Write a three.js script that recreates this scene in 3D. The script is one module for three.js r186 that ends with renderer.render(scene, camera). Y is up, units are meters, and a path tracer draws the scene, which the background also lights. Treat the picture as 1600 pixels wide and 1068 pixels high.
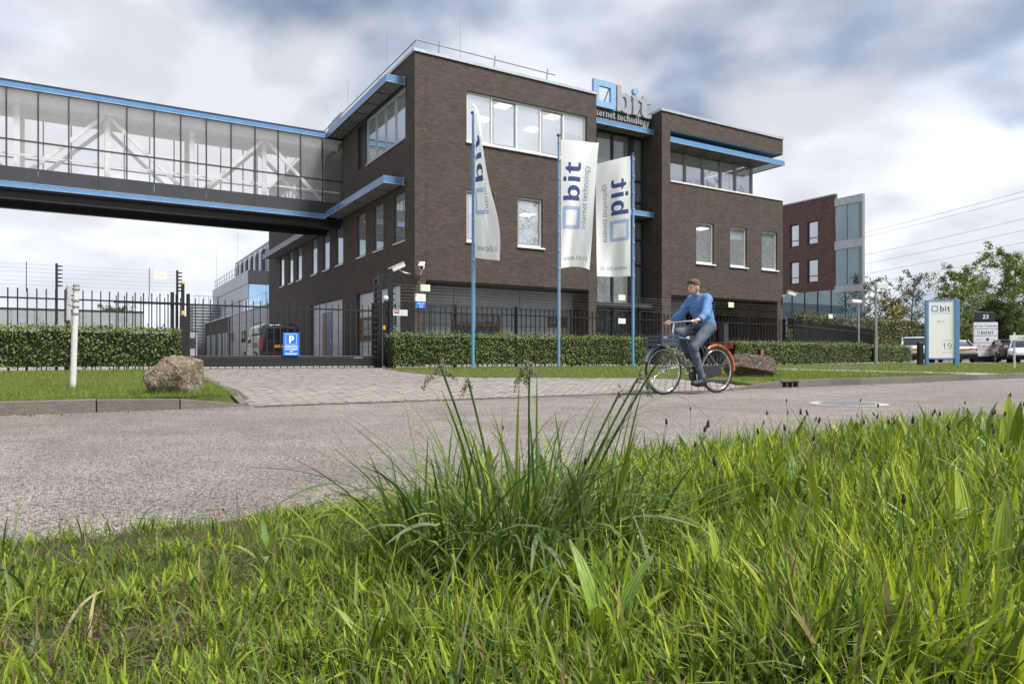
import * as THREE from 'three';
import { mergeGeometries } from 'three/addons/utils/BufferGeometryUtils.js';
import { FontLoader } from 'three/addons/loaders/FontLoader.js';
import { TextGeometry } from 'three/addons/geometries/TextGeometry.js';
import { TessellateModifier } from 'three/addons/modifiers/TessellateModifier.js';
import { MarchingCubes } from 'three/addons/objects/MarchingCubes.js';

// World: x runs along the road and the front facades, -z runs into the depth (v = -z), y up, metres. Road surface y = 0.
// ------------------------------------------------------------------ camera, sky, sun, exposure
const scene = new THREE.Scene();
const camera = new THREE.PerspectiveCamera(52.2, 1600 / 1068, 0.05, 3000);
camera.position.set(0, 0.55, 0);
camera.lookAt(0.5121 * 10, 0.55, -0.8589 * 10);
camera.setViewOffset(1600, 1068, 0, -23, 1600, 1068);      // shifted lens: verticals stay upright
scene.add(camera);

const renderer = new THREE.WebGLRenderer({ antialias: true });
renderer.toneMapping = THREE.LinearToneMapping;
renderer.toneMappingExposure = 2.15;
renderer.shadowMap.enabled = true;

const sun = new THREE.DirectionalLight(new THREE.Color().setRGB(1.0, 0.965, 0.91), 3.2);
sun.position.set(38, 82, 30);
sun.target.position.set(10, 0, -14);
sun.castShadow = true;
sun.shadow.radius = 30;
sun.shadow.mapSize.set(4096, 4096);
Object.assign(sun.shadow.camera, { left: -60, right: 60, top: 60, bottom: -60, near: 1, far: 260 });
scene.add(sun, sun.target);

function mulberry(a) { return () => { a |= 0; a = a + 0x6D2B79F5 | 0; let t = Math.imul(a ^ a >>> 15, 1 | a); t = t + Math.imul(t ^ t >>> 7, 61 | t) ^ t; return ((t ^ t >>> 14) >>> 0) / 4294967296; }; }
let R = mulberry(7);
const rr = (a, b) => a + (b - a) * R();
const clamp = (x, a = 0, b = 1) => Math.min(b, Math.max(a, x));
const smooth = (a, b, x) => { const t = clamp((x - a) / (b - a)); return t * t * (3 - 2 * t); };
const mix = (a, b, t) => a + (b - a) * t;

// value noise
const PERM = (() => { const p = [...Array(256).keys()], r = mulberry(99); for (let i = 255; i > 0; i--) { const j = Math.floor(r() * (i + 1));[p[i], p[j]] = [p[j], p[i]]; } return new Uint8Array([...p, ...p]); })();
const hash3 = (x, y, z) => PERM[(PERM[(PERM[x & 255] + y) & 255] + z) & 255] / 255;
function noise3(x, y, z) {
  const xi = Math.floor(x), yi = Math.floor(y), zi = Math.floor(z), f = t => t * t * (3 - 2 * t);
  const fx = f(x - xi), fy = f(y - yi), fz = f(z - zi);
  const l = (a, b, t) => a + (b - a) * t;
  return l(l(l(hash3(xi, yi, zi), hash3(xi + 1, yi, zi), fx), l(hash3(xi, yi + 1, zi), hash3(xi + 1, yi + 1, zi), fx), fy),
    l(l(hash3(xi, yi, zi + 1), hash3(xi + 1, yi, zi + 1), fx), l(hash3(xi, yi + 1, zi + 1), hash3(xi + 1, yi + 1, zi + 1), fx), fy), fz);
}
function fbm(x, y, z, o = 5) { let s = 0, a = 0.5, n = 0; for (let i = 0; i < o; i++) { s += a * noise3(x, y, z); n += a; a *= 0.5; x = x * 2.03 + 11.3; y = y * 2.03 + 5.7; z = z * 2.03 + 3.1; } return s / n; }

// broken cloud cover, brighter and darker decks drawn by noise over the whole dome
const SKY_GAIN = 0.94;
{
  const W = 2048, H = 1024, data = new Float32Array(W * H * 4);
  for (let j = 0; j < H; j++) {
    const el = ((j + 0.5) / H - 0.5) * Math.PI, y = Math.sin(el), c = Math.cos(el);
    for (let i = 0; i < W; i++) {
      const az = ((i + 0.5) / W - 0.5) * 2 * Math.PI, x = c * Math.cos(az), z = c * Math.sin(az);
      const h = Math.max(y, 0) + 0.32, px = x / h, pz = z / h;
      const wx = fbm(px * 1.4 + 3.1, pz * 1.4, 1.7, 3) - 0.5, wz = fbm(px * 1.4, pz * 1.4 + 8.2, 4.7, 3) - 0.5;
      const big = fbm(px * 1.208 + wx * 0.6 + 102.918, pz * 1.208 + wz * 0.6 + 178.198, 0.3, 5);
      const mid = fbm(px * 3.1 + wx * 1.2 + 7, pz * 3.1 + wz * 1.2, 2.3, 8);
      const dark = smooth(0.445, 0.595, big * 0.68 + mid * 0.32);
      const puff = smooth(0.40, 0.72, mid);
      // white sunlit cloud, grey-blue cloud undersides
      let r = mix(0.47, 0.145, dark), g = mix(0.49, 0.19, dark), b = mix(0.53, 0.28, dark);
      const k = mix(0.82, 1.24, puff * (1 - 0.5 * dark)) * (0.94 + 0.12 * smooth(0.42, 0.58, fbm(px * 7 + wx * 2, pz * 7 + wz * 2, 6.1, 5)));
      r *= k; g *= k; b *= k;
      const hz = smooth(0.3, 0.0, y) * 0.5;                   // the air near the horizon is paler
      r = mix(r, 0.42, hz); g = mix(g, 0.45, hz); b = mix(b, 0.49, hz);
      const o = (j * W + i) * 4;
      data[o] = r * SKY_GAIN; data[o + 1] = g * SKY_GAIN; data[o + 2] = b * SKY_GAIN; data[o + 3] = 1;
    }
  }
  const t = new THREE.DataTexture(data, W, H, THREE.RGBAFormat, THREE.FloatType);
  t.mapping = THREE.EquirectangularReflectionMapping; t.magFilter = THREE.LinearFilter; t.minFilter = THREE.LinearFilter; t.needsUpdate = true;
  scene.background = t; scene.environment = t;
}

// ------------------------------------------------------------------ helpers
const taken = {};
function numbered(n) { const k = taken[n] = (taken[n] ?? -1) + 1; return k ? `${n}_${String(k).padStart(3, '0')}` : n; }
const BASE = new WeakMap();                                   // where a thing's own origin lies in the world
function baseOf(o) { for (; o && o !== scene; o = o.parent) if (BASE.has(o)) return BASE.get(o); return null; }
function meta(o, label, category, group, kind) { if (label) o.userData.label = label; if (category) o.userData.category = category; if (group) o.userData.group = group; if (kind) o.userData.kind = kind; return o; }
// a thing whose parts are given in world coordinates
function thing(name, label, category, base, group) {
  const o = new THREE.Group(); o.name = numbered(name); o.position.copy(base); scene.add(o); BASE.set(o, base.clone());
  return meta(o, label, category, group);
}
const P = (u, y, v) => new THREE.Vector3(u, y, -v);
function fin(o) { o.castShadow = o.receiveShadow = true; return o; }
function part(name, g, m, parent) {                          // geometry in world coordinates
  if (Array.isArray(g)) g = merge(g);
  const b = baseOf(parent); if (b) g.translate(-b.x, -b.y, -b.z);
  const o = fin(new THREE.Mesh(g, m)); o.name = name; parent.add(o); return o;
}
function own(name, g, m, parent) {                           // geometry in the parent's own coordinates
  if (Array.isArray(g)) g = merge(g);
  const o = fin(new THREE.Mesh(g, m)); o.name = name; parent.add(o); return o;
}
function sub(name, parent) { const o = new THREE.Group(); o.name = name; parent.add(o); return o; }
function solo(name, g, m, label, category, group) {          // a thing that is one mesh, world coordinates, origin at its base
  if (Array.isArray(g)) g = merge(g);
  g.computeBoundingBox(); const bb = g.boundingBox, b = new THREE.Vector3((bb.min.x + bb.max.x) / 2, bb.min.y, (bb.min.z + bb.max.z) / 2);
  g.translate(-b.x, -b.y, -b.z);
  const o = fin(new THREE.Mesh(g, m)); o.name = numbered(name); o.position.copy(b); scene.add(o); BASE.set(o, b);
  return meta(o, label, category, group);
}
function struct(name, g, m) { if (Array.isArray(g)) g = merge(g); const o = fin(new THREE.Mesh(g, m)); o.name = numbered(name); o.userData.kind = 'structure'; scene.add(o); return o; }
function clean(g) {
  const h = g.index ? g.toNonIndexed() : g;
  for (const k of Object.keys(h.attributes)) if (!['position', 'normal', 'uv', 'color'].includes(k)) h.deleteAttribute(k);
  if (!h.attributes.normal) h.computeVertexNormals();
  if (!h.attributes.uv) h.setAttribute('uv', new THREE.Float32BufferAttribute(new Float32Array(h.attributes.position.count * 2), 2));
  h.morphAttributes = {}; h.clearGroups(); return h;
}
function merge(list) { const l = list.flat(9).map(clean); return l.length === 1 ? l[0] : mergeGeometries(l, false); }
function planarUV(g0) {                                      // uv in metres by the way each face points
  const g = clean(g0), p = g.attributes.position, uv = new Float32Array(p.count * 2);
  const a = new THREE.Vector3(), b = new THREE.Vector3(), c = new THREE.Vector3();
  for (let i = 0; i < p.count; i += 3) {
    a.fromBufferAttribute(p, i); b.fromBufferAttribute(p, i + 1); c.fromBufferAttribute(p, i + 2);
    const n = b.clone().sub(a).cross(c.clone().sub(a)), nx = Math.abs(n.x), ny = Math.abs(n.y), nz = Math.abs(n.z);
    [a, b, c].forEach((q, k) => { const o = (i + k) * 2; if (ny >= nx && ny >= nz) { uv[o] = q.x; uv[o + 1] = q.z; } else if (nx >= nz) { uv[o] = q.z; uv[o + 1] = q.y; } else { uv[o] = q.x; uv[o + 1] = q.y; } });
  }
  g.setAttribute('uv', new THREE.BufferAttribute(uv, 2)); return g;
}
function box(u0, u1, y0, y1, v0, v1) {
  const g = new THREE.BoxGeometry(Math.abs(u1 - u0), Math.abs(y1 - y0), Math.abs(v1 - v0)); g.translate((u0 + u1) / 2, (y0 + y1) / 2, -(v0 + v1) / 2); return planarUV(g);
}
function bxl(x0, x1, y0, y1, z0, z1) { const g = new THREE.BoxGeometry(Math.abs(x1 - x0), Math.abs(y1 - y0), Math.abs(z1 - z0)); g.translate((x0 + x1) / 2, (y0 + y1) / 2, (z0 + z1) / 2); return planarUV(g); }
function chamfer(w, h, d, b = 0.01) {                        // box with bevelled long edges, centred
  const s = new THREE.Shape(); const x = w / 2 - b, y = h / 2 - b; s.moveTo(-x, -y); s.lineTo(x, -y); s.lineTo(x, y); s.lineTo(-x, y); s.closePath();
  const g = new THREE.ExtrudeGeometry(s, { depth: d - 2 * b, bevelEnabled: true, bevelThickness: b, bevelSize: b, bevelSegments: 1 }); g.translate(0, 0, -d / 2 + b); return clean(g);
}
function rod(a, b, r0, r1 = r0, n = 8) {
  const d = b.clone().sub(a), L = d.length(), g = new THREE.CylinderGeometry(r1, r0, L, n, 1); g.translate(0, L / 2, 0);
  g.applyQuaternion(new THREE.Quaternion().setFromUnitVectors(new THREE.Vector3(0, 1, 0), d.normalize())); g.translate(a.x, a.y, a.z); return clean(g);
}
function bar(a, b, w, h) {                                   // rectangular bar from a to b
  const d = b.clone().sub(a), L = d.length(), g = new THREE.BoxGeometry(w, h, L);
  const m = new THREE.Matrix4().lookAt(b, a, new THREE.Vector3(0, 1, 0)); g.applyMatrix4(m); const c = a.clone().add(b).multiplyScalar(0.5); g.translate(c.x, c.y, c.z); return planarUV(g);
}
function tube(pts, r, n = 6, seg = null) { return clean(new THREE.TubeGeometry(new THREE.CatmullRomCurve3(pts), seg ?? pts.length * 4, r, n)); }
function poly(pts, y, edge = 0, skirt = 0) {                  // sheet from [u,v] points; y(u,v) is its height; a skirt closes its rim
  const H = typeof y === 'function' ? y : () => y, sh = new THREE.Shape(pts.map(([u, v]) => new THREE.Vector2(u, v)));
  let g = clean(new THREE.ShapeGeometry(sh)); if (edge) g = clean(new TessellateModifier(edge, 14).modify(g)); const p = g.attributes.position;
  for (let i = 0; i < p.count; i++) { const u = p.getX(i), v = p.getY(i); p.setXYZ(i, u, H(u, v), -v); }
  if (skirt) {
    const q = [];
    pts.forEach(([a, b], i) => { const [c, d] = pts[(i + 1) % pts.length], n = Math.max(1, Math.ceil(Math.hypot(c - a, d - b) / 0.5)); for (let k = 0; k < n; k++) { const u0 = mix(a, c, k / n), v0 = mix(b, d, k / n), u1 = mix(a, c, (k + 1) / n), v1 = mix(b, d, (k + 1) / n), y0 = H(u0, v0), y1 = H(u1, v1); q.push(u0, y0, -v0, u1, y1, -v1, u1, -0.08, -v1, u0, y0, -v0, u1, -0.08, -v1, u0, -0.08, -v0); } });
    const k = new THREE.BufferGeometry(); k.setAttribute('position', new THREE.Float32BufferAttribute(q, 3)); k.computeVertexNormals(); g.computeVertexNormals(); return planarUV(merge([g, k]));
  }
  g.computeVertexNormals(); return planarUV(g);
}
function sheet(u0, u1, v0, v1, nu, nv, y) {                  // gridded sheet with height function
  const g = new THREE.PlaneGeometry(u1 - u0, v1 - v0, nu, nv); g.rotateX(-Math.PI / 2); g.translate((u0 + u1) / 2, 0, -(v0 + v1) / 2);
  const p = g.attributes.position, uv = g.attributes.uv;
  for (let i = 0; i < p.count; i++) { p.setY(i, y(p.getX(i), -p.getZ(i))); uv.setXY(i, p.getX(i), p.getZ(i)); }
  g.computeVertexNormals(); return g;
}
// frames: local x along the wall, y up, z out of the wall
const FRONT = v0 => new THREE.Matrix4().makeTranslation(0, 0, -v0);
const SIDE = u0 => new THREE.Matrix4().makeBasis(new THREE.Vector3(0, 0, 1), new THREE.Vector3(0, 1, 0), new THREE.Vector3(-1, 0, 0)).setPosition(u0, 0, 0);
function wallPanel(F, outline, holes, depth) {               // wall with openings, front face at z = 0, thickness behind
  const s = new THREE.Shape(outline.map(q => new THREE.Vector2(...q)));
  for (const [x0, x1, y0, y1] of holes) { const h = new THREE.Path(); h.moveTo(x0, y0); h.lineTo(x0, y1); h.lineTo(x1, y1); h.lineTo(x1, y0); h.closePath(); s.holes.push(h); }
  const g = new THREE.ExtrudeGeometry(s, { depth, bevelEnabled: false }); g.translate(0, 0, -depth); g.applyMatrix4(F); return planarUV(g);
}
const rect = (x0, x1, y0, y1) => [[x0, y0], [x1, y0], [x1, y1], [x0, y1]];
const inF = (F, ...b) => planarUV(bxl(...b).applyMatrix4(F));

// ------------------------------------------------------------------ textures and materials
function dataTex(n, fn, srgb = true, m = n) {
  const d = new Uint8Array(n * m * 4);
  for (let j = 0; j < m; j++) for (let i = 0; i < n; i++) { const c = fn(i, j), o = (j * n + i) * 4; d[o] = clamp(c[0]) * 255; d[o + 1] = clamp(c[1]) * 255; d[o + 2] = clamp(c[2]) * 255; d[o + 3] = 255; }
  const t = new THREE.DataTexture(d, n, m, THREE.RGBAFormat); t.wrapS = t.wrapT = THREE.RepeatWrapping; t.magFilter = THREE.LinearFilter; t.minFilter = THREE.LinearMipmapLinearFilter; t.generateMipmaps = true;
  if (srgb) t.colorSpace = THREE.SRGBColorSpace; t.needsUpdate = true; return t;
}
const s2 = x => x <= 0.0031308 ? x * 12.92 : 1.055 * Math.pow(x, 1 / 2.4) - 0.055;   // linear to sRGB
const lin = (r, g, b) => [s2(r), s2(g), s2(b)];
function scaled(t, sx, sy = sx) { const c = t.clone(); c.repeat.set(1 / sx, 1 / sy); c.needsUpdate = true; return c; }
// tileable value noise lattice
function tileNoise(n, cells, seed) {
  const r = mulberry(seed), L = new Float32Array(cells * cells).map(() => r());
  return (i, j) => { const x = i / n * cells, y = j / n * cells, xi = Math.floor(x), yi = Math.floor(y), f = t => t * t * (3 - 2 * t), fx = f(x - xi), fy = f(y - yi), q = (a, b) => L[((b % cells) + cells) % cells * cells + ((a % cells) + cells) % cells]; return mix(mix(q(xi, yi), q(xi + 1, yi), fx), mix(q(xi, yi + 1), q(xi + 1, yi + 1), fx), fy); };
}
function rgb(r, g, b) { return new THREE.Color().setRGB(r, g, b); }
function std(c, roughness = 0.8, o = {}) { return new THREE.MeshStandardMaterial({ color: rgb(...c), roughness, side: THREE.DoubleSide, ...o }); }
function phys(c, roughness, o = {}) { return new THREE.MeshPhysicalMaterial({ color: rgb(...c), roughness, side: THREE.DoubleSide, ...o }); }

function brickMaps(n, w, h, tones, mortar, seed) {           // n pixels cover w x h metres: bricks 220 x 62.5 mm in wild bond
  const cols = Math.round(w / 0.22), rows = Math.round(h / 0.0625), r = mulberry(seed);
  const info = [];
  for (let j = 0; j < rows; j++) {
    const off = (j % 2) * 0.5 + r() * 0.12, row = [];
    for (let i = 0; i < cols; i++) { const t = tones[Math.floor(r() * tones.length)], k = 0.82 + 0.36 * r(); row.push([t[0] * k, t[1] * k, t[2] * k, r()]); }
    info.push([off, row]);
  }
  const nA = tileNoise(n, 256, seed + 1), nB = tileNoise(n, 64, seed + 2), nC = tileNoise(n, 9, seed + 3);
  const at = (i, j) => {
    const y = j / n * rows, row = Math.min(rows - 1, Math.floor(y)), fy = y - row, [off, bricks] = info[row];
    const x = ((i / n * cols - off) % cols + cols) % cols, col = Math.min(cols - 1, Math.floor(x)), fx = x - col;
    const edge = Math.min(fx * 0.22, (1 - fx) * 0.22, fy * 0.0625, (1 - fy) * 0.0625) + (nA(i, j) - 0.5) * 0.004;
    return [edge < 0.0058, bricks[col], edge];
  };
  const map = dataTex(n, (i, j) => {
    const [joint, b, e] = at(i, j), k = 0.8 + 0.4 * nB(i, j) , q = 0.9 + 0.2 * nC(i, j), f = 0.85 + 0.3 * nA(i, j);
    if (joint) return lin(mortar[0] * q * f, mortar[1] * q * f, mortar[2] * q * f);
    const bloom = nA(i, j) > 0.86 && b[3] > 0.8 ? 0.05 : 0;    // lime specks
    return lin(b[0] * k * q * f + bloom, b[1] * k * q * f + bloom, b[2] * k * q * f + bloom);
  });
  const bump = dataTex(n / 2, (i, j) => { const [joint, b, e] = at(i * 2, j * 2), v = joint ? 0.1 : clamp(0.55 + 0.25 * b[3] + 0.3 * (nA(i * 2, j * 2) - 0.5)); return [v, v, v]; }, false);
  for (const t of [map, bump]) t.repeat.set(1 / w, 1 / h);
  return { map, bumpMap: bump, bumpScale: 0.006 };
}
const brickDark = new THREE.MeshStandardMaterial({ color: 0xffffff, roughness: 0.82, ...brickMaps(2048, 4.4, 4, [[0.057, 0.039, 0.031], [0.05, 0.035, 0.029], [0.069, 0.045, 0.034], [0.041, 0.03, 0.027], [0.078, 0.051, 0.04], [0.062, 0.036, 0.028]], [0.084, 0.072, 0.062], 11) });
const brickRed = new THREE.MeshStandardMaterial({ color: 0xffffff, roughness: 0.85, ...brickMaps(1024, 4.4, 4, [[0.125, 0.06, 0.047], [0.1, 0.049, 0.04], [0.15, 0.074, 0.056], [0.082, 0.042, 0.038]], [0.13, 0.11, 0.095], 21) });

const noiseFine = (() => { const a = tileNoise(512, 128, 31), b = tileNoise(512, 32, 32), c = tileNoise(512, 7, 33); return dataTex(512, (i, j) => { const v = 0.80 + 0.2 * (0.35 * a(i, j) + 0.35 * b(i, j) + 0.3 * c(i, j)); return [v, v, v]; }, true); })();
const bumpFine = (() => { const a = tileNoise(512, 200, 41), b = tileNoise(512, 60, 42); return dataTex(512, (i, j) => { const v = 0.5 * a(i, j) + 0.5 * b(i, j); return [v, v, v]; }, false); })();
const worn = (c, rough, size = 2, bump = 0.002, o = {}) => std(c, rough, { map: scaled(noiseFine, size), bumpMap: scaled(bumpFine, size * 0.7), bumpScale: bump, ...o });

const M = {
  black: worn([0.018, 0.018, 0.02], 0.45, 0.9, 0.0006),
  dark: worn([0.035, 0.036, 0.04], 0.5, 1.5, 0.001),
  anthracite: worn([0.055, 0.058, 0.064], 0.42, 3, 0.001),
  grey: worn([0.30, 0.31, 0.33], 0.5, 1.5, 0.001),
  silver: worn([0.55, 0.57, 0.60], 0.35, 1, 0.0005, { metalness: 0.7 }),
  zinc: worn([0.62, 0.66, 0.74], 0.38, 2, 0.001, { metalness: 0.35 }),
  white: worn([0.88, 0.88, 0.87], 0.4, 1.2, 0.0006),
  panel: worn([0.60, 0.62, 0.65], 0.45, 2.5, 0.001),
  panelGrey: worn([0.38, 0.40, 0.42], 0.5, 2.5, 0.001),
  blue: phys([0.12, 0.31, 0.62], 0.3, { clearcoat: 0.5, clearcoatRoughness: 0.15, map: scaled(noiseFine, 2) }),
  paleBlue: phys([0.30, 0.52, 0.80], 0.4, { clearcoat: 0.3, map: scaled(noiseFine, 2) }),
  poleBlue: phys([0.16, 0.36, 0.66], 0.4, { clearcoat: 0.3, map: scaled(noiseFine, 0.6) }),
  wood: worn([0.36, 0.15, 0.05], 0.55, 0.5, 0.001),
  soffit: worn([0.20, 0.20, 0.20], 0.8, 2, 0.001),
  plaster: worn([0.70, 0.69, 0.67], 0.9, 3, 0.001),
  concrete: worn([0.36, 0.34, 0.31], 0.9, 1.2, 0.004),
  letterWhite: worn([0.42, 0.43, 0.46], 0.4, 1, 0.0004),
  rubber: std([0.02, 0.02, 0.02], 0.8),
  chrome: std([0.75, 0.75, 0.76], 0.18, { metalness: 1 }),
  doorBlue: worn([0.03, 0.05, 0.16], 0.35, 1, 0.0005),
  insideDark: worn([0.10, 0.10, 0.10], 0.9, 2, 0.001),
};
// sun-control glazing: a metallic coat mirrors part of the sky, the rest passes
const glass = (mirror, tint = [0.86, 0.9, 0.93]) => phys(tint, 0.02, { metalness: mirror, transmission: 1, thickness: 0, ior: 1.5 });
const GL = { office: glass(0.68), side: glass(0.66), hall: glass(0.34, [0.72, 0.78, 0.8]), bridge: phys([1, 0.99, 1], 0.04, { transmission: 0.84, thickness: 0, ior: 1.5 }), loggia: glass(0.7, [0.92, 0.93, 0.95]), neighbour: glass(0.5, [0.45, 0.62, 0.64]), dim: glass(0.25, [0.5, 0.55, 0.58]), clear: glass(0.02, [0.95, 0.97, 0.97]) };  // bridge panes: pale sky-glare veil put in as a white diffuse share
// ------------------------------------------------------------------ ground, road, kerbs, driveway
const lawnY = v => 0.12 + 0.07 * clamp((v - 8) / 13);
const lawnH = (u, v) => mix(0.02, lawnY(v), smooth(0, 1.5, Math.hypot(u - 1.4, v - 8.1)) * smooth(0, 0.8, Math.hypot(u - 10.2, v - 8.2)));
const driveY = (u, v) => smooth(8.0, 9.7, v) * 0.12 + 0.07 * clamp((v - 8) / 13) * smooth(8, 9.7, v);
const kerbV = u => 8.0 + 0.05 * Math.max(0, u - 8);
const DRIVE_L = [[1.45, 8.1], [1.62, 12], [1.85, 15.3], [2.1, 21]];
const DRIVE_R = [[10.2, 8.2], [9.75, 8.75], [9.0, 10.2], [7.6, 11.2], [6.5, 11.9], [6.15, 12.7], [6.4, 15.2], [6.95, 18.2], [7.6, 20.6], [7.75, 21]];

// chip-sealed asphalt: pale and dark chippings pressed in bitumen
const asphaltMaps = (() => {
  const n = 2048, cell = 7, c = Math.floor(n / cell), r = mulberry(51), pts = [];
  for (let k = 0; k < c * c; k++) { const t = r(); pts.push([r(), r(), t < 0.66 ? 0.36 + 0.24 * r() : t < 0.87 ? 0.22 + 0.15 * r() : 0.08 + 0.07 * r(), r(), r()]); }
  const sz = n / c, blot = tileNoise(n, 12, 52), fine = tileNoise(n, 600, 53);
  const H = new Float32Array(n * n), T = new Float32Array(n * n), Wm = new Float32Array(n * n);
  for (let j = 0; j < n; j++) for (let i = 0; i < n; i++) {
    const x = i / sz, y = j / sz, xi = Math.floor(x), yi = Math.floor(y); let d1 = 9, d2 = 9, best = null;
    for (let b = -1; b <= 1; b++) for (let a = -1; a <= 1; a++) {
      const q = pts[((yi + b + c) % c) * c + (xi + a + c) % c], dx = xi + a + q[0] - x, dy = yi + b + q[1] - y, d = dx * dx + dy * dy;
      if (d < d1) { d2 = d1; d1 = d; best = q; } else if (d < d2) d2 = d;
    }
    const e = Math.sqrt(d2) - Math.sqrt(d1), gap = smooth(0.02, 0.22, e), o = j * n + i;
    H[o] = gap * (0.45 + 0.55 * best[3]) ; T[o] = mix(0.06, best[2], gap) * (0.86 + 0.28 * blot(i, j)) * (0.9 + 0.2 * fine(i, j)); Wm[o] = best[4];
  }
  const map = dataTex(n, (i, j) => { const o = j * n + i, t = T[o], w = Wm[o]; return lin(t * (1.07 + 0.05 * w), t * (0.97 + 0.01 * w), t * (0.88 - 0.07 * w)); });
  const bumpMap = dataTex(n, (i, j) => { const h = H[j * n + i]; return [h, h, h]; }, false);
  for (const t of [map, bumpMap]) t.repeat.set(1 / 2.9, 1 / 2.9);
  return { map, bumpMap, bumpScale: 0.005 };
})();
const asphalt = new THREE.MeshStandardMaterial({ roughness: 0.9, vertexColors: true, ...asphaltMaps });
const asphaltPlain = new THREE.MeshStandardMaterial({ roughness: 0.92, color: rgb(0.62, 0.62, 0.64), ...asphaltMaps });
const soilMap = (() => { const a = tileNoise(1024, 240, 61), b = tileNoise(1024, 70, 62), c = tileNoise(1024, 12, 63), d = tileNoise(1024, 25, 64); return dataTex(1024, (i, j) => { const k = 0.5 + 0.6 * a(i, j) * b(i, j) + 0.5 * c(i, j), m = smooth(0.45, 0.65, d(i, j)); return lin(mix(0.075, 0.055, m) * k, mix(0.058, 0.07, m) * k, mix(0.034, 0.022, m) * k); }); })();
const soil = new THREE.MeshStandardMaterial({ roughness: 1, map: scaled(soilMap, 1.3), bumpMap: scaled(bumpFine, 0.4), bumpScale: 0.012 });
const lawnMap = (() => { const a = tileNoise(1024, 300, 71), b = tileNoise(1024, 90, 72), c = tileNoise(1024, 10, 73), d = tileNoise(1024, 33, 74); return dataTex(1024, (i, j) => { const k = 0.45 + 0.5 * a(i, j) + 0.35 * b(i, j), m = smooth(0.4, 0.75, c(i, j) * 0.6 + d(i, j) * 0.4); return lin(mix(0.10, 0.17, m) * k, mix(0.145, 0.18, m) * k, mix(0.018, 0.036, m) * k); }); })();
const lawnMat = new THREE.MeshStandardMaterial({ roughness: 1, map: scaled(lawnMap, 2.7), bumpMap: scaled(bumpFine, 0.5), bumpScale: 0.02 });
const yardMat = worn([0.29, 0.27, 0.245], 0.9, 3, 0.003);

{
  const ground = struct('ground', sheet(-900, 1500, -900, 1500, 4, 4, () => -0.09), worn([0.10, 0.13, 0.05], 1, 9, 0.01));
  const g = sheet(-30, 60, 2.2, 11, 180, 18, () => 0);
  const p = g.attributes.position, col = new Float32Array(p.count * 3);
  for (let i = 0; i < p.count; i++) {
    const u = p.getX(i), v = -p.getZ(i); const n = fbm(u * 0.35, v * 0.9, 3, 4);
    const track = Math.exp(-(((v - 3.9) / 0.32) ** 2)) + Math.exp(-(((v - 5.4) / 0.32) ** 2)) + Math.exp(-(((v - 6.6) / 0.3) ** 2)), k = 0.50 + 0.25 * n + 0.035 * track * (0.5 + n) - 0.10 * smooth(0.62, 0.72, fbm(u * 0.9 + 7, v * 1.6, 4, 4)), w = 0.012 * (fbm(u * 0.8, v * 0.8, 9, 3) - 0.5);
    col[i * 3] = k + w; col[i * 3 + 1] = k; col[i * 3 + 2] = k - w;
  }
  g.setAttribute('color', new THREE.BufferAttribute(col, 3));
  struct('road', g, asphalt);
  const far = [];
  for (const [a, b] of [[-200, -30], [60, 300]]) far.push(sheet(a, b, 2.2, 30, 2, 2, () => -0.004));
  struct('road', far, asphaltPlain);
  struct('yard', [sheet(-160, 34, 20.9, 130, 4, 4, () => 0.186), sheet(34, 300, 26, 200, 4, 4, () => 0.18)], yardMat);
  struct('parking_lot', sheet(34, 130, 20.8, 25.999, 4, 4, () => 0.186), asphaltPlain);
}
// lawns on either side of the driveway
const LAWN_LEFT = [[-16, 8.14], [1.33, 8.14], ...DRIVE_L.slice(1).map(([u, v]) => [u - 0.09, v]), [-16, 21]];
struct('lawn', poly([[-70, 8.14], [-16.01, 8.14], [-16.01, 21], [-70, 21]], lawnH), lawnMat);
const LAWN_RIGHT = [...DRIVE_R.map(([u, v]) => [u + 0.08, v + 0.06]), [18.0, 21], [18.0, kerbV(18) + 0.14], [10.3, kerbV(10.3) + 0.14]];
const LAWN_FAR = [[19.4, kerbV(19.4) + 0.14], [60, kerbV(60) + 0.14], [60, 18.4], [43, 18.4], [41, 20.8], [19.4, 20.8]];
struct('parking_lot', poly([[43, 18.4], [60, 18.4], [60, 20.8], [41, 20.8]], 0.186), asphaltPlain);
struct('lawn', poly(LAWN_LEFT, lawnH, 0.7, 1), lawnMat);
struct('lawn', poly(LAWN_RIGHT, lawnH, 0.7, 1), lawnMat);
struct('lawn', poly(LAWN_FAR, lawnH, 3, 1), lawnMat);
struct('footpath', poly([[18.0, kerbV(18) + 0.14], [19.4, kerbV(19.4) + 0.14], [19.4, 24], [18.0, 24]], (u, v) => lawnY(v) + 0.004), worn([0.42, 0.40, 0.37], 0.95, 1.1, 0.004));

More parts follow.
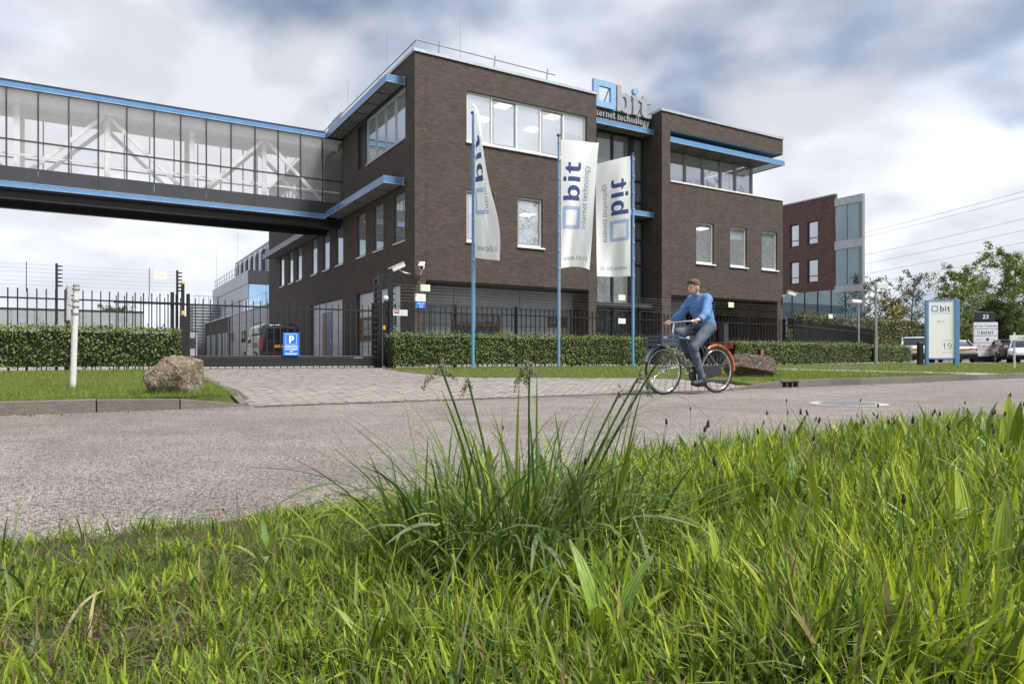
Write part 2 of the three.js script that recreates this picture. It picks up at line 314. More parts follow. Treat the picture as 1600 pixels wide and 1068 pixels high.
// kerb of single concrete stones
{
  const kerb = new THREE.Group(); kerb.name = 'kerb'; kerb.userData.kind = 'structure'; scene.add(kerb);
  const mats = [0, 1, 2].map(k => worn([0.125 + 0.02 * k, 0.114 + 0.018 * k, 0.098 + 0.015 * k], 0.95, 0.8 + 0.2 * k, 0.006));
  const stone = (u0, u1, h0, h1, k) => {
    const v0 = kerbV((u0 + u1) / 2), s = new THREE.Shape(), g0 = 0.006;
    // profile across, swept along with rising height
    const pts = [[0, -0.08], [0.012, 0], [0.03, 1], [0.05, 1.06], [0.15, 1.06], [0.15, -0.08]];
    const P3 = (x, q, h) => { const y = q[1] <= 0 ? q[1] : q[1] * h; return [x, y, -(v0 + q[0])]; };
    const pos = []; const A = pts.map(q => P3(u0 + g0, q, h0)), B = pts.map(q => P3(u1 - g0, q, h1));
    for (let i = 0; i < pts.length - 1; i++) pos.push(...A[i], ...B[i], ...B[i + 1], ...A[i], ...B[i + 1], ...A[i + 1]);
    for (const [E, f] of [[A, 0], [B, 1]]) for (let i = 1; i < E.length - 1; i++) pos.push(...(f ? [...E[0], ...E[i + 1], ...E[i]] : [...E[0], ...E[i], ...E[i + 1]]));
    const g = new THREE.BufferGeometry(); g.setAttribute('position', new THREE.Float32BufferAttribute(pos, 3)); g.computeVertexNormals();
    const m = own('kerb_stone', planarUV(g), mats[k % 3], kerb);
  };
  let k = 0;
  for (let u = -24; u < -0.2; u += 1) stone(u, u + 1, 0.118 + rr(-.004, .004), 0.118 + rr(-.004, .004), k = Math.floor(R() * 3));
  stone(0, 0.75, 0.118, 0.10, 1); stone(0.75, 1.5, 0.10, 0.012, 2);
  stone(9.15, 9.9, 0.012, 0.075, 0); stone(9.9, 10.38, 0.075, 0.115, 1);
  for (let u = 10.86; u < 46; u += 1) stone(u, u + 1, 0.12 + rr(-.004, .004), 0.12 + rr(-.004, .004), Math.floor(R() * 3));
  // low edging stones between lawn and driveway
  const edging = (line, side) => {
    for (let i = 0; i < line.length - 1; i++) {
      const a = new THREE.Vector2(...line[i]), b = new THREE.Vector2(...line[i + 1]), L = a.distanceTo(b), n = Math.max(1, Math.round(L / 0.9));
      for (let j = 0; j < n; j++) {
        const p = a.clone().lerp(b, j / n), q = a.clone().lerp(b, (j + 1) / n), d = q.clone().sub(p).normalize(), nn = new THREE.Vector2(-d.y, d.x).multiplyScalar(side * 0.05);
        p.addScaledVector(d, 0.006); q.addScaledVector(d, -0.006); const h = 0.035 + rr(-.006, .006);
        const g = bar(P(p.x + nn.x, lawnH(p.x, p.y) + h - 0.1, p.y + nn.y), P(q.x + nn.x, lawnH(q.x, q.y) + h - 0.1, q.y + nn.y), 0.09, 0.16);
        own('edging_stone', g, mats[Math.floor(R() * 3)], kerb);
      }
    }
  };
  edging(DRIVE_L, 1); edging(DRIVE_R.slice(1), -1);
  const concreteEdge = own('drop_kerb', poly([[1.5, 7.95], [9.15, 7.95], [9.15, 8.12], [1.5, 8.12]], () => 0.008), mats[2], kerb);
}
// kerb gully with three slots
{
  const b = P(10.62, 0, 8.13), t = thing('kerb_gully', 'cast iron kerb gully with dark slots beside the rough boulder', 'drain', b);
  const iron = worn([0.16, 0.13, 0.11], 0.7, 0.5, 0.003);
  part('gully_body', [box(10.38, 10.86, 0.105, 0.135, 8.12, 8.34), box(10.38, 10.41, -0.06, 0.105, 8.13, 8.34), box(10.83, 10.86, -0.06, 0.105, 8.13, 8.34), box(10.41, 10.83, -0.06, 0.105, 8.3, 8.34), box(10.41, 10.83, -0.06, 0.006, 8.125, 8.3)], iron, t);
  for (const u of [10.535, 10.68]) part('grate_bar', box(u, u + 0.025, 0.006, 0.105, 8.135, 8.165), iron, t);
}
// driveway of clay pavers laid at 45 degrees
{
  const drive = new THREE.Group(); drive.name = 'driveway'; drive.userData.kind = 'structure'; scene.add(drive);
  const outline = [...DRIVE_L, ...DRIVE_R.slice().reverse()];
  const all = [...outline]; all.splice(DRIVE_L.length, 0, [2.1, 23.5], [7.75, 23.5]);
  const inside = (u, v) => { let c = false; for (let i = 0, j = all.length - 1; i < all.length; j = i++) { const [a, b] = all[i], [d, e] = all[j]; if ((b > v) !== (e > v) && u < (d - a) * (v - b) / (e - b) + a) c = !c; } return c; };
  own('bedding_sand', sheet(1.2, 10.4, 8.1, 23.6, 40, 60, (u, v) => driveY(u, v) - 0.014), worn([0.17, 0.155, 0.13], 1, 0.6, 0.004), drive);
  const mk = (w, d) => { const g = new THREE.BoxGeometry(w, 0.06, d), p = g.attributes.position; const q = clean(g), pp = q.attributes.position; for (let i = 0; i < pp.count; i++) if (pp.getY(i) > 0) { pp.setX(i, pp.getX(i) * 0.975); pp.setZ(i, pp.getZ(i) * 0.955); } q.translate(0, -0.03, 0); q.computeVertexNormals(); return planarUV(q); };
  const geo = mk(0.205, 0.1);
  const tones = [[0.31, 0.28, 0.245], [0.33, 0.295, 0.255], [0.295, 0.269, 0.238], [0.31, 0.272, 0.238], [0.28, 0.252, 0.225]], mats = tones.map((t, i) => worn(t, 0.92, 0.35 + 0.05 * i, 0.003));
  const list = [], s = Math.SQRT1_2;
  for (let i = -90; i < 200; i++) for (let j = -330; j < 130; j++) {
    const a = (i + (j & 1) * 0.5) * 0.2115, b = j * 0.1065, u = (a + b) * s, v = (a - b) * s;
    if (!inside(u, v)) continue;
    list.push([u, v, Math.floor(R() * 5), rr(-0.004, 0.003), rr(-0.02, 0.02), rr(-0.012, 0.012), rr(-0.012, 0.012)]);
  }
  list.sort((p, q) => (p[0] * p[0] + p[1] * p[1]) - (q[0] * q[0] + q[1] * q[1]));
  const m4 = new THREE.Matrix4(), e = new THREE.Euler(), set = ([u, v, t, dy, a, b, c]) => { const sl = (driveY(u, v + 0.1) - driveY(u, v - 0.1)) / 0.2; e.set(Math.atan(sl) + b, Math.PI / 4 + a, c, 'XYZ'); return m4.makeRotationFromEuler(e).setPosition(u, driveY(u, v) + 0.004 + dy, -v); };
  list.slice(0, 300).forEach(q => { const m = own('paver', geo, mats[q[2]], drive); m.applyMatrix4(set(q)); });
  for (let t = 0; t < 5; t++) {
    const l = list.slice(300).filter(q => q[2] === t), im = fin(new THREE.InstancedMesh(geo, mats[t], l.length)); im.name = 'pavers'; im.userData.kind = 'stuff'; l.forEach((q, i) => im.setMatrixAt(i, set(q))); drive.add(im);
  }
}
// manhole cover in the road
{
  const t = thing('manhole_cover', 'pale round manhole cover set in the asphalt road', 'manhole cover', P(7.5, 0, 4.95));
  const ring = new THREE.RingGeometry(0.33, 0.42, 40); ring.rotateX(-Math.PI / 2); ring.translate(7.5, 0.005, -4.95); part('concrete_ring', planarUV(ring), worn([0.50, 0.49, 0.46], 0.9, 0.6, 0.003), t);
  const lid = []; const d = new THREE.CylinderGeometry(0.325, 0.325, 0.02, 40); d.translate(7.5, -0.002, -4.95); lid.push(d);
  for (let i = -4; i <= 4; i++) { const h = Math.sqrt(0.09 - (i * 0.065) ** 2 > 0 ? 0.09 - (i * 0.065) ** 2 : 0); if (h > 0.03) lid.push(bxl(7.5 + i * 0.065 - 0.012, 7.5 + i * 0.065 + 0.012, 0.008, 0.014, -4.95 - h, -4.95 + h)); }
  part('lid', lid, worn([0.42, 0.43, 0.44], 0.55, 0.4, 0.002, { metalness: 0.3 }), t);
}

// ------------------------------------------------------------------ main office building
const V0 = 24.19, U0 = 10.2, GY = 0.19;
const office = thing('office_building', 'three storey dark brown brick office with blue canopies and rooftop letters', 'building', P(20, GY, 36));
function windowUnit(parent, F, x0, x1, y0, y1, o = {}) {
  const { frame = M.white, fw = 0.07, recess = 0.09, mull = [], mw = 0.07, sash = [], pane = GL.office, sill = true, transom = null } = o;
  const w = sub('window', parent), d = 0.09, zf = -recess, zb = zf - d;
  const fr = [inF(F, x0, x0 + fw, y0, y1, zb, zf), inF(F, x1 - fw, x1, y0, y1, zb, zf), inF(F, x0 + fw, x1 - fw, y1 - fw, y1, zb, zf), inF(F, x0 + fw, x1 - fw, y0, y0 + fw * 1.4, zb, zf)];
  const xs = [x0 + fw, ...mull.flatMap(m => [m - mw / 2, m + mw / 2]), x1 - fw];
  for (const m of mull) fr.push(inF(F, m - mw / 2, m + mw / 2, y0 + fw * 1.4, y1 - fw, zb, zf + 0.001));
  if (transom !== null) for (let i = 0; i < xs.length; i += 2) fr.push(inF(F, xs[i], xs[i + 1], transom - fw / 2, transom + fw / 2, zb + 0.01, zf - 0.005));
  part('frame', fr, frame, w);
  for (let i = 0; i < xs.length; i += 2) {
    let a = xs[i], b = xs[i + 1], c = y0 + fw * 1.4, e = y1 - fw;
    if (sash.includes(i / 2)) { const t = 0.055, z1 = zf - 0.012, z0 = zb + 0.01; part('sash', [inF(F, a, a + t, c, e, z0, z1), inF(F, b - t, b, c, e, z0, z1), inF(F, a + t, b - t, e - t, e, z0, z1), inF(F, a + t, b - t, c, c + t, z0, z1)], M.grey, w); a += t; b -= t; c += t; e -= t; }
    const g = new THREE.PlaneGeometry(b - a, e - c); g.translate((a + b) / 2, (c + e) / 2, zf - d / 2); g.applyMatrix4(F); part('pane', g, pane, w);
  }
  if (sill) part('sill', inF(F, x0 - 0.04, x1 + 0.1, y0 - 0.05, y0 + 0.012, zb + 0.01, 0.06), frame === M.white ? M.white : M.zinc, w);
  return w;
}
const TOP = 12.0, SOF = 3.44;
{
  const F = FRONT(V0), B = office;
  // front wall of the block by the gate
  const wins = [[12.37, 18.17, 8.91, 10.9], [12.37, 13.57, 5.03, 7.05], [14.7, 15.9, 5.03, 7.05]];
  part('wall', wallPanel(F, rect(10.2, 18.7, SOF, TOP - 0.06), wins, 0.32), brickDark, B);
  part('pier', [wallPanel(F, rect(10.2, 10.64, GY - 0.1, SOF), [], 0.94)], brickDark, B);
  part('pier', [wallPanel(F, rect(18.29, 18.7, GY - 0.1, SOF), [], 1.21)], brickDark, B);
  for (const u of [10.69, 18.22]) part('joint_strip', box(u - 0.009, u + 0.009, SOF + 0.001, TOP - 0.07, V0 - 0.0015, V0 + 0.01), M.black, B);
  windowUnit(B, F, ...wins[0], { mull: [13.53, 14.69, 15.85, 17.01], sash: [1, 3] });
  windowUnit(B, F, ...wins[1], { sash: [0] }); windowUnit(B, F, ...wins[2], { sash: [0] });
  // wing beside the entrance
  const wins2 = [[24.71, 25.9, 5.03, 7.02], [27.04, 28.24, 5.03, 7.02], [29.36, 30.56, 5.03, 7.02]];
  part('wall', wallPanel(F, [[22.51, SOF], [31.0, SOF], [31.0, 8.72], [23.04, 8.72], [23.04, 11.14], [31.0, 11.14], [31.0, TOP - 0.06], [22.51, TOP - 0.06]], wins2, 0.32), brickDark, B);
  part('pier', wallPanel(F, rect(22.51, 23.08, GY - 0.1, SOF), [], 0.9), brickDark, B);
  part('pier', wallPanel(F, rect(30.58, 31.0, GY - 0.1, SOF), [], 1.6), brickDark, B);
  part('joint_strip', box(23.03, 23.048, SOF + 0.001, 8.7, V0 - 0.0015, V0 + 0.01), M.black, B);
  for (const w of wins2) windowUnit(B, F, ...w, { pane: GL.hall });
  // side walls
  const S = SIDE(U0), L = v => -v;
  const swin = [[25.16, 26.27], [27.5, 28.62], [29.71, 30.83], [32.98, 34.1], [35.25, 36.37], [37.57, 38.69], [40.83, 41.95], [42.9, 44.02], [45.25, 46.37]].map(([a, b]) => [-b, -a, 5.02, 6.95]);
  const strips = [[-30.78, -25.12, 8.95, 10.92], [-46.4, -42.3, 8.95, 10.92]];
  const doors = [[-38.75, -33.1], [-30.91, -25.64]].map(([a, b]) => [a, b, GY - 0.1, 3.38]);
  part('wall', wallPanel(S, [[-49.8, GY - 0.1], [doors[0][0], GY - 0.1], [doors[0][0], 3.38], [doors[0][1], 3.38], [doors[0][1], GY - 0.1], [doors[1][0], GY - 0.1], [doors[1][0], 3.38], [doors[1][1], 3.38], [doors[1][1], GY - 0.1], [-25.13, GY - 0.1], [-25.13, SOF], [-V0 - 0.32, SOF], [-V0 - 0.32, TOP - 0.06], [-49.8, TOP - 0.06]], [...swin, ...strips, [-36.1, -33.15, 7.3, 10.9]], 0.32), brickDark, B);
  part('joint_strip', box(U0 - 0.0015, U0 + 0.01, SOF + 0.001, TOP - 0.07, 25.03, 25.048), M.black, B);
  for (const w of swin) windowUnit(B, S, ...w, { frame: M.anthracite, fw: 0.05, recess: 0.015, pane: GL.side });
  windowUnit(B, S, -29.56, ...strips[0].slice(1), { frame: M.zinc, fw: 0.05, recess: 0.02, mull: [-28.45, -27.34, -26.23], mw: 0.06, pane: GL.side });
  part('cladding_panel', inF(S, -30.78, -29.57, 8.95, 10.92, -0.2, -0.1), M.dark, B);
  windowUnit(B, S, ...strips[1], { frame: M.zinc, fw: 0.05, recess: 0.02, mull: [-45.4, -44.35, -43.3], mw: 0.06, pane: GL.side });
  // other walls, roof and floors
  part('wall', box(18.38, 18.7, GY, TOP - 0.06, V0 + 0.32, 48), brickDark, B);
  part('wall', box(22.51, 22.83, SOF, TOP - 0.06, V0 + 0.32, 48), brickDark, B);
  part('wall', [box(30.68, 31.0, SOF, 8.72, V0 + 0.32, 40), box(30.68, 31, 11.14, TOP - 0.06, V0 + 0.32, 40), box(30.68, 31.0, 8.72, 11.14, 30, 40)], brickDark, B);
  part('wall', [box(10.52, 31, GY, TOP - 0.06, 49.48, 49.8)], brickDark, B);
  part('roof', [box(10.52, 18.38, TOP - 0.5, TOP - 0.35, V0 + 0.32, 49.48), box(22.83, 30.68, TOP - 0.5, TOP - 0.35, V0 + 0.32, 39.9), box(18.7, 22.51, 11.2, 11.34, 25.0, 49.48)], M.dark, B);
  // metal coping
  const cope = [box(10.15, 18.75, TOP - 0.06, TOP + 0.05, V0 - 0.05, V0 + 0.37), box(10.15, 10.57, TOP - 0.06, TOP + 0.05, V0 + 0.37, 49.8), box(18.33, 18.75, TOP - 0.06, TOP + 0.05, V0 + 0.37, 40)];
  part('coping', cope, M.zinc, B);
  part('coping', [box(22.46, 31.05, TOP - 0.06, TOP + 0.05, V0 - 0.05, V0 + 0.37), box(22.46, 22.88, TOP - 0.06, TOP + 0.05, V0 + 0.37, 40), box(30.63, 31.05, TOP - 0.06, TOP + 0.05, V0 + 0.37, 40)], M.zinc, B);
  // floors and rooms
  part('floor_slab', [box(10.52, 18.38, 3.46, 3.75, V0 + 0.33, 49.4), box(10.52, 18.38, 7.25, 7.6, V0 + 0.33, 49.4), box(22.83, 30.68, 3.46, 3.75, V0 + 0.33, 40), box(22.83, 30.68, 7.25, 7.6, V0 + 0.33, 40)], M.plaster, B);
  part('ceiling', [box(10.53, 18.37, 10.93, 11.0, V0 + 0.33, 49.4), box(10.53, 18.37, 7.08, 7.12, V0 + 0.33, 49.4), box(22.84, 30.67, 7.08, 7.12, V0 + 0.33, 40)], M.plaster, B);
  part('partition', [box(10.53, 18.37, 3.76, 7.07, 29.6, 29.7), box(10.53, 18.37, 7.61, 10.92, 31.2, 31.3), box(22.84, 30.67, 3.76, 7.07, 29.6, 29.7), box(14.2, 14.3, 3.76, 10.92, 31.3, 49)], M.plaster, B);
  const glow = new THREE.MeshStandardMaterial({ color: rgb(0.9, 0.88, 0.82), emissive: rgb(1, 0.86, 0.68), emissiveIntensity: 1.1, roughness: 0.8 });
  for (const [u, v, y] of [[14.5, 26.81, 10.92], [14.43, 24.95, 10.92], [17.09, 26.87, 10.92], [16.96, 24.98, 10.92], [17.0, 27.2, 7.07], [14.3, 26.9, 7.07], [26.5, 25.6, 7.07]]) {
    part('ceiling_light', box(u - 0.3, u + 0.3, y - 0.03, y - 0.001, v - 0.3, v + 0.3), glow, B);
    const l = new THREE.RectAreaLight(rgb(1, 0.88, 0.72), 2, 0.6, 0.6); l.name = 'ceiling_lamp'; l.position.set(u, y - 0.05, -v); l.lookAt(u, 0, -v); scene.add(l);
  }
  // ground floor recess behind the fence
  part('soffit', box(10.64, 18.29, SOF - 0.06, SOF - 0.002, V0 + 0.03, 25.5), M.dark, B); part('soffit', box(23.08, 30.58, SOF - 0.06, SOF - 0.002, V0 + 0.03, 30), M.dark, B);
  const RF = FRONT(25.4);
  const rw = [[12.26, 14.6, 0.95, 2.33], [16.94, 18.05, 1.82, 2.32]];
  part('recess_wall', wallPanel(RF, rect(10.64, 18.3, GY - 0.05, SOF - 0.06), rw, 0.2), M.panelGrey, B);
  for (const y of [1.1, 1.83, 2.56]) { const xs = y < 1.5 ? [[10.65, 12.22], [14.64, 18.28]] : y < 2 ? [[10.65, 12.22], [14.64, 16.9]] : [[10.65, 18.28]]; for (const [a, b] of xs) part('panel_joint', box(a, b, y - 0.008, y + 0.008, 25.392, 25.41), M.dark, B); }
  windowUnit(B, RF, ...rw[0], { frame: M.wood, recess: 0.02, pane: GL.dim, transom: 1.86, sill: false }); windowUnit(B, RF, ...rw[1], { frame: M.wood, recess: 0.02, pane: GL.dim, sill: false });
  for (const u of [11.42, 15.35, 16.3]) part('panel_joint', box(u - 0.008, u + 0.008, GY, 2.55, 25.391, 25.409), M.dark, B);
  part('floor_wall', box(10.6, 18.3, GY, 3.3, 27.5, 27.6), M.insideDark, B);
  // things standing in the rooms
  for (const [u, v, y, w, h] of [[13.0, 25.4, 7.6, 1.4, 0.74], [15.3, 26.2, 7.6, 1.6, 0.74], [17.3, 25.5, 7.6, 1.4, 0.74], [15.3, 25.6, 3.75, 1.4, 0.74], [25.4, 25.5, 3.75, 1.4, 0.74], [27.6, 25.8, 3.75, 1.4, 0.74]]) part('desk', [box(u - w / 2, u + w / 2, y + h - 0.04, y + h, v - 0.35, v + 0.35), box(u - w / 2, u - w / 2 + 0.04, y, y + h - 0.04, v - 0.3, v + 0.3), box(u + w / 2 - 0.04, u + w / 2, y, y + h - 0.04, v - 0.3, v + 0.3), box(u - 0.3, u + 0.3, y + h + 0.1, y + h + 0.48, v - 0.02, v + 0.02), box(u - 0.04, u + 0.04, y + h, y + h + 0.1, v - 0.02, v + 0.02)], M.anthracite, B);
  for (const [a, b, y0, y1] of [[17.1, 18.1, 10.1, 10.86], [12.45, 13.45, 10.5, 10.86], [12.42, 13.5, 6.2, 7.0], [27.1, 28.18, 6.45, 6.98]]) part('roller_blind', box(a, b, y0, y1, V0 + 0.22, V0 + 0.225), M.plaster, B);
  part('cabinet', box(10.6, 12.2, 7.6, 9.6, 30.6, 31.15), M.grey, B); part('cabinet', box(16.4, 18.2, 7.6, 9.4, 30.6, 31.15), M.grey, B);
  // clad bays on the yard side
  const bay = (v0, v1) => { for (let r = 0; r < 4; r++) { const n = 4, yb = GY + 0.02 + r * 0.79, yt = yb + (r === 3 ? 0.79 : 0.775); for (let k = 0; k < n; k++) { const a = v0 + 0.05 + (v1 - v0 - 0.1) / n * k, b = v0 + 0.05 + (v1 - v0 - 0.1) / n * (k + 1) - 0.015; bays.push([a, b, yb, yt]); } } };
  const bays = []; bay(25.64, 30.91); bay(33.1, 38.75);
  const holes = [[29.25, 30.85, 1.2, 2.32], [26.3, 27.1, 1.83, 2.32], [35.1, 37.0, GY, 2.85]];
  for (const [a, b, c, d] of bays) {
    if (holes.some(h => a < h[1] - 0.05 && b > h[0] + 0.05 && c < h[3] - 0.05 && d > h[2] + 0.05)) {
      // keep only what is left beside the opening
      const h = holes.find(h => a < h[1] - 0.05 && b > h[0] + 0.05 && c < h[3] - 0.05 && d > h[2] + 0.05), rest = [];
      if (c < h[2] - 0.02) rest.push([a, b, c, h[2]]); if (d > h[3] + 0.02) rest.push([a, b, h[3], d]);
      const c2 = Math.max(c, h[2]), d2 = Math.min(d, h[3]);
      if (a < h[0] - 0.02) rest.push([a, h[0], c2, d2]); if (b > h[1] + 0.02) rest.push([h[1], b, c2, d2]);
      if (rest.length) part('cladding_panel', rest.map(q => inF(S, -q[1], -q[0], q[2], q[3], -0.16, -0.12)), M.panel, B);
    } else part('cladding_panel', inF(S, -b, -a, c, d, -0.16, -0.12), M.panel, B);
  }
  part('backing', [inF(S, -38.75, -37.02, GY, 3.38, -0.22, -0.18), inF(S, -35.08, -33.1, GY, 3.38, -0.22, -0.18), inF(S, -37.02, -35.08, 2.86, 3.38, -0.22, -0.18), inF(S, -30.91, -25.64, 2.34, 3.38, -0.22, -0.18), inF(S, -30.91, -25.64, GY, 1.19, -0.22, -0.18), inF(S, -29.24, -27.12, 1.19, 2.34, -0.22, -0.18), inF(S, -26.28, -25.64, 1.19, 2.34, -0.22, -0.18)], M.dark, B);
  windowUnit(B, S, -30.85, -29.25, 1.2, 2.32, { frame: M.wood, recess: 0.11, pane: GL.dim, transom: 1.8, sill: false });
  windowUnit(B, S, -27.1, -26.3, 1.83, 2.32, { frame: M.wood, recess: 0.11, pane: GL.dim, sill: false });
  const dr = part('door', inF(S, -36.5, -35.15, GY, 2.78, -0.19, -0.13), M.doorBlue, B); part('handle', inF(S, -35.35, -35.25, 1.2, 1.5, -0.13, -0.07), M.silver, dr);
  part('door_frame', [inF(S, -36.98, -36.52, GY, 2.84, -0.2, -0.125), inF(S, -36.52, -35.1, 2.785, 2.84, -0.2, -0.125)], M.wood, B);
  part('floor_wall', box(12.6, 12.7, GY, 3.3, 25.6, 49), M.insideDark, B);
  // canopy: blue fascia, panelled underside
  function canopy(u0, u1, v0, v1, y, face, mat, n, alongV) {
    const c = sub('canopy', B);
    part('slab', box(u0 + 0.02, u1, y + 0.03, y + 0.2, v0 + 0.02, v1 - 0.02), M.dark, c);
    if (alongV) { part('fascia', box(u0 - 0.002, u0 + 0.02, y, y + 0.235, v0, v1), mat, c); part('fascia', box(u0 + 0.02, u1, y, y + 0.235, v0 - 0.002, v0 + 0.02), mat, c); part('edge_trim', [box(u0 - 0.012, u0 + 0.03, y + 0.235, y + 0.255, v0 - 0.012, v1), box(u0 - 0.012, u0 + 0.03, y - 0.02, y, v0 - 0.012, v1), box(u0 + 0.03, u1, y + 0.235, y + 0.255, v0 - 0.012, v0 + 0.03), box(u0 + 0.03, u1, y - 0.02, y, v0 - 0.012, v0 + 0.03)], M.zinc, c); part('end_plate', box(u1 - 0.06, u1 - 0.03, y - 0.06, y + 0.3, v0 - 0.04, v0 - 0.013), M.zinc, c); }
    else { part('fascia', box(u0, u1, y, y + 0.19, v0 - 0.002, v0 + 0.02), mat, c); part('edge_trim', [box(u0, u1, y + 0.19, y + 0.21, v0 - 0.012, v0 + 0.03), box(u0, u1, y - 0.02, y, v0 - 0.012, v0 + 0.03)], M.zinc, c); }
    for (let k = 0; k < n; k++) { const a = (alongV ? v0 : u0) + ((alongV ? v1 - v0 : u1 - u0)) / n * k + 0.05, b = a + (alongV ? v1 - v0 : u1 - u0) / n - 0.1; part('soffit_panel', alongV ? box(u0 + 0.1, u1 - 0.1, y + 0.0, y + 0.03, a, b) : box(a, b, y, y + 0.03, v0 + 0.1, v1 - 0.08), M.soffit, c); }
    return c;
  }
  canopy(9.43, U0 - 0.001, 25.11, 33.02, 11.0, 0, M.blue, 6, true);
  canopy(9.36, U0 - 0.001, 25.2, 33.02, 7.17, 0, M.blue, 6, true);
  canopy(9.36, U0 - 0.001, 36.4, 47.6, 6.96, 0, M.grey, 9, true);
  canopy(18.7, 22.51, 24.75, 25.5, 10.99, 0, M.blue, 3, false);
  canopy(18.7, 22.51, 24.72, 25.5, 7.1, 0, M.blue, 3, false);
  // loggia canopy of the wing, turning the corner
  { const c = sub('canopy', B);
    part('slab', [box(23.05, 31.2, 10.7, 10.82, V0 + 0.08, 25.7), box(30.3, 31.2, 10.7, 10.82, 25.7, 29.9)], M.black, c);
    part('fascia', box(23.05, 31.22, 10.64, 10.86, V0 + 0.05, V0 + 0.08), M.blue, c); part('fascia', box(31.2, 31.22, 10.64, 10.86, V0 + 0.08, 29.9), M.blue, c);
    part('edge_trim', [box(23.05, 31.23, 10.62, 10.64, V0 + 0.04, V0 + 0.1)], M.zinc, c);
    for (let k = 0; k < 5; k++) part('soffit_panel', box(23.1 + k * 1.44, 23.1 + k * 1.44 + 1.38, 10.675, 10.7, V0 + 0.14, 25.5), M.dark, c);
    part('soffit_panel', box(30.4, 31.15, 10.675, 10.7, V0 + 0.14, 29.8), M.zinc, c);
    part('lintel_soffit', [box(23.05, 30.67, 11.1, 11.138, V0 + 0.02, 30)], M.blue, c);
    part('parapet_cap', [box(23.04, 31.05, 8.72, 8.79, V0 - 0.04, V0 + 0.36), box(30.64, 31.05, 8.72, 8.79, V0 + 0.36, 30)], M.white, c);
    const ms = [24.38, 25.33, 26.58, 27.85, 28.95, 30.21]; const GF = FRONT(25.6);
    part('mullion', ms.slice(1).map(u => inF(GF, u - 0.07, u + 0.07, 7.6, 10.69, -0.06, 0.06)), M.grey, c);
    for (let k = 0; k < 6; k++) { const a = k ? ms[k - 1] : 22.9, b = k ? ms[k] : 24.38; const aa = k ? a + (k > 1 ? 0.07 : 0) : a, g = new THREE.PlaneGeometry(b - 0.07 - aa, 3.05); g.translate((aa + b - 0.07) / 2, 9.15, 0); g.applyMatrix4(GF); part('pane', g, GL.loggia, c); }
    for (let k = 0; k < 3; k++) { const g = new THREE.PlaneGeometry(1.35, 3.05); g.rotateY(-Math.PI / 2); g.translate(30.21, 9.15, -(26.35 + k * 1.42)); part('pane', g, GL.loggia, c); part('mullion', box(30.15, 30.27, 7.6, 10.69, 27.04 + k * 1.42, 27.1 + k * 1.42), M.grey, c); }
    part('room_wall', box(22.9, 30.1, 7.62, 10.65, 30, 30.15), M.plaster, c);
  }
  // entrance hall glazing between the two blocks
  { const GF = FRONT(25.57), c = sub('entrance_glazing', B), ms = [18.72, 19.7, 20.67, 21.79, 22.47], ts = [0.25, 2.9, 4.9, 6.1, 7.0, 7.88, 8.9, 10.95];
    part('frame', [...ms.map((u, i) => inF(GF, u - (i === 3 ? 0.14 : 0.05), u + (i === 3 ? 0.14 : 0.05), 0.2, 10.98, -0.08, 0.08)), ...ts.map((y, i) => inF(GF, 18.72, 22.48, y - 0.05, y + 0.05, -0.06, 0.06))], M.dark, c);
    for (let i = 0; i < 4; i++) for (let j = 0; j < ts.length - 1; j++) { const g = new THREE.PlaneGeometry(ms[i + 1] - ms[i] - 0.1, ts[j + 1] - ts[j] - 0.1); g.translate((ms[i] + ms[i + 1]) / 2, (ts[j] + ts[j + 1]) / 2, 0); g.applyMatrix4(GF); part('pane', g, j ? GL.hall : GL.dim, c); }
    part('floor_slab', [box(18.71, 22.5, 3.2, 3.6, 26.4, 36), box(18.71, 22.5, 7.1, 7.5, 25.8, 36), box(18.71, 22.5, 10.9, 11.1, 25.7, 36)], M.dark, c);
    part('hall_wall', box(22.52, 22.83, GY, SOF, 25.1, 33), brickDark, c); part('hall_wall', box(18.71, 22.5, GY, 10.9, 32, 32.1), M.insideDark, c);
    part('door_canopy', [box(18.75, 22.45, 2.82, 2.98, 24.6, 25.48)], M.anthracite, c);
    part('sign_band', box(18.7, 22.5, 11.2, 11.72, 24.86, 24.98), M.dark, B);
  }
  // passage under the wing
  part('recess_wall', [box(23.08, 26.4, GY - 0.02, SOF - 0.06, 26.6, 26.75)], M.panelGrey, B);
  part('recess_wall', [box(29.5, 30.58, GY - 0.02, SOF - 0.06, 25.8, 33.0)], brickDark, B);
  part('rail', [box(26.4, 29.5, 0.2, 1.0, 38, 38.05)], M.dark, B);
  // handrail on the roof
  { const c = sub('roof_railing', B);
    part('rail', [tube([P(10.41, 12.53, 46), P(10.41, 12.53, 24.6)], 0.025, 8, 2), tube([P(10.41, 12.53, 24.5), P(16.75, 12.5, 24.5)], 0.025, 8, 2)], M.grey, c);
    for (const u of [11.34, 13.8, 16.34]) part('rail_post', [bar(P(u, 12.03, 24.6), P(u, 12.66, 24.46), 0.05, 0.02)], M.silver, c);
    for (let k = 0; k < 7; k++) part('rail_post', [bar(P(10.5, 12.03, 25.7 + k * 2.9), P(10.38, 12.68, 25.7 + k * 2.9), 0.05, 0.02)], M.silver, c); }
  for (const [u, v, h] of [[13.0, 26, 14.62], [10.6, 28.14, 14.48], [10.6, 33.5, 14.2]]) part('lightning_rod', rod(P(u, 11.6, v), P(u, h, v), 0.012, 0.006, 5), M.grey, B);
  part('roof_vent', [box(11.0, 11.6, 11.6, 13.3, 37.6, 38.3), box(11.0, 11.6, 12.85, 13.35, 35.9, 37.6), rod(P(11.3, 13.1, 36), P(11.3, 11.6, 36), 0.22, 0.22, 16)], M.silver, B);
}
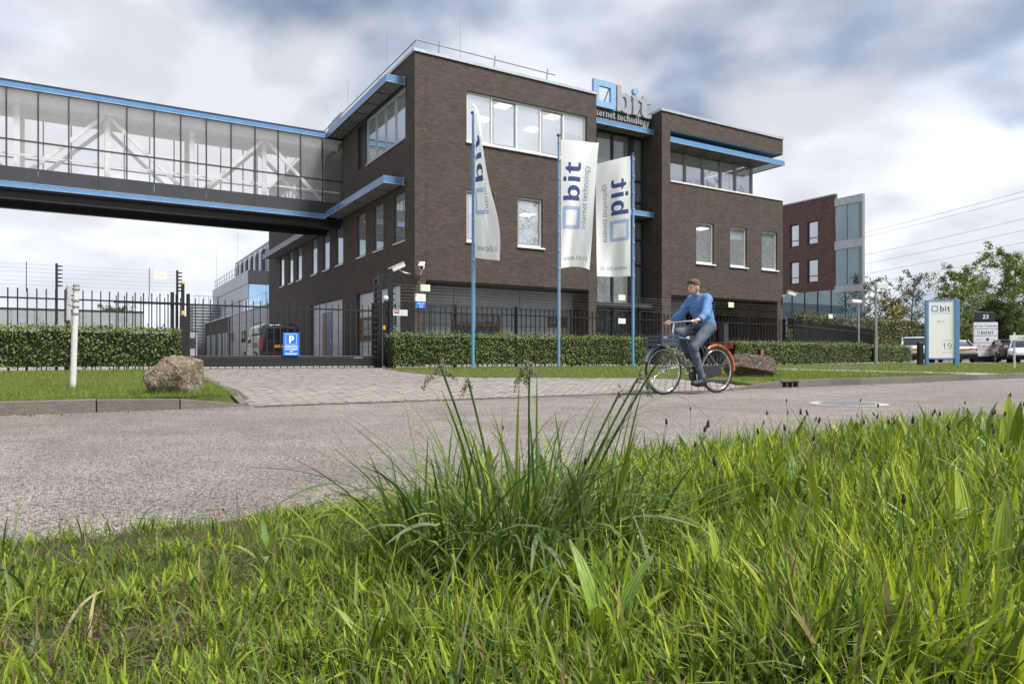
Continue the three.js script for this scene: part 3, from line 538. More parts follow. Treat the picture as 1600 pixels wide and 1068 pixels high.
// ------------------------------------------------------------------ rooftop letters
const fontBold = await new FontLoader().loadAsync('fonts/droid/droid_sans_bold.typeface.json');
const fontReg = await new FontLoader().loadAsync('fonts/droid/droid_sans_regular.typeface.json');
function text3(str, font, size, depth, bevel = 0) { const g = new TextGeometry(str, { font, size, depth, curveSegments: 6, bevelEnabled: bevel > 0, bevelThickness: bevel, bevelSize: bevel * 0.6, bevelSegments: 1 }); g.computeBoundingBox(); return clean(g); }
function fitText(g, u0, u1, y0, y1, v) { g.computeBoundingBox(); const b = g.boundingBox; g.translate(-b.min.x, -b.min.y, 0); g.scale((u1 - u0) / (b.max.x - b.min.x), (y1 - y0) / (b.max.y - b.min.y), 1); g.translate(u0, y0, -v); g.computeVertexNormals(); return g; }
{
  const t = thing('rooftop_sign', 'large rooftop letters bit with pale blue square above the entrance', 'sign', P(20.6, 11.35, 24.8));
  const sq = new THREE.Shape(); const x0 = 18.96, x1 = 20.21, y0 = 11.71, y1 = 12.91, r = 0.13;
  sq.moveTo(x0, y0); sq.lineTo(x1 - r, y0); sq.quadraticCurveTo(x1, y0, x1, y0 + r); sq.lineTo(x1, y1 - r); sq.quadraticCurveTo(x1, y1, x1 - r, y1); sq.lineTo(x0, y1); sq.closePath();
  const h = new THREE.Path(); h.moveTo(x0 + 0.3, y0 + 0.27); h.lineTo(x0 + 0.3, y1 - 0.27); h.lineTo(x1 - 0.28, y1 - 0.27); h.lineTo(x1 - 0.28, y0 + 0.27); h.closePath(); sq.holes.push(h);
  const ex = { depth: 0.14, bevelEnabled: false }, V = 24.85;
  const g = new THREE.ExtrudeGeometry(sq, ex); g.translate(0, 0, -V); part('square_letter', planarUV(g), M.paleBlue, t);
  part('letter', fitText(text3('b', fontBold, 1, 0.14), 20.3, 21.1, 11.68, 12.89, V), M.letterWhite, t);
  part('letter', [box(21.2, 21.52, 11.7, 11.76, V - 0.139, V), box(21.25, 21.52, 11.76, 12.45, V - 0.14, V), box(21.19, 21.52, 12.45, 12.58, V - 0.14, V)], M.letterWhite, t);
  const dot = new THREE.CylinderGeometry(0.17, 0.17, 0.14, 28); dot.rotateX(Math.PI / 2); dot.translate(21.4, 12.79, -V + 0.07); part('letter_dot', dot, M.paleBlue, t);
  part('letter', fitText(text3('t', fontBold, 1, 0.14), 21.62, 22.34, 11.66, 12.68, V), M.letterWhite, t);
  const line = fitText(text3('internet technology', fontBold, 0.3, 0.04), 18.86, 22.3, 11.24, 11.66, 24.85); part('lettering', line, M.letterWhite, t);
  part('strut', [rod(P(19.3, 12.8, 24.87), P(19.3, 11.4, 25.9), 0.025), rod(P(20.0, 12.8, 24.87), P(20.0, 11.4, 25.9), 0.025), rod(P(20.5, 12.7, 24.87), P(20.5, 11.4, 25.9), 0.025), rod(P(21.4, 12.7, 24.87), P(21.4, 11.4, 25.9), 0.025), rod(P(22.0, 12.4, 24.87), P(22.0, 11.4, 25.9), 0.025), rod(P(18.96, 11.72, 24.88), P(22.3, 11.72, 24.88), 0.02)], M.grey, t);
}
// ------------------------------------------------------------------ glazed footbridge
{
  const a = -9.08, b = 10.19, v0 = 33.05, v1 = 36.15, t = thing('footbridge', 'glazed covered footbridge with white trusses joining the brick office high above the yard', 'bridge', P(2, 6.72, 34.6));
  part('roof', [box(a, b, 10.95, 11.19, v0 + 0.02, v1 - 0.02), box(a, 9.36, 11.19, 11.24, v0 - 0.05, v1 + 0.05)], M.dark, t);
  part('fascia', box(a, 9.41, 10.98, 11.19, v0 - 0.03, v0 + 0.018), M.blue, t); part('fascia', box(a, 9.41, 10.98, 11.19, v1 - 0.018, v1 + 0.03), M.blue, t);
  part('edge_trim', [box(a, 9.4, 10.955, 10.978, v0 - 0.035, v0 + 0.015)], M.zinc, t);
  part('deck', [box(a, b, 7.31, 7.5, v0 + 0.08, v1 - 0.08)], M.panel, t); part('ceiling', box(a, b, 10.9, 10.948, v0 + 0.1, v1 - 0.1), M.white, t);
  part('fascia', box(a, 9.37, 7.11, 7.28, v0 - 0.12, v0 + 0.02), M.blue, t); part('fascia', box(a, 9.37, 7.11, 7.28, v1 - 0.02, v1 + 0.12), M.blue, t);
  part('edge_trim', [box(a, 9.37, 7.281, 7.3, v0 - 0.13, v0), box(a, 9.37, 7.09, 7.109, v0 - 0.13, v0 + 0.02)], M.zinc, t);
  part('girder', [box(a, 10.19, 6.74, 7.09, v0 + 0.25, v0 + 0.5), box(a, 10.19, 6.74, 7.09, v1 - 0.5, v1 - 0.25), box(a, 10.19, 7.02, 7.085, v0 + 0.02, v1 - 0.02)], M.black, t);
  for (const [vv, s] of [[v0, 1], [v1, -1]]) {
    for (let k = -2; k < 8; k++) { const x = -2.98 + k * 2.034 - 1.017; if (x + 0.2 > 10.18) continue; part('base_panel', box(x + 0.006, Math.min(x + 2.028, 10.18), 7.31, 7.88, vv, vv + s * 0.05), M.anthracite, t); }
    for (let k = -6; k < 14; k++) {
      const x = -2.98 + k * 1.017; if (x > 10.1) continue;
      part('mullion', box(x - 0.025, x + 0.025, 7.88, 10.95, vv - s * 0.01, vv + s * 0.08), M.anthracite, t);
      const x2 = Math.min(x + 1.017, 10.18);
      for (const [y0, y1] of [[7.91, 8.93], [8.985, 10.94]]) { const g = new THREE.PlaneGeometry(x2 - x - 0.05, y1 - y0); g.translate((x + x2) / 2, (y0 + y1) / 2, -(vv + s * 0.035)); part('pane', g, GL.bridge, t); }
    }
    part('transom', [box(a, b, 8.93, 8.985, vv + s * 0.01, vv + s * 0.07), box(a, b, 7.88, 7.91, vv + s * 0.01, vv + s * 0.07)], M.anthracite, t);
    const vt = vv + s * 0.5, tr = [];
    for (const [x0, x1] of [[-9, -5.9], [-2.7, -5.9], [-2.7, 0.36], [3.63, 0.36], [3.63, 6.7], [9.9, 6.7]]) part('truss_diagonal', bar(P(x0, 7.5, vt), P(x1, 10.6, vt), 0.1, 0.15), M.white, t);
    for (const x of [-5.9, -2.7, 0.4, 3.63, 6.7]) part('truss_post', box(x - 0.1, x + 0.1, 7.5, 10.6, vt + 0.07, vt + 0.19), M.white, t);
    part('truss_chord', [box(a, 10.1, 10.55, 10.94, vt - 0.1, vt + 0.1)], M.white, t);
    part('handrail', [box(a, 10.1, 8.42, 8.48, vv + s * 0.2, vv + s * 0.25)], M.white, t);
  }
}
// ------------------------------------------------------------------ lettering drawn on canvas
function canvasTex(w, h, draw) { const c = document.createElement('canvas'); c.width = w; c.height = h; const x = c.getContext('2d'); draw(x, w, h); const t = new THREE.CanvasTexture(c); t.colorSpace = THREE.SRGBColorSpace; t.anisotropy = 8; return t; }
const NAVY = '#46538c', PALE = '#b4cbea', GREYT = '#5b6080';
function logo(x, px, py, H, square = '#6aa0b4', word = NAVY, tag = true) {   // square + bit, H = cap height
  x.lineWidth = H * 0.2; x.strokeStyle = square; x.lineJoin = 'round'; x.strokeRect(px + H * 0.1, py - H * 0.9, H * 0.82, H * 0.82);
  x.fillStyle = word; x.font = `bold ${H * 1.32}px sans-serif`; x.textAlign = 'left'; x.textBaseline = 'alphabetic'; x.fillText('bit', px + H * 1.22, py);
  const w = x.measureText('bit').width;
  if (tag) { x.font = `${H * 0.3}px sans-serif`; const t = 'internet technology', tw = x.measureText(t).width; x.save(); x.translate(px, py + H * 0.36); x.scale((H * 1.22 + w) / tw, 1); x.fillText(t, 0, 0); x.restore(); }
}
// ------------------------------------------------------------------ flags on poles
const flagTex = canvasTex(512, 1664, (x, w, h) => {
  x.fillStyle = '#ffffff'; x.fillRect(0, 0, w, h);
  x.save(); x.translate(w * 0.56, h * 0.70); x.rotate(-Math.PI / 2);
  const H = w * 0.46;
  x.lineWidth = H * 0.22; x.strokeStyle = PALE; x.lineJoin = 'round'; x.strokeRect(H * 0.11, -H * 1.0, H * 1.06, H * 0.98);
  x.fillStyle = NAVY; x.font = `bold ${H * 1.42}px sans-serif`; x.textBaseline = 'alphabetic'; const bw = x.measureText('bit').width; x.save(); x.translate(H * 1.45, 0); x.scale(h * 0.52 * 0.62 / bw * 1.02, 1); x.fillText('bit', 0, 0); x.restore();
  x.fillStyle = '#4a5585'; x.font = `${H * 0.40}px sans-serif`; const tw = x.measureText('internet technology').width; x.save(); x.translate(0, H * 0.50); x.scale(h * 0.51 / tw, 1); x.fillText('internet technology', 0, 0); x.restore();
  x.restore();
  x.fillStyle = '#6a7196'; x.font = `${w * 0.165}px sans-serif`; x.textAlign = 'center'; x.fillText('www.bit.nl', w * 0.5, h * 0.945);
});
const flagMat = new THREE.MeshPhysicalMaterial({ map: flagTex, color: rgb(1, 1, 1), roughness: 0.95, side: THREE.DoubleSide, transmission: 0.3, thickness: 0 });
function flag(label, pole, yTop, W, Hh, shape) {
  const n = 16, m = 44, g = new THREE.PlaneGeometry(1, 1, n, m), p = g.attributes.position;
  for (let i = 0; i < p.count; i++) { const s = p.getX(i) + 0.5, d = 0.5 - p.getY(i); const q = shape(s, d); p.setXYZ(i, pole.x + q[0], yTop + q[1], pole.z + q[2]); }
  g.computeVertexNormals(); return solo('flag', g, flagMat, label, 'flag', 'flags on blue poles');
}
const poles = [[P(10.09, 0.18, 19.3), 'blue flagpole closest to the sliding gate'], [P(13.64, 0.18, 19.75), 'blue flagpole in the middle of the three by the hedge'], [P(17.25, 0.18, 20.1), 'blue flagpole closest to the office entrance']];
{
  const mk = (q) => null;
  poles.forEach(([b, label], i) => {
    const h = [7.95, 7.95, 7.95][i], t = thing('flagpole', label, 'flagpole', b, 'blue flagpoles');
    part('shaft', [rod(b.clone().setY(b.y - 0.1), b.clone().setY(b.y + 1.35), 0.052, 0.05, 14), rod(b.clone().setY(b.y + 1.35), b.clone().setY(b.y + h), 0.05, 0.036, 14)], M.poleBlue, t);
    part('cap', [rod(b.clone().setY(b.y + h), b.clone().setY(b.y + h + 0.05), 0.075, 0.06, 14)], M.black, t);
    for (let k = 0; k < 8; k++) part('flag_clip', rod(b.clone().add(new THREE.Vector3(0, h - 0.2 - k * 0.62, 0.04)), b.clone().add(new THREE.Vector3(0.0, h - 0.24 - k * 0.62, 0.1)), 0.018, 0.018, 6), M.white, t);
    part('halyard', rod(b.clone().add(new THREE.Vector3(0.06, 1.2, 0.03)), b.clone().add(new THREE.Vector3(0.05, h - 0.1, 0.03)), 0.005, 0.005, 4), M.white, t);
  });
  // camera-side directions in the world: RX to the right of the picture, RZ towards the viewer
  const RX = new THREE.Vector3(0.8589, 0, 0.5121), RZ = new THREE.Vector3(-0.5121, 0, 0.8589);
  const dir = (a) => RX.clone().multiplyScalar(Math.cos(a)).addScaledVector(RZ, Math.sin(a));
  flag('white flag folded narrow on the pole nearest the gate', poles[0][0], 0.18 + 7.9, 1.3, 4.5, (s, d) => {
    const a = mix(1.62, 0.48, Math.pow(d, 0.6)), w = mix(0.62, 0.92, d) * s, q = dir(a), k = (0.07 * Math.sin(s * 9 + d * 7) + 0.03 * Math.sin(s * 17 - d * 11)) * s;
    return [q.x * w + RX.x * (0.05 + k), 0.12 * s * (1 - d) - d * 4.45 - 0.15 * s * d, q.z * w + RX.z * (0.05 + k)];
  });
  flag('white flag spread open and readable on the middle pole', poles[1][0], 0.18 + 7.82, 1.3, 4.4, (s, d) => {
    const w = s * mix(1.33, 0.98, Math.pow(d, 0.8)), a = 0.12 * Math.sin(d * 3) - 0.1, q = dir(a), k = (0.09 * Math.sin(s * 5.5 + d * 3.2) + 0.025 * Math.sin(s * 13 + d * 9)) * Math.min(1, s * 3) * (0.4 + d);
    return [q.x * w + RX.x * 0.08 + RZ.x * k, -d * 4.42 - 0.06 * s + 0.1 * Math.sin(s * 3.1) * d, q.z * w + RX.z * 0.08 + RZ.z * k];
  });
  flag('white flag seen from behind with mirrored writing by the entrance', poles[2][0], 0.18 + 7.86, 1.3, 4.4, (s, d) => {
    const w = s * mix(1.3, 1.26, d), a = Math.PI + 0.15 * Math.sin(d * 2.5), q = dir(a), k = (0.08 * Math.sin(s * 4.5 + d * 2.6) + 0.025 * Math.sin(s * 12 - d * 8)) * Math.min(1, s * 3) * (0.4 + d);
    return [q.x * w - RX.x * 0.08 + RZ.x * k, -d * 4.5 - 0.3 * s * (1 - d) + 0.02, q.z * w - RX.z * 0.08 + RZ.z * k];
  });
}
// ------------------------------------------------------------------ steel fences and sliding gate
const unitBar = (() => { const g = new THREE.BoxGeometry(0.028, 1, 0.028); g.translate(0, 0.5, 0); return clean(g); })();
const wireMat = std([0.30, 0.30, 0.31], 0.5, { metalness: 0.5 });
function fenceRun(label, a, b, o = {}) {                     // a, b: [u, v]
  const A = new THREE.Vector2(...a), B = new THREE.Vector2(...b), L = A.distanceTo(B), d = B.clone().sub(A).normalize(), at = (s, y, off = 0) => P(A.x + d.x * s - d.y * off, y, A.y + d.y * s + d.x * off);
  const { posts = 2.45, y0 = 0.2, y1 = 2.28, rail = 2.03, wires = true, rods = [], spacing = 0.2, first = 0.1 } = o;
  const t = thing('steel_fence', label, 'fence', at(L / 2, 0.18));
  const ang = Math.atan2(d.y, d.x), bt = baseOf(t);
  part('rail', [bar(at(0, rail, -0.03), at(L, rail, -0.03), 0.03, 0.04)], M.black, t); part('rail', [bar(at(0, 0.36, -0.03), at(L, 0.36, -0.03), 0.03, 0.04)], M.black, t);
  for (let s = first; s < L - 0.03; s += spacing) { const m = own('bar', unitBar, M.black, t); m.scale.y = y1 - y0; m.position.copy(at(s, y0)).sub(bt); m.rotation.y = ang; }
  for (let s = 0.01; s < L + 0.01; s += posts) part('post', bar(at(s, 0.1, 0.06), at(s, 2.34, 0.06), 0.09, 0.09).translate(0, 0, 0), M.black, t);
  if (wires) for (let k = 0; k < 6; k++) { const y = 2.38 + k * 0.1 + (k > 2 ? 0.02 : 0); part('wire', tube([at(0, y, 0.02), at(L * 0.5, y - 0.012, 0.02), at(L, y, 0.02)], 0.0027, 4, 8), wireMat, t); }
  for (const [s, thick] of rods) {
    if (thick) { part('wire_post', bar(at(s, 0.15, 0.02), at(s, 2.95, 0.02), 0.055, 0.055), M.black, t); for (let k = 0; k < 6; k++) part('insulator', rod(at(s + 0.03, 2.38 + k * 0.1, 0.02), at(s + 0.13, 2.38 + k * 0.1, 0.02), 0.022, 0.016, 8), M.rubber, t); }
    else part('wire_rod', rod(at(s, 2.2, 0.02), at(s, 2.96, 0.02), 0.011, 0.009, 6), M.black, t);
  }
  return t;
}
fenceRun('black steel bar fence behind the long hedge left of the sliding gate', [-8.0, 21.4], [2.0, 21.4], { rods: [[7.12, 1], [9.93, 1], [6.48, 0], [9.24, 0], [3.2, 0]] });
fenceRun('black steel bar fence along the front of the brick office', [8.05, 21.4], [18.6, 21.4], { rods: [[1.0, 0], [2.4, 0], [5.05, 0], [8.0, 0], [10.5, 0]] });
fenceRun('black steel bar fence beside the entrance wing', [22.7, 21.4], [28.3, 21.4], { rods: [[0.2, 1], [2.8, 0], [5.4, 0]] });
fenceRun('black steel fence running off at an angle behind the right hedge', [28.4, 21.45], [43.2, 26.75], { rods: [[8, 0], [14, 1]], spacing: 0.14 });
fenceRun('black steel entrance gate in the gap of the hedge', [18.75, 21.4], [22.55, 21.4], { wires: true, posts: 3.7, rods: [] });
{
  const t = thing('sliding_gate', 'long black sliding gate with a deep bottom beam across the driveway', 'gate', P(4.9, 0.2, 21.62)), v = 21.62, bt = baseOf(t);
  const beam = new THREE.Shape(); [[-0.09, 0.26], [0.09, 0.26], [0.09, 0.56], [0.07, 0.58], [-0.07, 0.58], [-0.09, 0.56]].forEach((q, i) => i ? beam.lineTo(...q) : beam.moveTo(...q)); beam.closePath();
  const g = new THREE.ExtrudeGeometry(beam, { depth: 5.4, bevelEnabled: false }); g.rotateY(Math.PI / 2); g.translate(2.3, 0, -v); part('bottom_beam', planarUV(g), M.black, t);
  part('beam_groove', [box(2.31, 7.69, 0.33, 0.345, v - 0.096, v - 0.089), box(2.31, 7.69, 0.5, 0.515, v - 0.096, v - 0.089)], M.anthracite, t);
  part('top_rail', box(0.4, 7.7, 2.0, 2.05, v - 0.025, v + 0.025), M.black, t);
  for (let u = 0.46; u < 7.66; u += 0.196) { const m = own('bar', unitBar, M.black, t); m.scale.set(0.85, 2.0, 0.85); m.position.set(u, 0.2, -v + (u < 2.3 ? 0 : 0)).sub(bt); }
  part('end_post', box(7.62, 7.7, 0.26, 2.28, v - 0.04, v + 0.04), M.black, t);
  part('name_plate', box(7.0, 7.28, 0.5, 0.53, v - 0.1, v - 0.0965), M.grey, t);
}
{ // guide portal right, catch post left
  const t = thing('gate_portal', 'tall black double gate portal with comb insulators beside the hedge', 'gate post', P(7.9, 0.18, 21.6));
  part('post', box(7.76, 7.88, 0.18, 3.05, 21.36, 21.48), M.black, t); part('post', box(8.12, 8.26, 0.18, 3.13, 21.36, 21.5), M.black, t); part('post', box(7.78, 7.88, 0.18, 3.05, 21.78, 21.9), M.black, t);
  part('head_beam', [box(7.76, 8.26, 3.131, 3.2, 21.36, 21.5), box(7.77, 7.87, 3.051, 3.12, 21.37, 21.89)], M.black, t);
  part('foot_plate', [box(7.6, 7.98, 0.178, 0.22, 21.28, 21.95), box(8.06, 8.32, 0.178, 0.21, 21.3, 21.56)], M.black, t);
  for (let k = 0; k < 13; k++) { const y = 0.5 + k * 0.19; part('insulator', rod(P(8.26, y, 21.43), P(8.36, y, 21.43), 0.025, 0.018, 8), M.rubber, t); part('insulator', rod(P(7.76, y, 21.42), P(7.62, y, 21.42), 0.025, 0.018, 8), M.rubber, t); }
  const lamp = new THREE.SphereGeometry(0.09, 16, 12); lamp.translate(7.98, 2.42, -21.3); part('detector_dome', lamp, M.white, t);
  part('detector_arm', [rod(P(7.98, 2.36, 21.32), P(7.9, 2.2, 21.4), 0.02), rod(P(7.92, 2.28, 21.3), P(7.92, 0.25, 21.3), 0.045, 0.045, 10)], M.black, t);
  part('safety_marker', rod(P(7.92, 1.42, 21.3), P(7.92, 1.55, 21.3), 0.047, 0.047, 12), std([0.75, 0.42, 0.02], 0.5), t);
}
{
  const t = thing('gate_post', 'thick black gate post with yellow bands at the hedge end', 'gate post', P(2.12, 0.18, 21.2));
  part('post', box(1.98, 2.22, 0.15, 1.66, 21.1, 21.3), M.black, t);
  part('tube', [rod(P(2.05, 1.66, 21.2), P(2.05, 2.55, 21.2), 0.045, 0.045, 12), rod(P(2.2, 0.3, 21.34), P(2.2, 2.3, 21.34), 0.05, 0.05, 10)], M.black, t);
  const yel = std([0.72, 0.40, 0.02], 0.45); part('warning_band', rod(P(2.05, 1.7, 21.2), P(2.05, 1.82, 21.2), 0.05, 0.05, 12), yel, t);
  const s = new THREE.SphereGeometry(0.05, 12, 8); s.scale(1, 1.3, 1); s.translate(2.05, 2.58, -21.2); part('beacon', s, yel, t);
  part('bracket', bar(P(1.95, 2.46, 21.4), P(2.05, 2.46, 21.22), 0.03, 0.03), M.black, t);
}
// plates and warning signs
function plate(name, label, cat, w, h, c, turn, tex, group) {   // flat plate with print, thickness 4 mm, centre c
  const m = [M.white, M.white, M.white, M.white, new THREE.MeshStandardMaterial({ map: tex, roughness: 0.5 }), M.white];
  const t = new THREE.Group(); t.name = numbered(name); t.position.copy(c); t.rotation.y = turn; scene.add(t); meta(t, label, cat, group);
  const back = new THREE.BoxGeometry(w, h, 0.006); own('plate', back, M.white, t);
  const f = new THREE.PlaneGeometry(w, h); f.translate(0, 0, 0.0045); own('print', f, m[4], t); return t;
}
plate('parking_sign', 'blue parking sign with white P hanging on the sliding gate', 'sign', 0.48, 0.69, P(5.05, 0.93, 21.48), 0, canvasTex(240, 345, (x, w, h) => {
  x.fillStyle = '#1f6fd8'; x.fillRect(0, 0, w, h); x.strokeStyle = '#e8eefc'; x.lineWidth = 5; x.strokeRect(40, 22, 160, 158); x.fillStyle = '#fff'; x.textAlign = 'center'; x.font = 'bold 150px sans-serif'; x.fillText('P', w / 2, 156);
  x.font = 'bold 36px sans-serif'; ['Elektrische', 'voertuigen', 'en', 'Personeel'].forEach((s, i) => x.fillText(s, w / 2, 222 + i * 36));
}));
plate('intercom_sign', 'white plate with a red and black panel on the fence beside the gate portal', 'sign', 0.5, 0.2, P(8.33 + 0.16, 1.98, 21.33), 0, canvasTex(250, 100, (x, w, h) => { x.fillStyle = '#dfe2e6'; x.fillRect(0, 0, w, h); x.fillStyle = '#222'; x.fillRect(14, 8, 90, 56); x.fillStyle = '#c8385a'; x.fillRect(19, 13, 80, 38); x.fillStyle = '#fff'; for (let i = 0; i < 3; i++) { x.beginPath(); x.arc(33 + i * 26, 32, 9, 0, 7); x.fill(); } }));
plate('camera_notice', 'white camera surveillance notice on the brick corner pier', 'sign', 0.44, 0.27, P(10.41, 2.76, 24.17), 0, canvasTex(220, 135, (x, w, h) => { x.fillStyle = '#eeece2'; x.fillRect(0, 0, w, h); x.fillStyle = '#222'; x.fillRect(18, 22, 34, 18); x.fillRect(24, 40, 8, 14); x.font = '26px sans-serif'; x.textAlign = 'left'; x.fillText('camera', 76, 60); x.fillText('bewaking', 62, 104); }));
plate('notice_board', 'small blue notice plate below the camera notice on the pier', 'sign', 0.42, 0.24, P(10.41, 2.48, 24.17), 0, canvasTex(210, 120, (x, w, h) => { x.fillStyle = '#2f78d6'; x.fillRect(0, 0, w, h); x.fillStyle = '#cfe0fa'; for (let j = 0; j < 4; j++) { x.fillRect(56, 16 + j * 26, 60, 8); x.fillRect(132, 16 + j * 26, 60, 8); } }));
const warnTex = canvasTex(160, 110, (x, w, h) => { x.fillStyle = '#d9dcc6'; x.fillRect(0, 0, w, h); x.fillStyle = '#3a3a34'; x.font = 'bold 26px sans-serif'; x.textAlign = 'center'; x.fillText('~ ~ ~ ~', w / 2, 74); });
[[9.37, 2.83, 21.33, 'pale electric fence warning plate in front of the brick pier'], [1.5, 2.78, 21.33, 'pale electric fence warning plate over the hedge against the sky'], [17.75, 2.87, 21.33, 'pale electric fence warning plate near the entrance glazing'], [23.9, 2.82, 21.33, 'pale electric fence warning plate under the wing beside the cyclist'], [33.6, 2.7, 23.2, 'pale electric fence warning plate before the neighbouring building']].forEach(([u, y, v, l]) => plate('warning_sign', l, 'sign', 0.34, 0.22, P(u, y, v), 0, warnTex, 'electric fence warning plates'));
plate('entrance_sign', 'small white notice on the fence behind the third flagpole', 'sign', 0.36, 0.2, P(17.75, 1.95, 21.33), 0, canvasTex(180, 100, (x, w, h) => { x.fillStyle = '#e4e6e8'; x.fillRect(0, 0, w, h); x.fillStyle = '#777'; x.fillRect(20, 30, 140, 8); x.fillRect(20, 56, 110, 8); }));
// wall cameras
function wallCamera(label, mount, head, turn, tilt) {
  const t = thing('security_camera', label, 'camera', mount, 'white security cameras');
  part('bracket', [rod(mount, mount.clone().lerp(head, 0.55).setY(mount.y + 0.02), 0.028, 0.03, 8), rod(mount.clone().lerp(head, 0.55).setY(mount.y + 0.02), head.clone().setY(head.y - 0.06), 0.028, 0.024, 8)], M.white, t);
  const c = new THREE.Group(); c.name = 'housing'; c.position.copy(head).sub(mount); c.rotation.set(0, turn, 0); t.add(c);
  const body = chamfer(0.17, 0.15, 0.5, 0.02); body.rotateX(tilt); own('body', body, M.white, c);
  const hood = chamfer(0.2, 0.025, 0.62, 0.006); hood.translate(0, 0.1, 0.05); hood.rotateX(tilt); own('sun_hood', hood, M.white, c);
  const lens = new THREE.CylinderGeometry(0.05, 0.05, 0.03, 14); lens.rotateX(Math.PI / 2); lens.translate(0, -0.01, 0.255); lens.rotateX(tilt); own('lens', lens, M.rubber, c);
  return t;
}
wallCamera('white security camera on the side wall pointing along the yard', P(10.19, 3.66, 24.5), P(9.62, 3.86, 24.35), -1.9, 0.45);
wallCamera('white security camera on the front corner pointing at the road', P(10.42, 3.6, 24.18), P(10.3, 3.88, 23.75), -0.5, 0.35);
wallCamera('white security camera on the far corner of the entrance wing', P(30.95, 3.72, 24.18), P(31.3, 3.85, 23.9), 1.3, 0.25);
// ------------------------------------------------------------------ leaves
// many small leaf faces with their own tint, in one geometry
class Leaves {
  constructor() { this.p = []; this.n = []; this.c = []; }
  leaf(c, dir, up, len, wid, col, fold = 0.25) {               // c base, dir along the leaf, up: side the blade faces
    const s = dir.clone().cross(up).normalize(), n = s.clone().cross(dir).normalize();
    const tip = c.clone().addScaledVector(dir, len), m = c.clone().addScaledVector(dir, len * 0.5).addScaledVector(n, -wid * fold), a = c.clone().addScaledVector(dir, len * 0.45).addScaledVector(s, wid * 0.5), b = c.clone().addScaledVector(dir, len * 0.45).addScaledVector(s, -wid * 0.5);
    for (const t of [[c, a, m], [a, tip, m], [tip, b, m], [b, c, m]]) for (const q of t) { this.p.push(q.x, q.y, q.z); this.n.push(n.x, n.y, n.z); this.c.push(...col); }
  }
  quad(c, dir, up, len, wid, col) { const s = dir.clone().cross(up).normalize(), n = s.clone().cross(dir).normalize(); const tip = c.clone().addScaledVector(dir, len), a = c.clone().addScaledVector(dir, len * 0.5).addScaledVector(s, wid * 0.5), b = c.clone().addScaledVector(dir, len * 0.5).addScaledVector(s, -wid * 0.5); for (const t of [[c, a, tip], [c, tip, b]]) for (const q of t) { this.p.push(q.x, q.y, q.z); this.n.push(n.x, n.y, n.z); this.c.push(...col); } }
  geometry() { const g = new THREE.BufferGeometry(); g.setAttribute('position', new THREE.Float32BufferAttribute(this.p, 3)); g.setAttribute('normal', new THREE.Float32BufferAttribute(this.n, 3)); g.setAttribute('uv', new THREE.Float32BufferAttribute(new Float32Array(this.p.length / 3 * 2), 2)); g.setAttribute('color', new THREE.Float32BufferAttribute(this.c, 3)); return g; }
}
const leafMat = new THREE.MeshPhysicalMaterial({ color: 0xffffff, vertexColors: true, roughness: 0.62, side: THREE.DoubleSide, transmission: 0.35, thickness: 0 });
const leafGloss = new THREE.MeshPhysicalMaterial({ color: 0xffffff, vertexColors: true, roughness: 0.45, side: THREE.DoubleSide, transmission: 0.3, thickness: 0 });
const rv = () => new THREE.Vector3(rr(-1, 1), rr(-1, 1), rr(-1, 1)).normalize();
const tint = (a, b, t, k = 1) => [mix(a[0], b[0], t) * k, mix(a[1], b[1], t) * k, mix(a[2], b[2], t) * k];
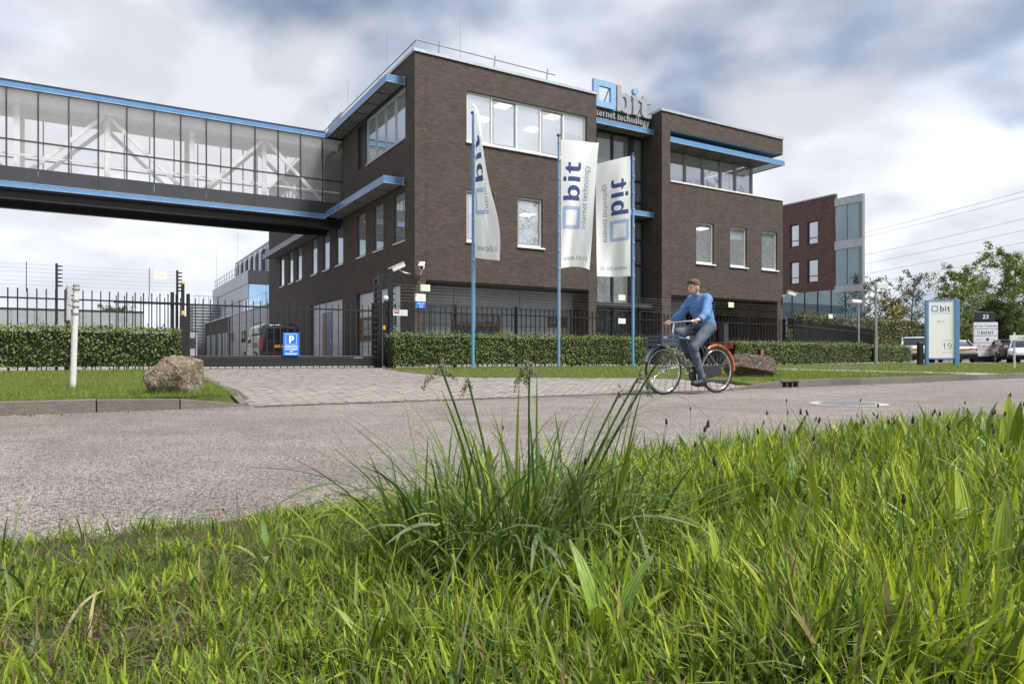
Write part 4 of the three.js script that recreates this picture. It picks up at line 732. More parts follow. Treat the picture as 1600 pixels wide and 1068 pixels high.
// ------------------------------------------------------------------ hedges
function hedge(label, a, b, depth, yTop, o = {}) {           // a, b: [u, v] of the front edge; depth goes away from the road
  const { dens = 560, y0 = 0.25, dk = [0.06, 0.11, 0.017], lt = [0.23, 0.32, 0.05], size = 0.062, rough = 0.075, amber = 0.06 } = o;
  const A = new THREE.Vector2(...a), B = new THREE.Vector2(...b), L = A.distanceTo(B), d = B.clone().sub(A).normalize(), at = (s, y, t) => P(A.x + d.x * s - d.y * t, y, A.y + d.y * s + d.x * t);
  const t = thing('hedge', label, 'hedge', at(L / 2, 0.17, depth / 2));
  const X = new THREE.Vector3(d.x, 0, -d.y), Z = new THREE.Vector3(-d.y, 0, -d.x).multiplyScalar(-1), Y = new THREE.Vector3(0, 1, 0);   // Z points to the road
  const lv = new Leaves(), wob = (s, y) => rough * (fbm(s * 2.2, y * 2.6, depth * 3 + L, 3) - 0.5) * 2.4;
  const faces = [
    [L * (yTop - y0), () => { const s = rr(0, L), y = y0 + (yTop - y0) * Math.pow(R(), 0.92); return [at(s, y, -wob(s, y) + rr(-0.02, 0.11)), Z]; }],
    [L * depth, () => { const s = rr(0, L), q = rr(0, depth); return [at(s, yTop + wob(s, q + 9) - rr(-0.02, 0.08) + (R() < 0.10 ? rr(0, 0.16) : 0), q), Y]; }],
    [depth * (yTop - y0), () => { const q = rr(0, depth), y = rr(y0, yTop); return [at(-wob(q, y) + rr(-0.02, 0.09), y, q), X.clone().negate()]; }],
    [depth * (yTop - y0), () => { const q = rr(0, depth), y = rr(y0, yTop); return [at(L + wob(q + 4, y) - rr(-0.02, 0.09), y, q), X]; }]];
  for (const [area, f] of faces) for (let i = 0; i < area * dens; i++) {
    const [p, n] = f(), dir = rv().addScaledVector(n, 0.5).addScaledVector(Y, 0.35).normalize(), up = n.clone().addScaledVector(rv(), 0.6).addScaledVector(Y, 0.45).normalize();
    const patch = fbm(p.x * 1.3, p.y * 2, p.z * 1.3, 3), k = clamp(0.25 + (patch - 0.5) * 1.2 + R() * 0.6);
    const col = R() < amber ? tint([0.20, 0.14, 0.04], [0.26, 0.2, 0.06], R()) : tint(dk, lt, k);
    lv.leaf(p, dir, up, size * rr(0.7, 1.25), size * rr(0.5, 0.75), col);
  }
  part('foliage', lv.geometry(), leafMat, t);
  const tw = []; for (let s = 0.15; s < L; s += 0.3) { const q = s + rr(-.08, .08); tw.push(rod(at(q, 0.1, depth * rr(0.3, 0.6)), at(q + rr(-.05, .05), yTop * 0.7, depth * rr(0.3, 0.6)), 0.016, 0.01, 5)); }
  part('stems', tw, worn([0.06, 0.045, 0.03], 0.95, 0.3, 0.003), t);
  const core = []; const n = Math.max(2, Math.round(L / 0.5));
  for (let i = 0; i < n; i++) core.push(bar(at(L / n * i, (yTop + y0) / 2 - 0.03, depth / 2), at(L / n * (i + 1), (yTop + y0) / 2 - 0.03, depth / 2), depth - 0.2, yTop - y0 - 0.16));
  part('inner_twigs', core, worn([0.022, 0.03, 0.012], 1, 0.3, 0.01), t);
  return t;
}
hedge('long clipped green hedge left of the gate behind the white post', [-7, 20.45], [1.92, 20.45], 0.75, 1.27);
hedge('long clipped green hedge behind the three flagpoles', [7.95, 20.45], [18.3, 20.45], 0.75, 1.28);
hedge('clipped green hedge to the right of the rough boulder', [23.2, 20.4], [32.7, 20.4], 0.75, 1.18, { dens: 420, dk: [0.075, 0.13, 0.022], lt: [0.26, 0.35, 0.065] });
hedge('short clipped hedge beside the tall camera pole', [33.5, 20.4], [36.3, 20.4], 0.8, 1.1, { dens: 420, dk: [0.075, 0.13, 0.022], lt: [0.26, 0.35, 0.065] });
hedge('tall dark hedge with yellow tips behind the black angled fence', [38.6, 28.6], [52.6, 29.6], 1.2, 3.2, { dens: 150, size: 0.13, dk: [0.03, 0.045, 0.012], lt: [0.20, 0.2, 0.035], rough: 0.14, amber: 0.1 });
hedge('rounded dark hedge behind the fence beside the entrance wing', [31.5, 24.6], [36.5, 26.4], 1.0, 2.05, { dens: 260, size: 0.1, dk: [0.03, 0.045, 0.012], lt: [0.16, 0.16, 0.03], rough: 0.16 });

hedge('overgrown thicket behind the viewer mirrored in the entrance glass', [78, -9], [14, -11], 2.0, 3.6, { dens: 40, size: 0.3, y0: 0.05, rough: 0.5, dk: [0.04, 0.065, 0.015], lt: [0.13, 0.17, 0.045] });
// ------------------------------------------------------------------ trees
const LEAFY = 1.5;
const bark = worn([0.10, 0.085, 0.065], 0.95, 0.5, 0.02);
function tree(label, base, h, spread, o = {}) {
  const { dk = [0.045, 0.07, 0.018], lt = [0.15, 0.2, 0.05], leaves = 5200, size = 0.16, trunk = 0.16, bareTo = 0.22, group = null, sub_ = 26, lean = 0, clump = 0.6 } = o;
  const t = thing('tree', label, 'tree', base, group), wood = [], tips = [];
  const top = base.clone().add(new THREE.Vector3(lean, h, lean * 0.3)), axis = s => base.clone().lerp(top, s).add(new THREE.Vector3(Math.sin(s * 5 + h) * 0.12, 0, Math.cos(s * 4 + h) * 0.12));
  for (let i = 0; i < 8; i++) wood.push(rod(axis(i / 8), axis((i + 1) / 8), trunk * (1 - i / 8.6), trunk * (1 - (i + 1) / 8.6), 8));
  for (let i = 0; i < sub_; i++) {
    const s = mix(bareTo, 0.94, (i + R() * 0.7) / sub_), a = i * 2.4 + rr(-.4, .4), prof = Math.sin(Math.PI * clamp((s - bareTo * 0.7) / (1.06 - bareTo * 0.7)) ** 0.75), len = spread * (0.35 + 0.75 * prof) * rr(0.75, 1.15);
    const p0 = axis(s), dir = new THREE.Vector3(Math.cos(a), rr(0.35, 0.85), Math.sin(a)).normalize(), p1 = p0.clone().addScaledVector(dir, len * 0.55), p2 = p1.clone().addScaledVector(dir.clone().add(new THREE.Vector3(rr(-.3, .3), rr(-.1, .35), rr(-.3, .3))).normalize(), len * 0.5);
    const r0 = trunk * 0.42 * (1 - s * 0.75); wood.push(rod(p0, p1, r0, r0 * 0.6, 6), rod(p1, p2, r0 * 0.6, r0 * 0.15, 5));
    tips.push([p0, p1, len], [p1, p2, len]);
    for (let k = 0; k < 4; k++) { const q = p0.clone().lerp(k < 2 ? p1 : p2, rr(0.4, 1)), e = q.clone().add(rv().multiplyScalar(len * rr(0.2, 0.4))); wood.push(rod(q, e, r0 * 0.28, r0 * 0.08, 4)); tips.push([q, e, len * 0.5]); }
  }
  part('trunk', wood, bark, t);
  const lv = new Leaves(), Y = new THREE.Vector3(0, 1, 0);
  for (let i = 0; i < leaves * LEAFY; i++) {
    const [a, b, l] = tips[Math.floor(R() * tips.length)], q = a.clone().lerp(b, rr(0.35, 1.05)).add(rv().multiplyScalar(l * 0.17 * clump * Math.pow(R(), 0.5) * 2));
    const n = fbm(q.x * 0.8, q.y * 0.8, q.z * 0.8, 3); if (n < 0.40 && R() < 0.75) continue;
    lv.quad(q, rv(), rv().addScaledVector(Y, 0.6).normalize(), size * rr(0.7, 1.5), size * rr(0.5, 0.9), tint(dk, lt, clamp(R() * 0.8 + (n - 0.5))));
  }
  part('crown', lv.geometry(), leafMat, t); return t;
}
const far = { leaves: 5200 };
tree('slender half bare grey green tree above the dark hedge', P(57, 0.1, 36), 7.0, 2.3, { ...far, dk: [0.09, 0.11, 0.07], lt: [0.2, 0.23, 0.13], leaves: 2300, trunk: 0.12 });
tree('bushy yellow leaved tree just left of the numbered white sign', P(59.5, 0.1, 35), 5.6, 1.7, { ...far, dk: [0.17, 0.15, 0.025], lt: [0.36, 0.31, 0.06], leaves: 3600, trunk: 0.1, bareTo: 0.1 });
tree('tall feathery grey tree rising behind the numbered white sign', P(66, 0.1, 37), 8.2, 2.4, { ...far, dk: [0.09, 0.11, 0.06], lt: [0.2, 0.24, 0.12], leaves: 2600, trunk: 0.12 });
tree('pointed green tree between the numbered sign and the board marked 23', P(64.5, 0.1, 32.2), 8.0, 2.4, { ...far, leaves: 7600, dk: [0.11, 0.16, 0.028], lt: [0.30, 0.37, 0.065] });
tree('large spreading green tree at the picture edge above the board', P(61.5, 0.1, 26.6), 8.3, 3.2, { ...far, leaves: 9000, dk: [0.10, 0.15, 0.026], lt: [0.29, 0.37, 0.06] });
tree('thin pale tree behind the board marked 23', P(76, 0.1, 36.5), 8.2, 3.0, { ...far, leaves: 3600, dk: [0.09, 0.11, 0.06], lt: [0.2, 0.24, 0.12] });
tree('dark round evergreen shrub right of the board marked 23', P(62.5, 0.1, 28.2), 4.6, 1.9, { leaves: 5000, dk: [0.018, 0.03, 0.012], lt: [0.05, 0.075, 0.03], bareTo: 0.05, size: 0.2, clump: 1 });
tree('wide olive green thicket under the pointed tree', P(73, 0.1, 36.5), 3.6, 3.0, { leaves: 6000, dk: [0.08, 0.09, 0.02], lt: [0.2, 0.2, 0.06], bareTo: 0.03, size: 0.22, clump: 1.2 });
tree('wide pale green thicket behind the parked dark hatchback', P(80, 0.1, 33), 4.0, 3.4, { leaves: 6000, dk: [0.08, 0.095, 0.025], lt: [0.2, 0.22, 0.07], bareTo: 0.03, size: 0.24, clump: 1.2 });
tree('low grey green tree left of the yellow tree', P(60.5, 0.1, 39.5), 5.4, 2.4, { leaves: 4600, dk: [0.07, 0.09, 0.03], lt: [0.17, 0.21, 0.08], bareTo: 0.05, size: 0.18, clump: 1 });
tree('distant bushy tree seen through the gate bars left of the hall', P(2.2, 0.1, 96), 6.2, 2.6, { leaves: 4000, dk: [0.08, 0.1, 0.02], lt: [0.2, 0.24, 0.05], size: 0.2 });
// street trees on this side of the road: only mirrored in the windows
[[44, -4.5, 19], [56, -4.5, 20], [61.5, -5.5, 19], [66.5, -4.5, 20], [72, -6, 18], [38, -7, 17]].forEach(([u, v, h], i) => tree(['roadside tree mirrored in the entrance glass', 'roadside tree mirrored in the first wing window', 'roadside tree mirrored in the second wing window', 'roadside tree mirrored in the third wing window', 'roadside tree mirrored at the edge of the wing', 'roadside tree mirrored low in the entrance doors'][i], P(u, 0, v), h, 4.4, { leaves: 3600, trunk: 0.24, dk: [0.05, 0.07, 0.02], lt: [0.13, 0.17, 0.05], size: 0.22, sub_: 44, bareTo: 0.15, group: 'roadside trees behind the viewer' }));

hedge('distant overgrown hedgerow closing the view beyond the parked cars', [74, 50], [118, 26], 3, 4.2, { dens: 26, size: 0.4, y0: 0.05, rough: 0.7, dk: [0.06, 0.08, 0.02], lt: [0.19, 0.21, 0.06] });
// ------------------------------------------------------------------ neighbouring red brick building
{
  const U = 56.4, t = thing('brick_neighbour', 'red brown brick building with a glass corner beyond the entrance wing', 'building', P(U + 6, 0.1, 46)), S = SIDE(U);
  const wins = [[-42.15, -40.95], [-44.85, -43.65], [-39.9, -38.9]].slice(0, 2);
  const holes = []; for (const [a, b] of [[-41.45, -40.0], [-43.35, -42.0]]) for (const y of [7.35, 10.85]) holes.push([a, b, y, y + 2.1]);
  part('wall', wallPanel(S, rect(-56, -38.5, 6.5, 14.95), holes.map(([a, b, c, d]) => [a + 0.1, b - 0.25, c, d]), 0.3), brickRed, t);
  part('wall', [box(U, U + 0.3, 0.1, 6.5, 44.2, 56), box(U + 0.3, U + 3, 0.1, 14.9, 55.7, 56)], brickRed, t);
  for (const [a, b, c, d] of holes) windowUnit(t, S, a + 0.1, b - 0.25, c, d, { frame: M.dark, recess: 0.15, transom: c + 0.6, pane: GL.office, sill: false });
  part('roof', box(U + 0.3, U + 2.2, 14.6, 14.7, 38.7, 55.7), M.dark, t);
  part('coping', box(U - 0.05, U + 0.35, 14.95, 15.05, 38.45, 56), M.zinc, t);
  // glass corner: a narrow wedge in plan
  const y = [[6.2, 6.8], [6.8, 10.0, 1], [10.0, 10.75], [10.75, 13.85, 1], [13.85, 14.52]];
  for (const [a, b, g] of y) if (!g) part('spandrel', [box(U - 0.12, U + 0.1, a, b, 35.9, 38.49)], M.panel, t);
  for (const [a, b, g] of y) if (g) for (const [p, q] of [[36.25, 37.32], [37.38, 38.45]]) { const w = sub('window', t); const f = new THREE.PlaneGeometry(q - p, b - a - 0.06); f.rotateY(-Math.PI / 2); f.translate(U, (a + b) / 2, -(p + q) / 2); part('pane', f, GL.neighbour, w); part('frame', [box(U - 0.05, U + 0.05, a, b, p - 0.055, p), box(U - 0.05, U + 0.05, a, a + 0.03, p, q), box(U - 0.05, U + 0.05, b - 0.03, b, p, q)], M.grey, w); }
  part('corner_post', box(U - 0.1, U + 0.25, 0.1, 14.52, 35.88, 36.18), M.grey, t);
  // ground floor curtain wall
  for (let k = 0; k < 6; k++) { const p = 36.2 + k * 1.36, q = p + 1.3, w = sub('window', t), f = new THREE.PlaneGeometry(q - p, 4.6); f.rotateY(-Math.PI / 2); f.translate(U, 4.2, -(p + q) / 2); part('pane', f, GL.neighbour, w); part('frame', [box(U - 0.06, U + 0.06, 0.1, 6.5, q, q + 0.06), box(U - 0.05, U + 0.05, 1.8, 1.9, p, q)], M.dark, w); }
  part('plinth', box(U, U + 0.1, 0.1, 1.8, 36.2, 44.3), worn([0.10, 0.30, 0.26], 0.5, 2), t);
  part('floor_slab', [box(U + 0.3, U + 3, 6.4, 6.9, 38, 55), box(U + 0.3, U + 3, 10.3, 10.6, 38, 55), box(U + 0.15, U + 1.5, 6.6, 6.9, 36.4, 38)], M.dark, t);
  part('inner_wall', [box(U + 3, U + 3.1, 0.1, 14.6, 38.5, 55), box(U + 0.3, U + 3, 0.1, 14.6, 38.55, 38.6)], M.insideDark, t);
  part('wall', [bar(P(U + 0.15, 7.26, 36.05), P(U + 1.9, 7.26, 38.4), 0.2, 14.4)], M.grey, t);
}
// ------------------------------------------------------------------ data hall behind the yard
{
  const t = thing('data_hall', 'grey and white industrial hall with pale blue panels behind the brick office', 'building', P(13, 0.19, 72));
  part('wall', box(12, 30, 0.19, 5.9, 67.4, 90), M.panel, t);
  const S = SIDE(12);
  for (let k = 0; k < 7; k++) part('cladding_panel', inF(S, -90 + k * 3.22, -90 + k * 3.22 + 3.18, 5.95, 7.25, -0.2, 0.02), M.panel, t);
  for (let k = 0; k < 7; k++) part('cladding_panel', inF(S, -90 + k * 3.22, -90 + k * 3.22 + 3.18, 7.3, 8.5, -0.2, 0.06), M.panel, t);
  part('cladding_panel', inF(S, -90, -86, 3.9, 5.9, 0, 0.03), M.paleBlue, t);
  part('roof_band', box(12, 30, 7.25, 8.5, 67.3, 67.6), M.anthracite, t);
  for (let k = 0; k < 3; k++) part('cladding_panel', box(12.03 + k * 1.5, 13.5 + k * 1.5, 5.0, 7.2, 67.28, 67.42), k < 2 ? M.paleBlue : M.grey, t); for (let k = 0; k < 3; k++) part('cladding_panel', box(12.03 + k * 1.5, 13.5 + k * 1.5, 3.6, 4.96, 67.28, 67.41), M.paleBlue, t);
  part('roof', box(12.1, 30, 8.3, 8.42, 67.6, 90), M.grey, t);
  part('plant_room', box(14.4, 26, 8.42, 11.6, 69.5, 88.8), M.panel, t); part('coping', box(14.3, 26, 11.6, 11.75, 69.4, 88.9), M.zinc, t);
  for (let k = 0; k < 6; k++) { const v = 71 + k * 2.8, l = sub('louvre', t); part('frame', box(14.2, 14.4, 9.0, 11.2, v, v + 1.9), M.silver, l); for (let j = 0; j < 7; j++) part('slat', box(14.05, 14.2, 9.1 + j * 0.3, 9.28 + j * 0.3, v + 0.1, v + 0.9), M.dark, l); part('slat_cover', box(13.95, 14.2, 9.0, 11.25, v + 1.0, v + 1.9), M.zinc, l); }
  const rl = []; for (let k = 0; k < 10; k++) rl.push(rod(P(12.15, 8.42, 74 + k * 1.7), P(12.15, 9.5, 74 + k * 1.7), 0.03)); for (const y of [8.95, 9.5]) rl.push(rod(P(12.15, y, 74), P(12.15, y, 90), 0.03)); part('railing', rl, M.silver, t);
  for (const [u, v, h] of [[14.6, 89, 15.5], [12.4, 90, 13.2]]) part('lightning_rod', rod(P(u, 8.4, v), P(u, h, v), 0.025, 0.012, 5), M.grey, t);
}
{
  const t = thing('low_annex', 'single storey brick and grey panel annex behind the parked van', 'building', P(12, 0.19, 66)), S = SIDE(10.2);
  part('wall', box(10.2, 14, 0.19, 4.1, 66.0, 82.6), brickDark, t); part('coping', box(10.1, 14.1, 4.1, 4.22, 63.9, 82.7), M.zinc, t);
  part('wall', box(10.25, 14, 0.19, 4.1, 49.81, 66.0), M.panelGrey, t); part('coping', box(10.15, 14, 4.1, 4.2, 49.85, 63.85), M.panelGrey, t);
  for (let k = 0; k < 5; k++) for (let j = 0; j < 5; j++) part('cladding_panel', inF(S, -65.8 + k * 3.2, -65.8 + k * 3.2 + 3.17, 0.22 + j * 0.78, 0.22 + j * 0.78 + 0.76, -0.05, 0.0), M.panelGrey, t);
  for (const v of [52, 58.5, 64.2]) windowUnit(t, SIDE(10.19), -v - 1.1, -v, 1.9, 2.6, { frame: M.wood, recess: -0.1, pane: GL.dim, sill: false });
  for (let k = 0; k < 4; k++) part('cladding_panel', inF(S, -81 + k * 3.7, -81 + k * 3.7 + 2.6, 0.22, 2.75, 0.001, 0.03), M.panelGrey, t);
  part('downpipe', rod(P(10.1, 0.2, 66.1), P(10.1, 4.1, 66.1), 0.06, 0.06, 8), M.grey, t);
  const rl = []; for (let k = 0; k < 8; k++) rl.push(rod(P(10.5, 4.1, 50.5 + k * 1.5), P(10.5, 5.2, 50.5 + k * 1.5), 0.025)); for (const y of [4.65, 5.2]) rl.push(rod(P(10.5, y, 50.5), P(10.5, y, 61), 0.025)); part('railing', rl, M.white, t);
}
{
  const t = thing('louvred_shed', 'grey plant shed clad in horizontal slats beyond the gate', 'building', P(10.2, 0.19, 86));
  part('wall', box(9.2, 13, 0.19, 6.35, 84.2, 90), M.grey, t);
  for (let j = 0; j < 18; j++) part('slat', [box(9.14, 12.2, 0.4 + j * 0.33, 0.62 + j * 0.33, 84.05, 84.15), box(9.08, 9.18, 0.4 + j * 0.33, 0.62 + j * 0.33, 84.16, 90)], M.panelGrey, t);
  const rl = []; for (let k = 0; k < 7; k++) rl.push(rod(P(9.3 + k * 0.5, 6.3, 84.4), P(9.3 + k * 0.5, 7.3, 84.4), 0.03)); rl.push(rod(P(9.3, 7.3, 84.4), P(12.3, 7.3, 84.4), 0.03)); part('railing', rl, M.grey, t);
}
function lowHall(label, u0, u1, v, h, n) {
  const t = thing('low_hall', label, 'building', P((u0 + u1) / 2, 0.19, v + 5));
  part('wall', box(u0, u1, 0.19, h, v, v + 14), M.panelGrey, t); part('coping', box(u0 - 0.05, u1 + 0.05, h, h + 0.12, v - 0.06, v + 14.05), M.dark, t);
  for (let k = 0; k < n; k++) { const x = u0 + (u1 - u0) / n * k; part('cladding_panel', box(x + 0.02, x + (u1 - u0) / n - 0.02, 0.22, h - 0.02, v - 0.04, v - 0.001), M.panelGrey, t); }
  for (let k = 0; k < n; k += 3) { const x = u0 + (u1 - u0) / n * k + 0.25; part('window', [box(x, x + 1.5, 1.4, 2.3, v - 0.09, v - 0.045)], M.dark, t); }
}
lowHall('long flat grey hall seen over the hedge at the far left', -30, 2.8, 55.6, 3.62, 26);
lowHall('small flat grey hall seen between the fence bars', 3.4, 8.2, 72, 2.9, 5);

// ------------------------------------------------------------------ numbered signs and posts on the right
function orient(name, label, cat, c, turn, group) { const t = new THREE.Group(); t.name = numbered(name); t.position.copy(c); t.rotation.y = turn; scene.add(t); return meta(t, label, cat, group); }
function printed(parent, w, h, x, y, z, tex, rough = 0.4) { const f = new THREE.PlaneGeometry(w, h); f.translate(x, y, z); return own('print', f, new THREE.MeshStandardMaterial({ map: tex, roughness: rough }), parent); }
{
  const t = orient('numbered_sign', 'white totem sign with blue frame showing house number 19', 'sign', P(33.63, 0.17, 17.55), -0.62 - 0.05);
  own('post', chamfer(0.13, 3.0, 0.16, 0.01).translate(-0.64, 1.5, 0), M.poleBlue, t); own('post', chamfer(0.2, 3.02, 0.2, 0.01).translate(0.64, 1.51, 0), M.poleBlue, t);
  own('frame', [chamfer(1.1, 0.05, 0.14, 0.005).translate(0, 2.985, 0), chamfer(1.1, 0.07, 0.14, 0.005).translate(0, 0.29, 0)], M.poleBlue, t);
  const pn = own('panel', chamfer(1.12, 2.64, 0.1, 0.006).translate(-0.02, 1.643, 0), M.white, t);
  printed(pn, 1.1, 2.62, -0.02, 1.643, 0.0515, canvasTex(440, 1048, (x, w, h) => {
    x.fillStyle = '#fafaf8'; x.fillRect(0, 0, w, h); logo(x, 46, 196, 110);
    x.fillStyle = '#777a80'; x.textAlign = 'left'; x.font = '54px sans-serif'; x.fillText('BIT-2', 145, 402);
    x.textAlign = 'right'; x.fillStyle = '#a4a49c'; x.font = '34px sans-serif'; x.fillText('Galileïlaan', 400, 738); x.fillStyle = NAVY; x.font = '158px sans-serif'; x.fillText('19', 400, 892); x.fillStyle = '#b0b0aa'; x.font = '36px sans-serif'; x.fillText('www.bit.nl', 400, 962);
  }));
}
{
  const t = orient('bollard', 'square black bollard standing left of the numbered white sign', 'bollard', P(31.97, 0.17, 17.61), -0.5);
  own('shaft', chamfer(0.2, 1.03, 0.2, 0.012).translate(0, 0.5, 0), M.black, t); own('cap', chamfer(0.16, 0.03, 0.16, 0.006).translate(0, 1.03, 0), M.dark, t);
}
{
  const t = orient('directory_board', 'grey company board with a black top marked 23 behind parked cars', 'sign', P(50.3, 0.18, 23.5), -0.62);
  own('spine', chamfer(1.2, 3.3, 0.16, 0.01).translate(0, 1.65, -0.06), M.anthracite, t);
  const hd = own('number_panel', chamfer(1.12, 0.6, 0.2, 0.01).translate(-0.02, 3.0, 0.02), M.anthracite, t); printed(hd, 1.1, 0.58, -0.02, 3.0, 0.122, canvasTex(220, 116, (x, w, h) => { x.fillStyle = '#2c2f3a'; x.fillRect(0, 0, w, h); x.fillStyle = '#f4f4f4'; x.font = 'bold 72px sans-serif'; x.textAlign = 'center'; x.fillText('23', w / 2, 84); }));
  const txt = [(x) => { x.fillStyle = '#d85a3a'; x.fillRect(22, 30, 10, 40); x.fillStyle = '#30406a'; x.fillRect(10, 48, 10, 22); x.font = 'bold 40px sans-serif'; x.fillText('soc', 52, 66); x.fillStyle = '#4aa052'; x.fillRect(140, 24, 8, 40); x.fillStyle = '#30406a'; x.fillText('talents', 158, 66); }, (x) => { x.strokeStyle = '#2c3a52'; x.lineWidth = 5; x.strokeRect(46, 24, 20, 42); x.fillStyle = '#26314f'; x.font = 'bold 62px sans-serif'; x.fillText('BUNT', 84, 72); }, (x) => { x.fillStyle = '#8a8a80'; x.fillRect(24, 46, 60, 8); x.fillStyle = '#6a3a80'; x.fillRect(150, 26, 40, 40); x.fillStyle = '#999'; x.fillRect(204, 44, 66, 8); }, (x) => { x.strokeStyle = '#c84a42'; x.lineWidth = 7; x.strokeRect(48, 26, 26, 34); x.fillStyle = '#c84a42'; x.font = 'bold 44px sans-serif'; x.fillText('Biotrics', 100, 68); }, () => { }];
  txt.forEach((f, i) => { const y = 2.42 - i * 0.455, p = own('name_panel', chamfer(1.5, 0.42, 0.14, 0.008).translate(0, y, 0.04), M.white, t); printed(p, 1.48, 0.4, 0, y, 0.1125, canvasTex(300, 88, (x, w, h) => { x.fillStyle = '#e6e7ea'; x.fillRect(0, 0, w, h); f(x); })); });
}
{
  const t = orient('direction_sign', 'low white sign on two posts at the right picture edge', 'sign', P(28.2, 0.16, 12.0), -0.72);
  for (const x of [-0.22, 0.22]) { const p = own('post', new THREE.CylinderGeometry(0.03, 0.034, 1.22, 12).translate(x, 0.61, 0), M.white, t); own('cap', new THREE.SphereGeometry(0.032, 10, 6).translate(x, 1.22, 0), M.white, p); }
  const p = own('panel', chamfer(0.84, 0.19, 0.05, 0.006).translate(0.02, 1.05, 0.055), M.white, t); printed(p, 0.82, 0.17, 0.02, 1.05, 0.0815, canvasTex(328, 68, (x, w, h) => { x.fillStyle = '#ecedef'; x.fillRect(0, 0, w, h); logo(x, 108, 52, 36, '#9aa8b4', '#3a4560', false); }));
}
{
  const b = P(32.18, 0.17, 19.82), t = thing('camera_pole', 'tall grey camera pole between the two right hedges', 'camera pole', b);
  part('shaft', [rod(b, P(32.18, 1.35, 19.82), 0.085, 0.085, 14), rod(P(32.18, 1.35, 19.82), P(32.18, 3.9, 19.82), 0.06, 0.055, 14), rod(P(32.18, 2.95, 19.82), P(32.18, 3.0, 19.82), 0.09, 0.09, 14)], M.silver, t);
  const h = chamfer(0.22, 0.2, 0.62, 0.03); h.rotateY(1.2); h.translate(32.4, 3.92, -19.7); part('camera_housing', h, M.white, t);
  const d = new THREE.SphereGeometry(0.13, 16, 10); d.translate(31.86, 3.42, -19.9); part('dome_camera', [d, rod(P(32.18, 3.6, 19.82), P(31.86, 3.6, 19.9), 0.025), rod(P(31.86, 3.6, 19.9), P(31.86, 3.48, 19.9), 0.05)], M.white, t);
}
{
  const b = P(39.45, 0.18, 25.4), t = thing('lamp_post', 'pale short lamp post behind the angled black fence', 'lamp post', b);
  part('shaft', rod(b, P(39.45, 3.75, 25.4), 0.08, 0.06, 12), M.silver, t);
  const h = chamfer(0.95, 0.2, 0.4, 0.05); h.translate(38.75, 3.82, -25.2); part('lamp_head', h, M.white, t); part('arm', rod(P(39.45, 3.72, 25.4), P(38.9, 3.8, 25.25), 0.04), M.silver, t);
}
{ // white marker post with clamps and two small boxes
  const b = P(-0.27, 0.13, 10.9), t = thing('marker_post', 'leaning white post with clamped grey boxes on the left lawn', 'post', b);
  const tip = P(-0.25 + 0.02, 1.47, 10.87), at = s => b.clone().lerp(tip, s);
  part('shaft', rod(b.clone().setY(0.05), tip, 0.037, 0.036, 16), worn([0.85, 0.84, 0.81], 0.55, 0.25, 0.002), t); part('cap', rod(tip, tip.clone().setY(1.5), 0.038, 0.038, 16), M.grey, t);
  [0.86, 0.97, 0.73, 0.80].forEach((s, i) => part('clamp', rod(at(s), at(s + 0.016), 0.046, 0.046, 12), M.grey, t));
  [[0.915], [0.765]].forEach(([s], i) => { const c = at(s), g = chamfer(0.05, 0.27, 0.1, 0.01); g.translate(c.x - 0.075, c.y, c.z + 0.03); part('sensor_box', g, worn([0.55, 0.58, 0.6], 0.5, 0.3), t); part('bracket', rod(c, c.clone().add(new THREE.Vector3(-0.08, 0, 0.03)), 0.012), M.dark, t); });
}
{ // post with letterbox by the entrance gate
  const t = thing('entry_column', 'dark entry column with a white intercom box behind the cyclist', 'intercom', P(20.9, 0.18, 20.8));
  part('column', box(20.8, 21.0, 0.18, 1.75, 20.7, 20.9), M.anthracite, t); part('box', box(20.35, 20.8, 1.2, 1.6, 20.72, 20.88), M.panel, t);
  const p = thing('entry_post', 'dark square post at the start of the right hedge', 'post', P(22.65, 0.18, 20.6)); part('shaft', box(22.53, 22.77, 0.15, 1.95, 20.48, 20.72), M.anthracite, p); part('cap', box(22.51, 22.79, 1.95, 1.98, 20.46, 20.74), M.dark, p);
  const r = thing('red_marker', 'small brown marker post in the hedge behind the boulder', 'post', P(24.3, 0.18, 20.1)); part('shaft', box(24.22, 24.38, 0.15, 0.85, 20.02, 20.18), M.dark, r); part('plate', box(24.23, 24.37, 0.55, 0.83, 20.0, 20.018), std([0.32, 0.12, 0.07], 0.6), r);
}
// ------------------------------------------------------------------ boulders
function boulder(label, c, w, h, d, seed, mat, turn) {
  let g = new THREE.IcosahedronGeometry(1, 24); const p = g.attributes.position, q = new THREE.Vector3();
  const planes = []; const r = mulberry(seed); for (let i = 0; i < 15; i++) { const n = new THREE.Vector3(r() * 2 - 1, r() * 1.6 - 0.5, r() * 2 - 1).normalize(); planes.push([n, 0.5 + r() * 0.24]); }
  planes.push([new THREE.Vector3(0.1, 1, 0.05).normalize(), 0.58], [new THREE.Vector3(0, 0.2, 1).normalize(), 0.7]);
  for (let i = 0; i < p.count; i++) {
    q.fromBufferAttribute(p, i); let k = 1; for (const [n, dd] of planes) { const e = q.dot(n); if (e > dd * 0.999) k = Math.min(k, dd / e); }
    k *= 1 + 0.10 * (fbm(q.x * 2.2 + seed, q.y * 2.2, q.z * 2.2, 4) - 0.5) + 0.10 * (fbm(q.x * 7 + seed, q.y * 9, q.z * 7, 4) - 0.5);
    const crack = Math.abs(fbm(q.x * 2.6 + seed * 3, q.y * 2.6, q.z * 2.6, 3) - 0.5); if (crack < 0.02) k *= 0.965;
    p.setXYZ(i, q.x * k * w * 0.76, Math.max(-0.12, q.y * k * h * 1.0 + h * 0.4), q.z * k * d * 0.76);
  }
  g = clean(g); const pp = g.attributes.position; g.computeVertexNormals(); g = planarUV(g);
  g.rotateY(turn); g.translate(c.x, c.y - 0.02, c.z);
  return solo('boulder', g, mat, label, 'boulder', 'boulders on the lawn');
}
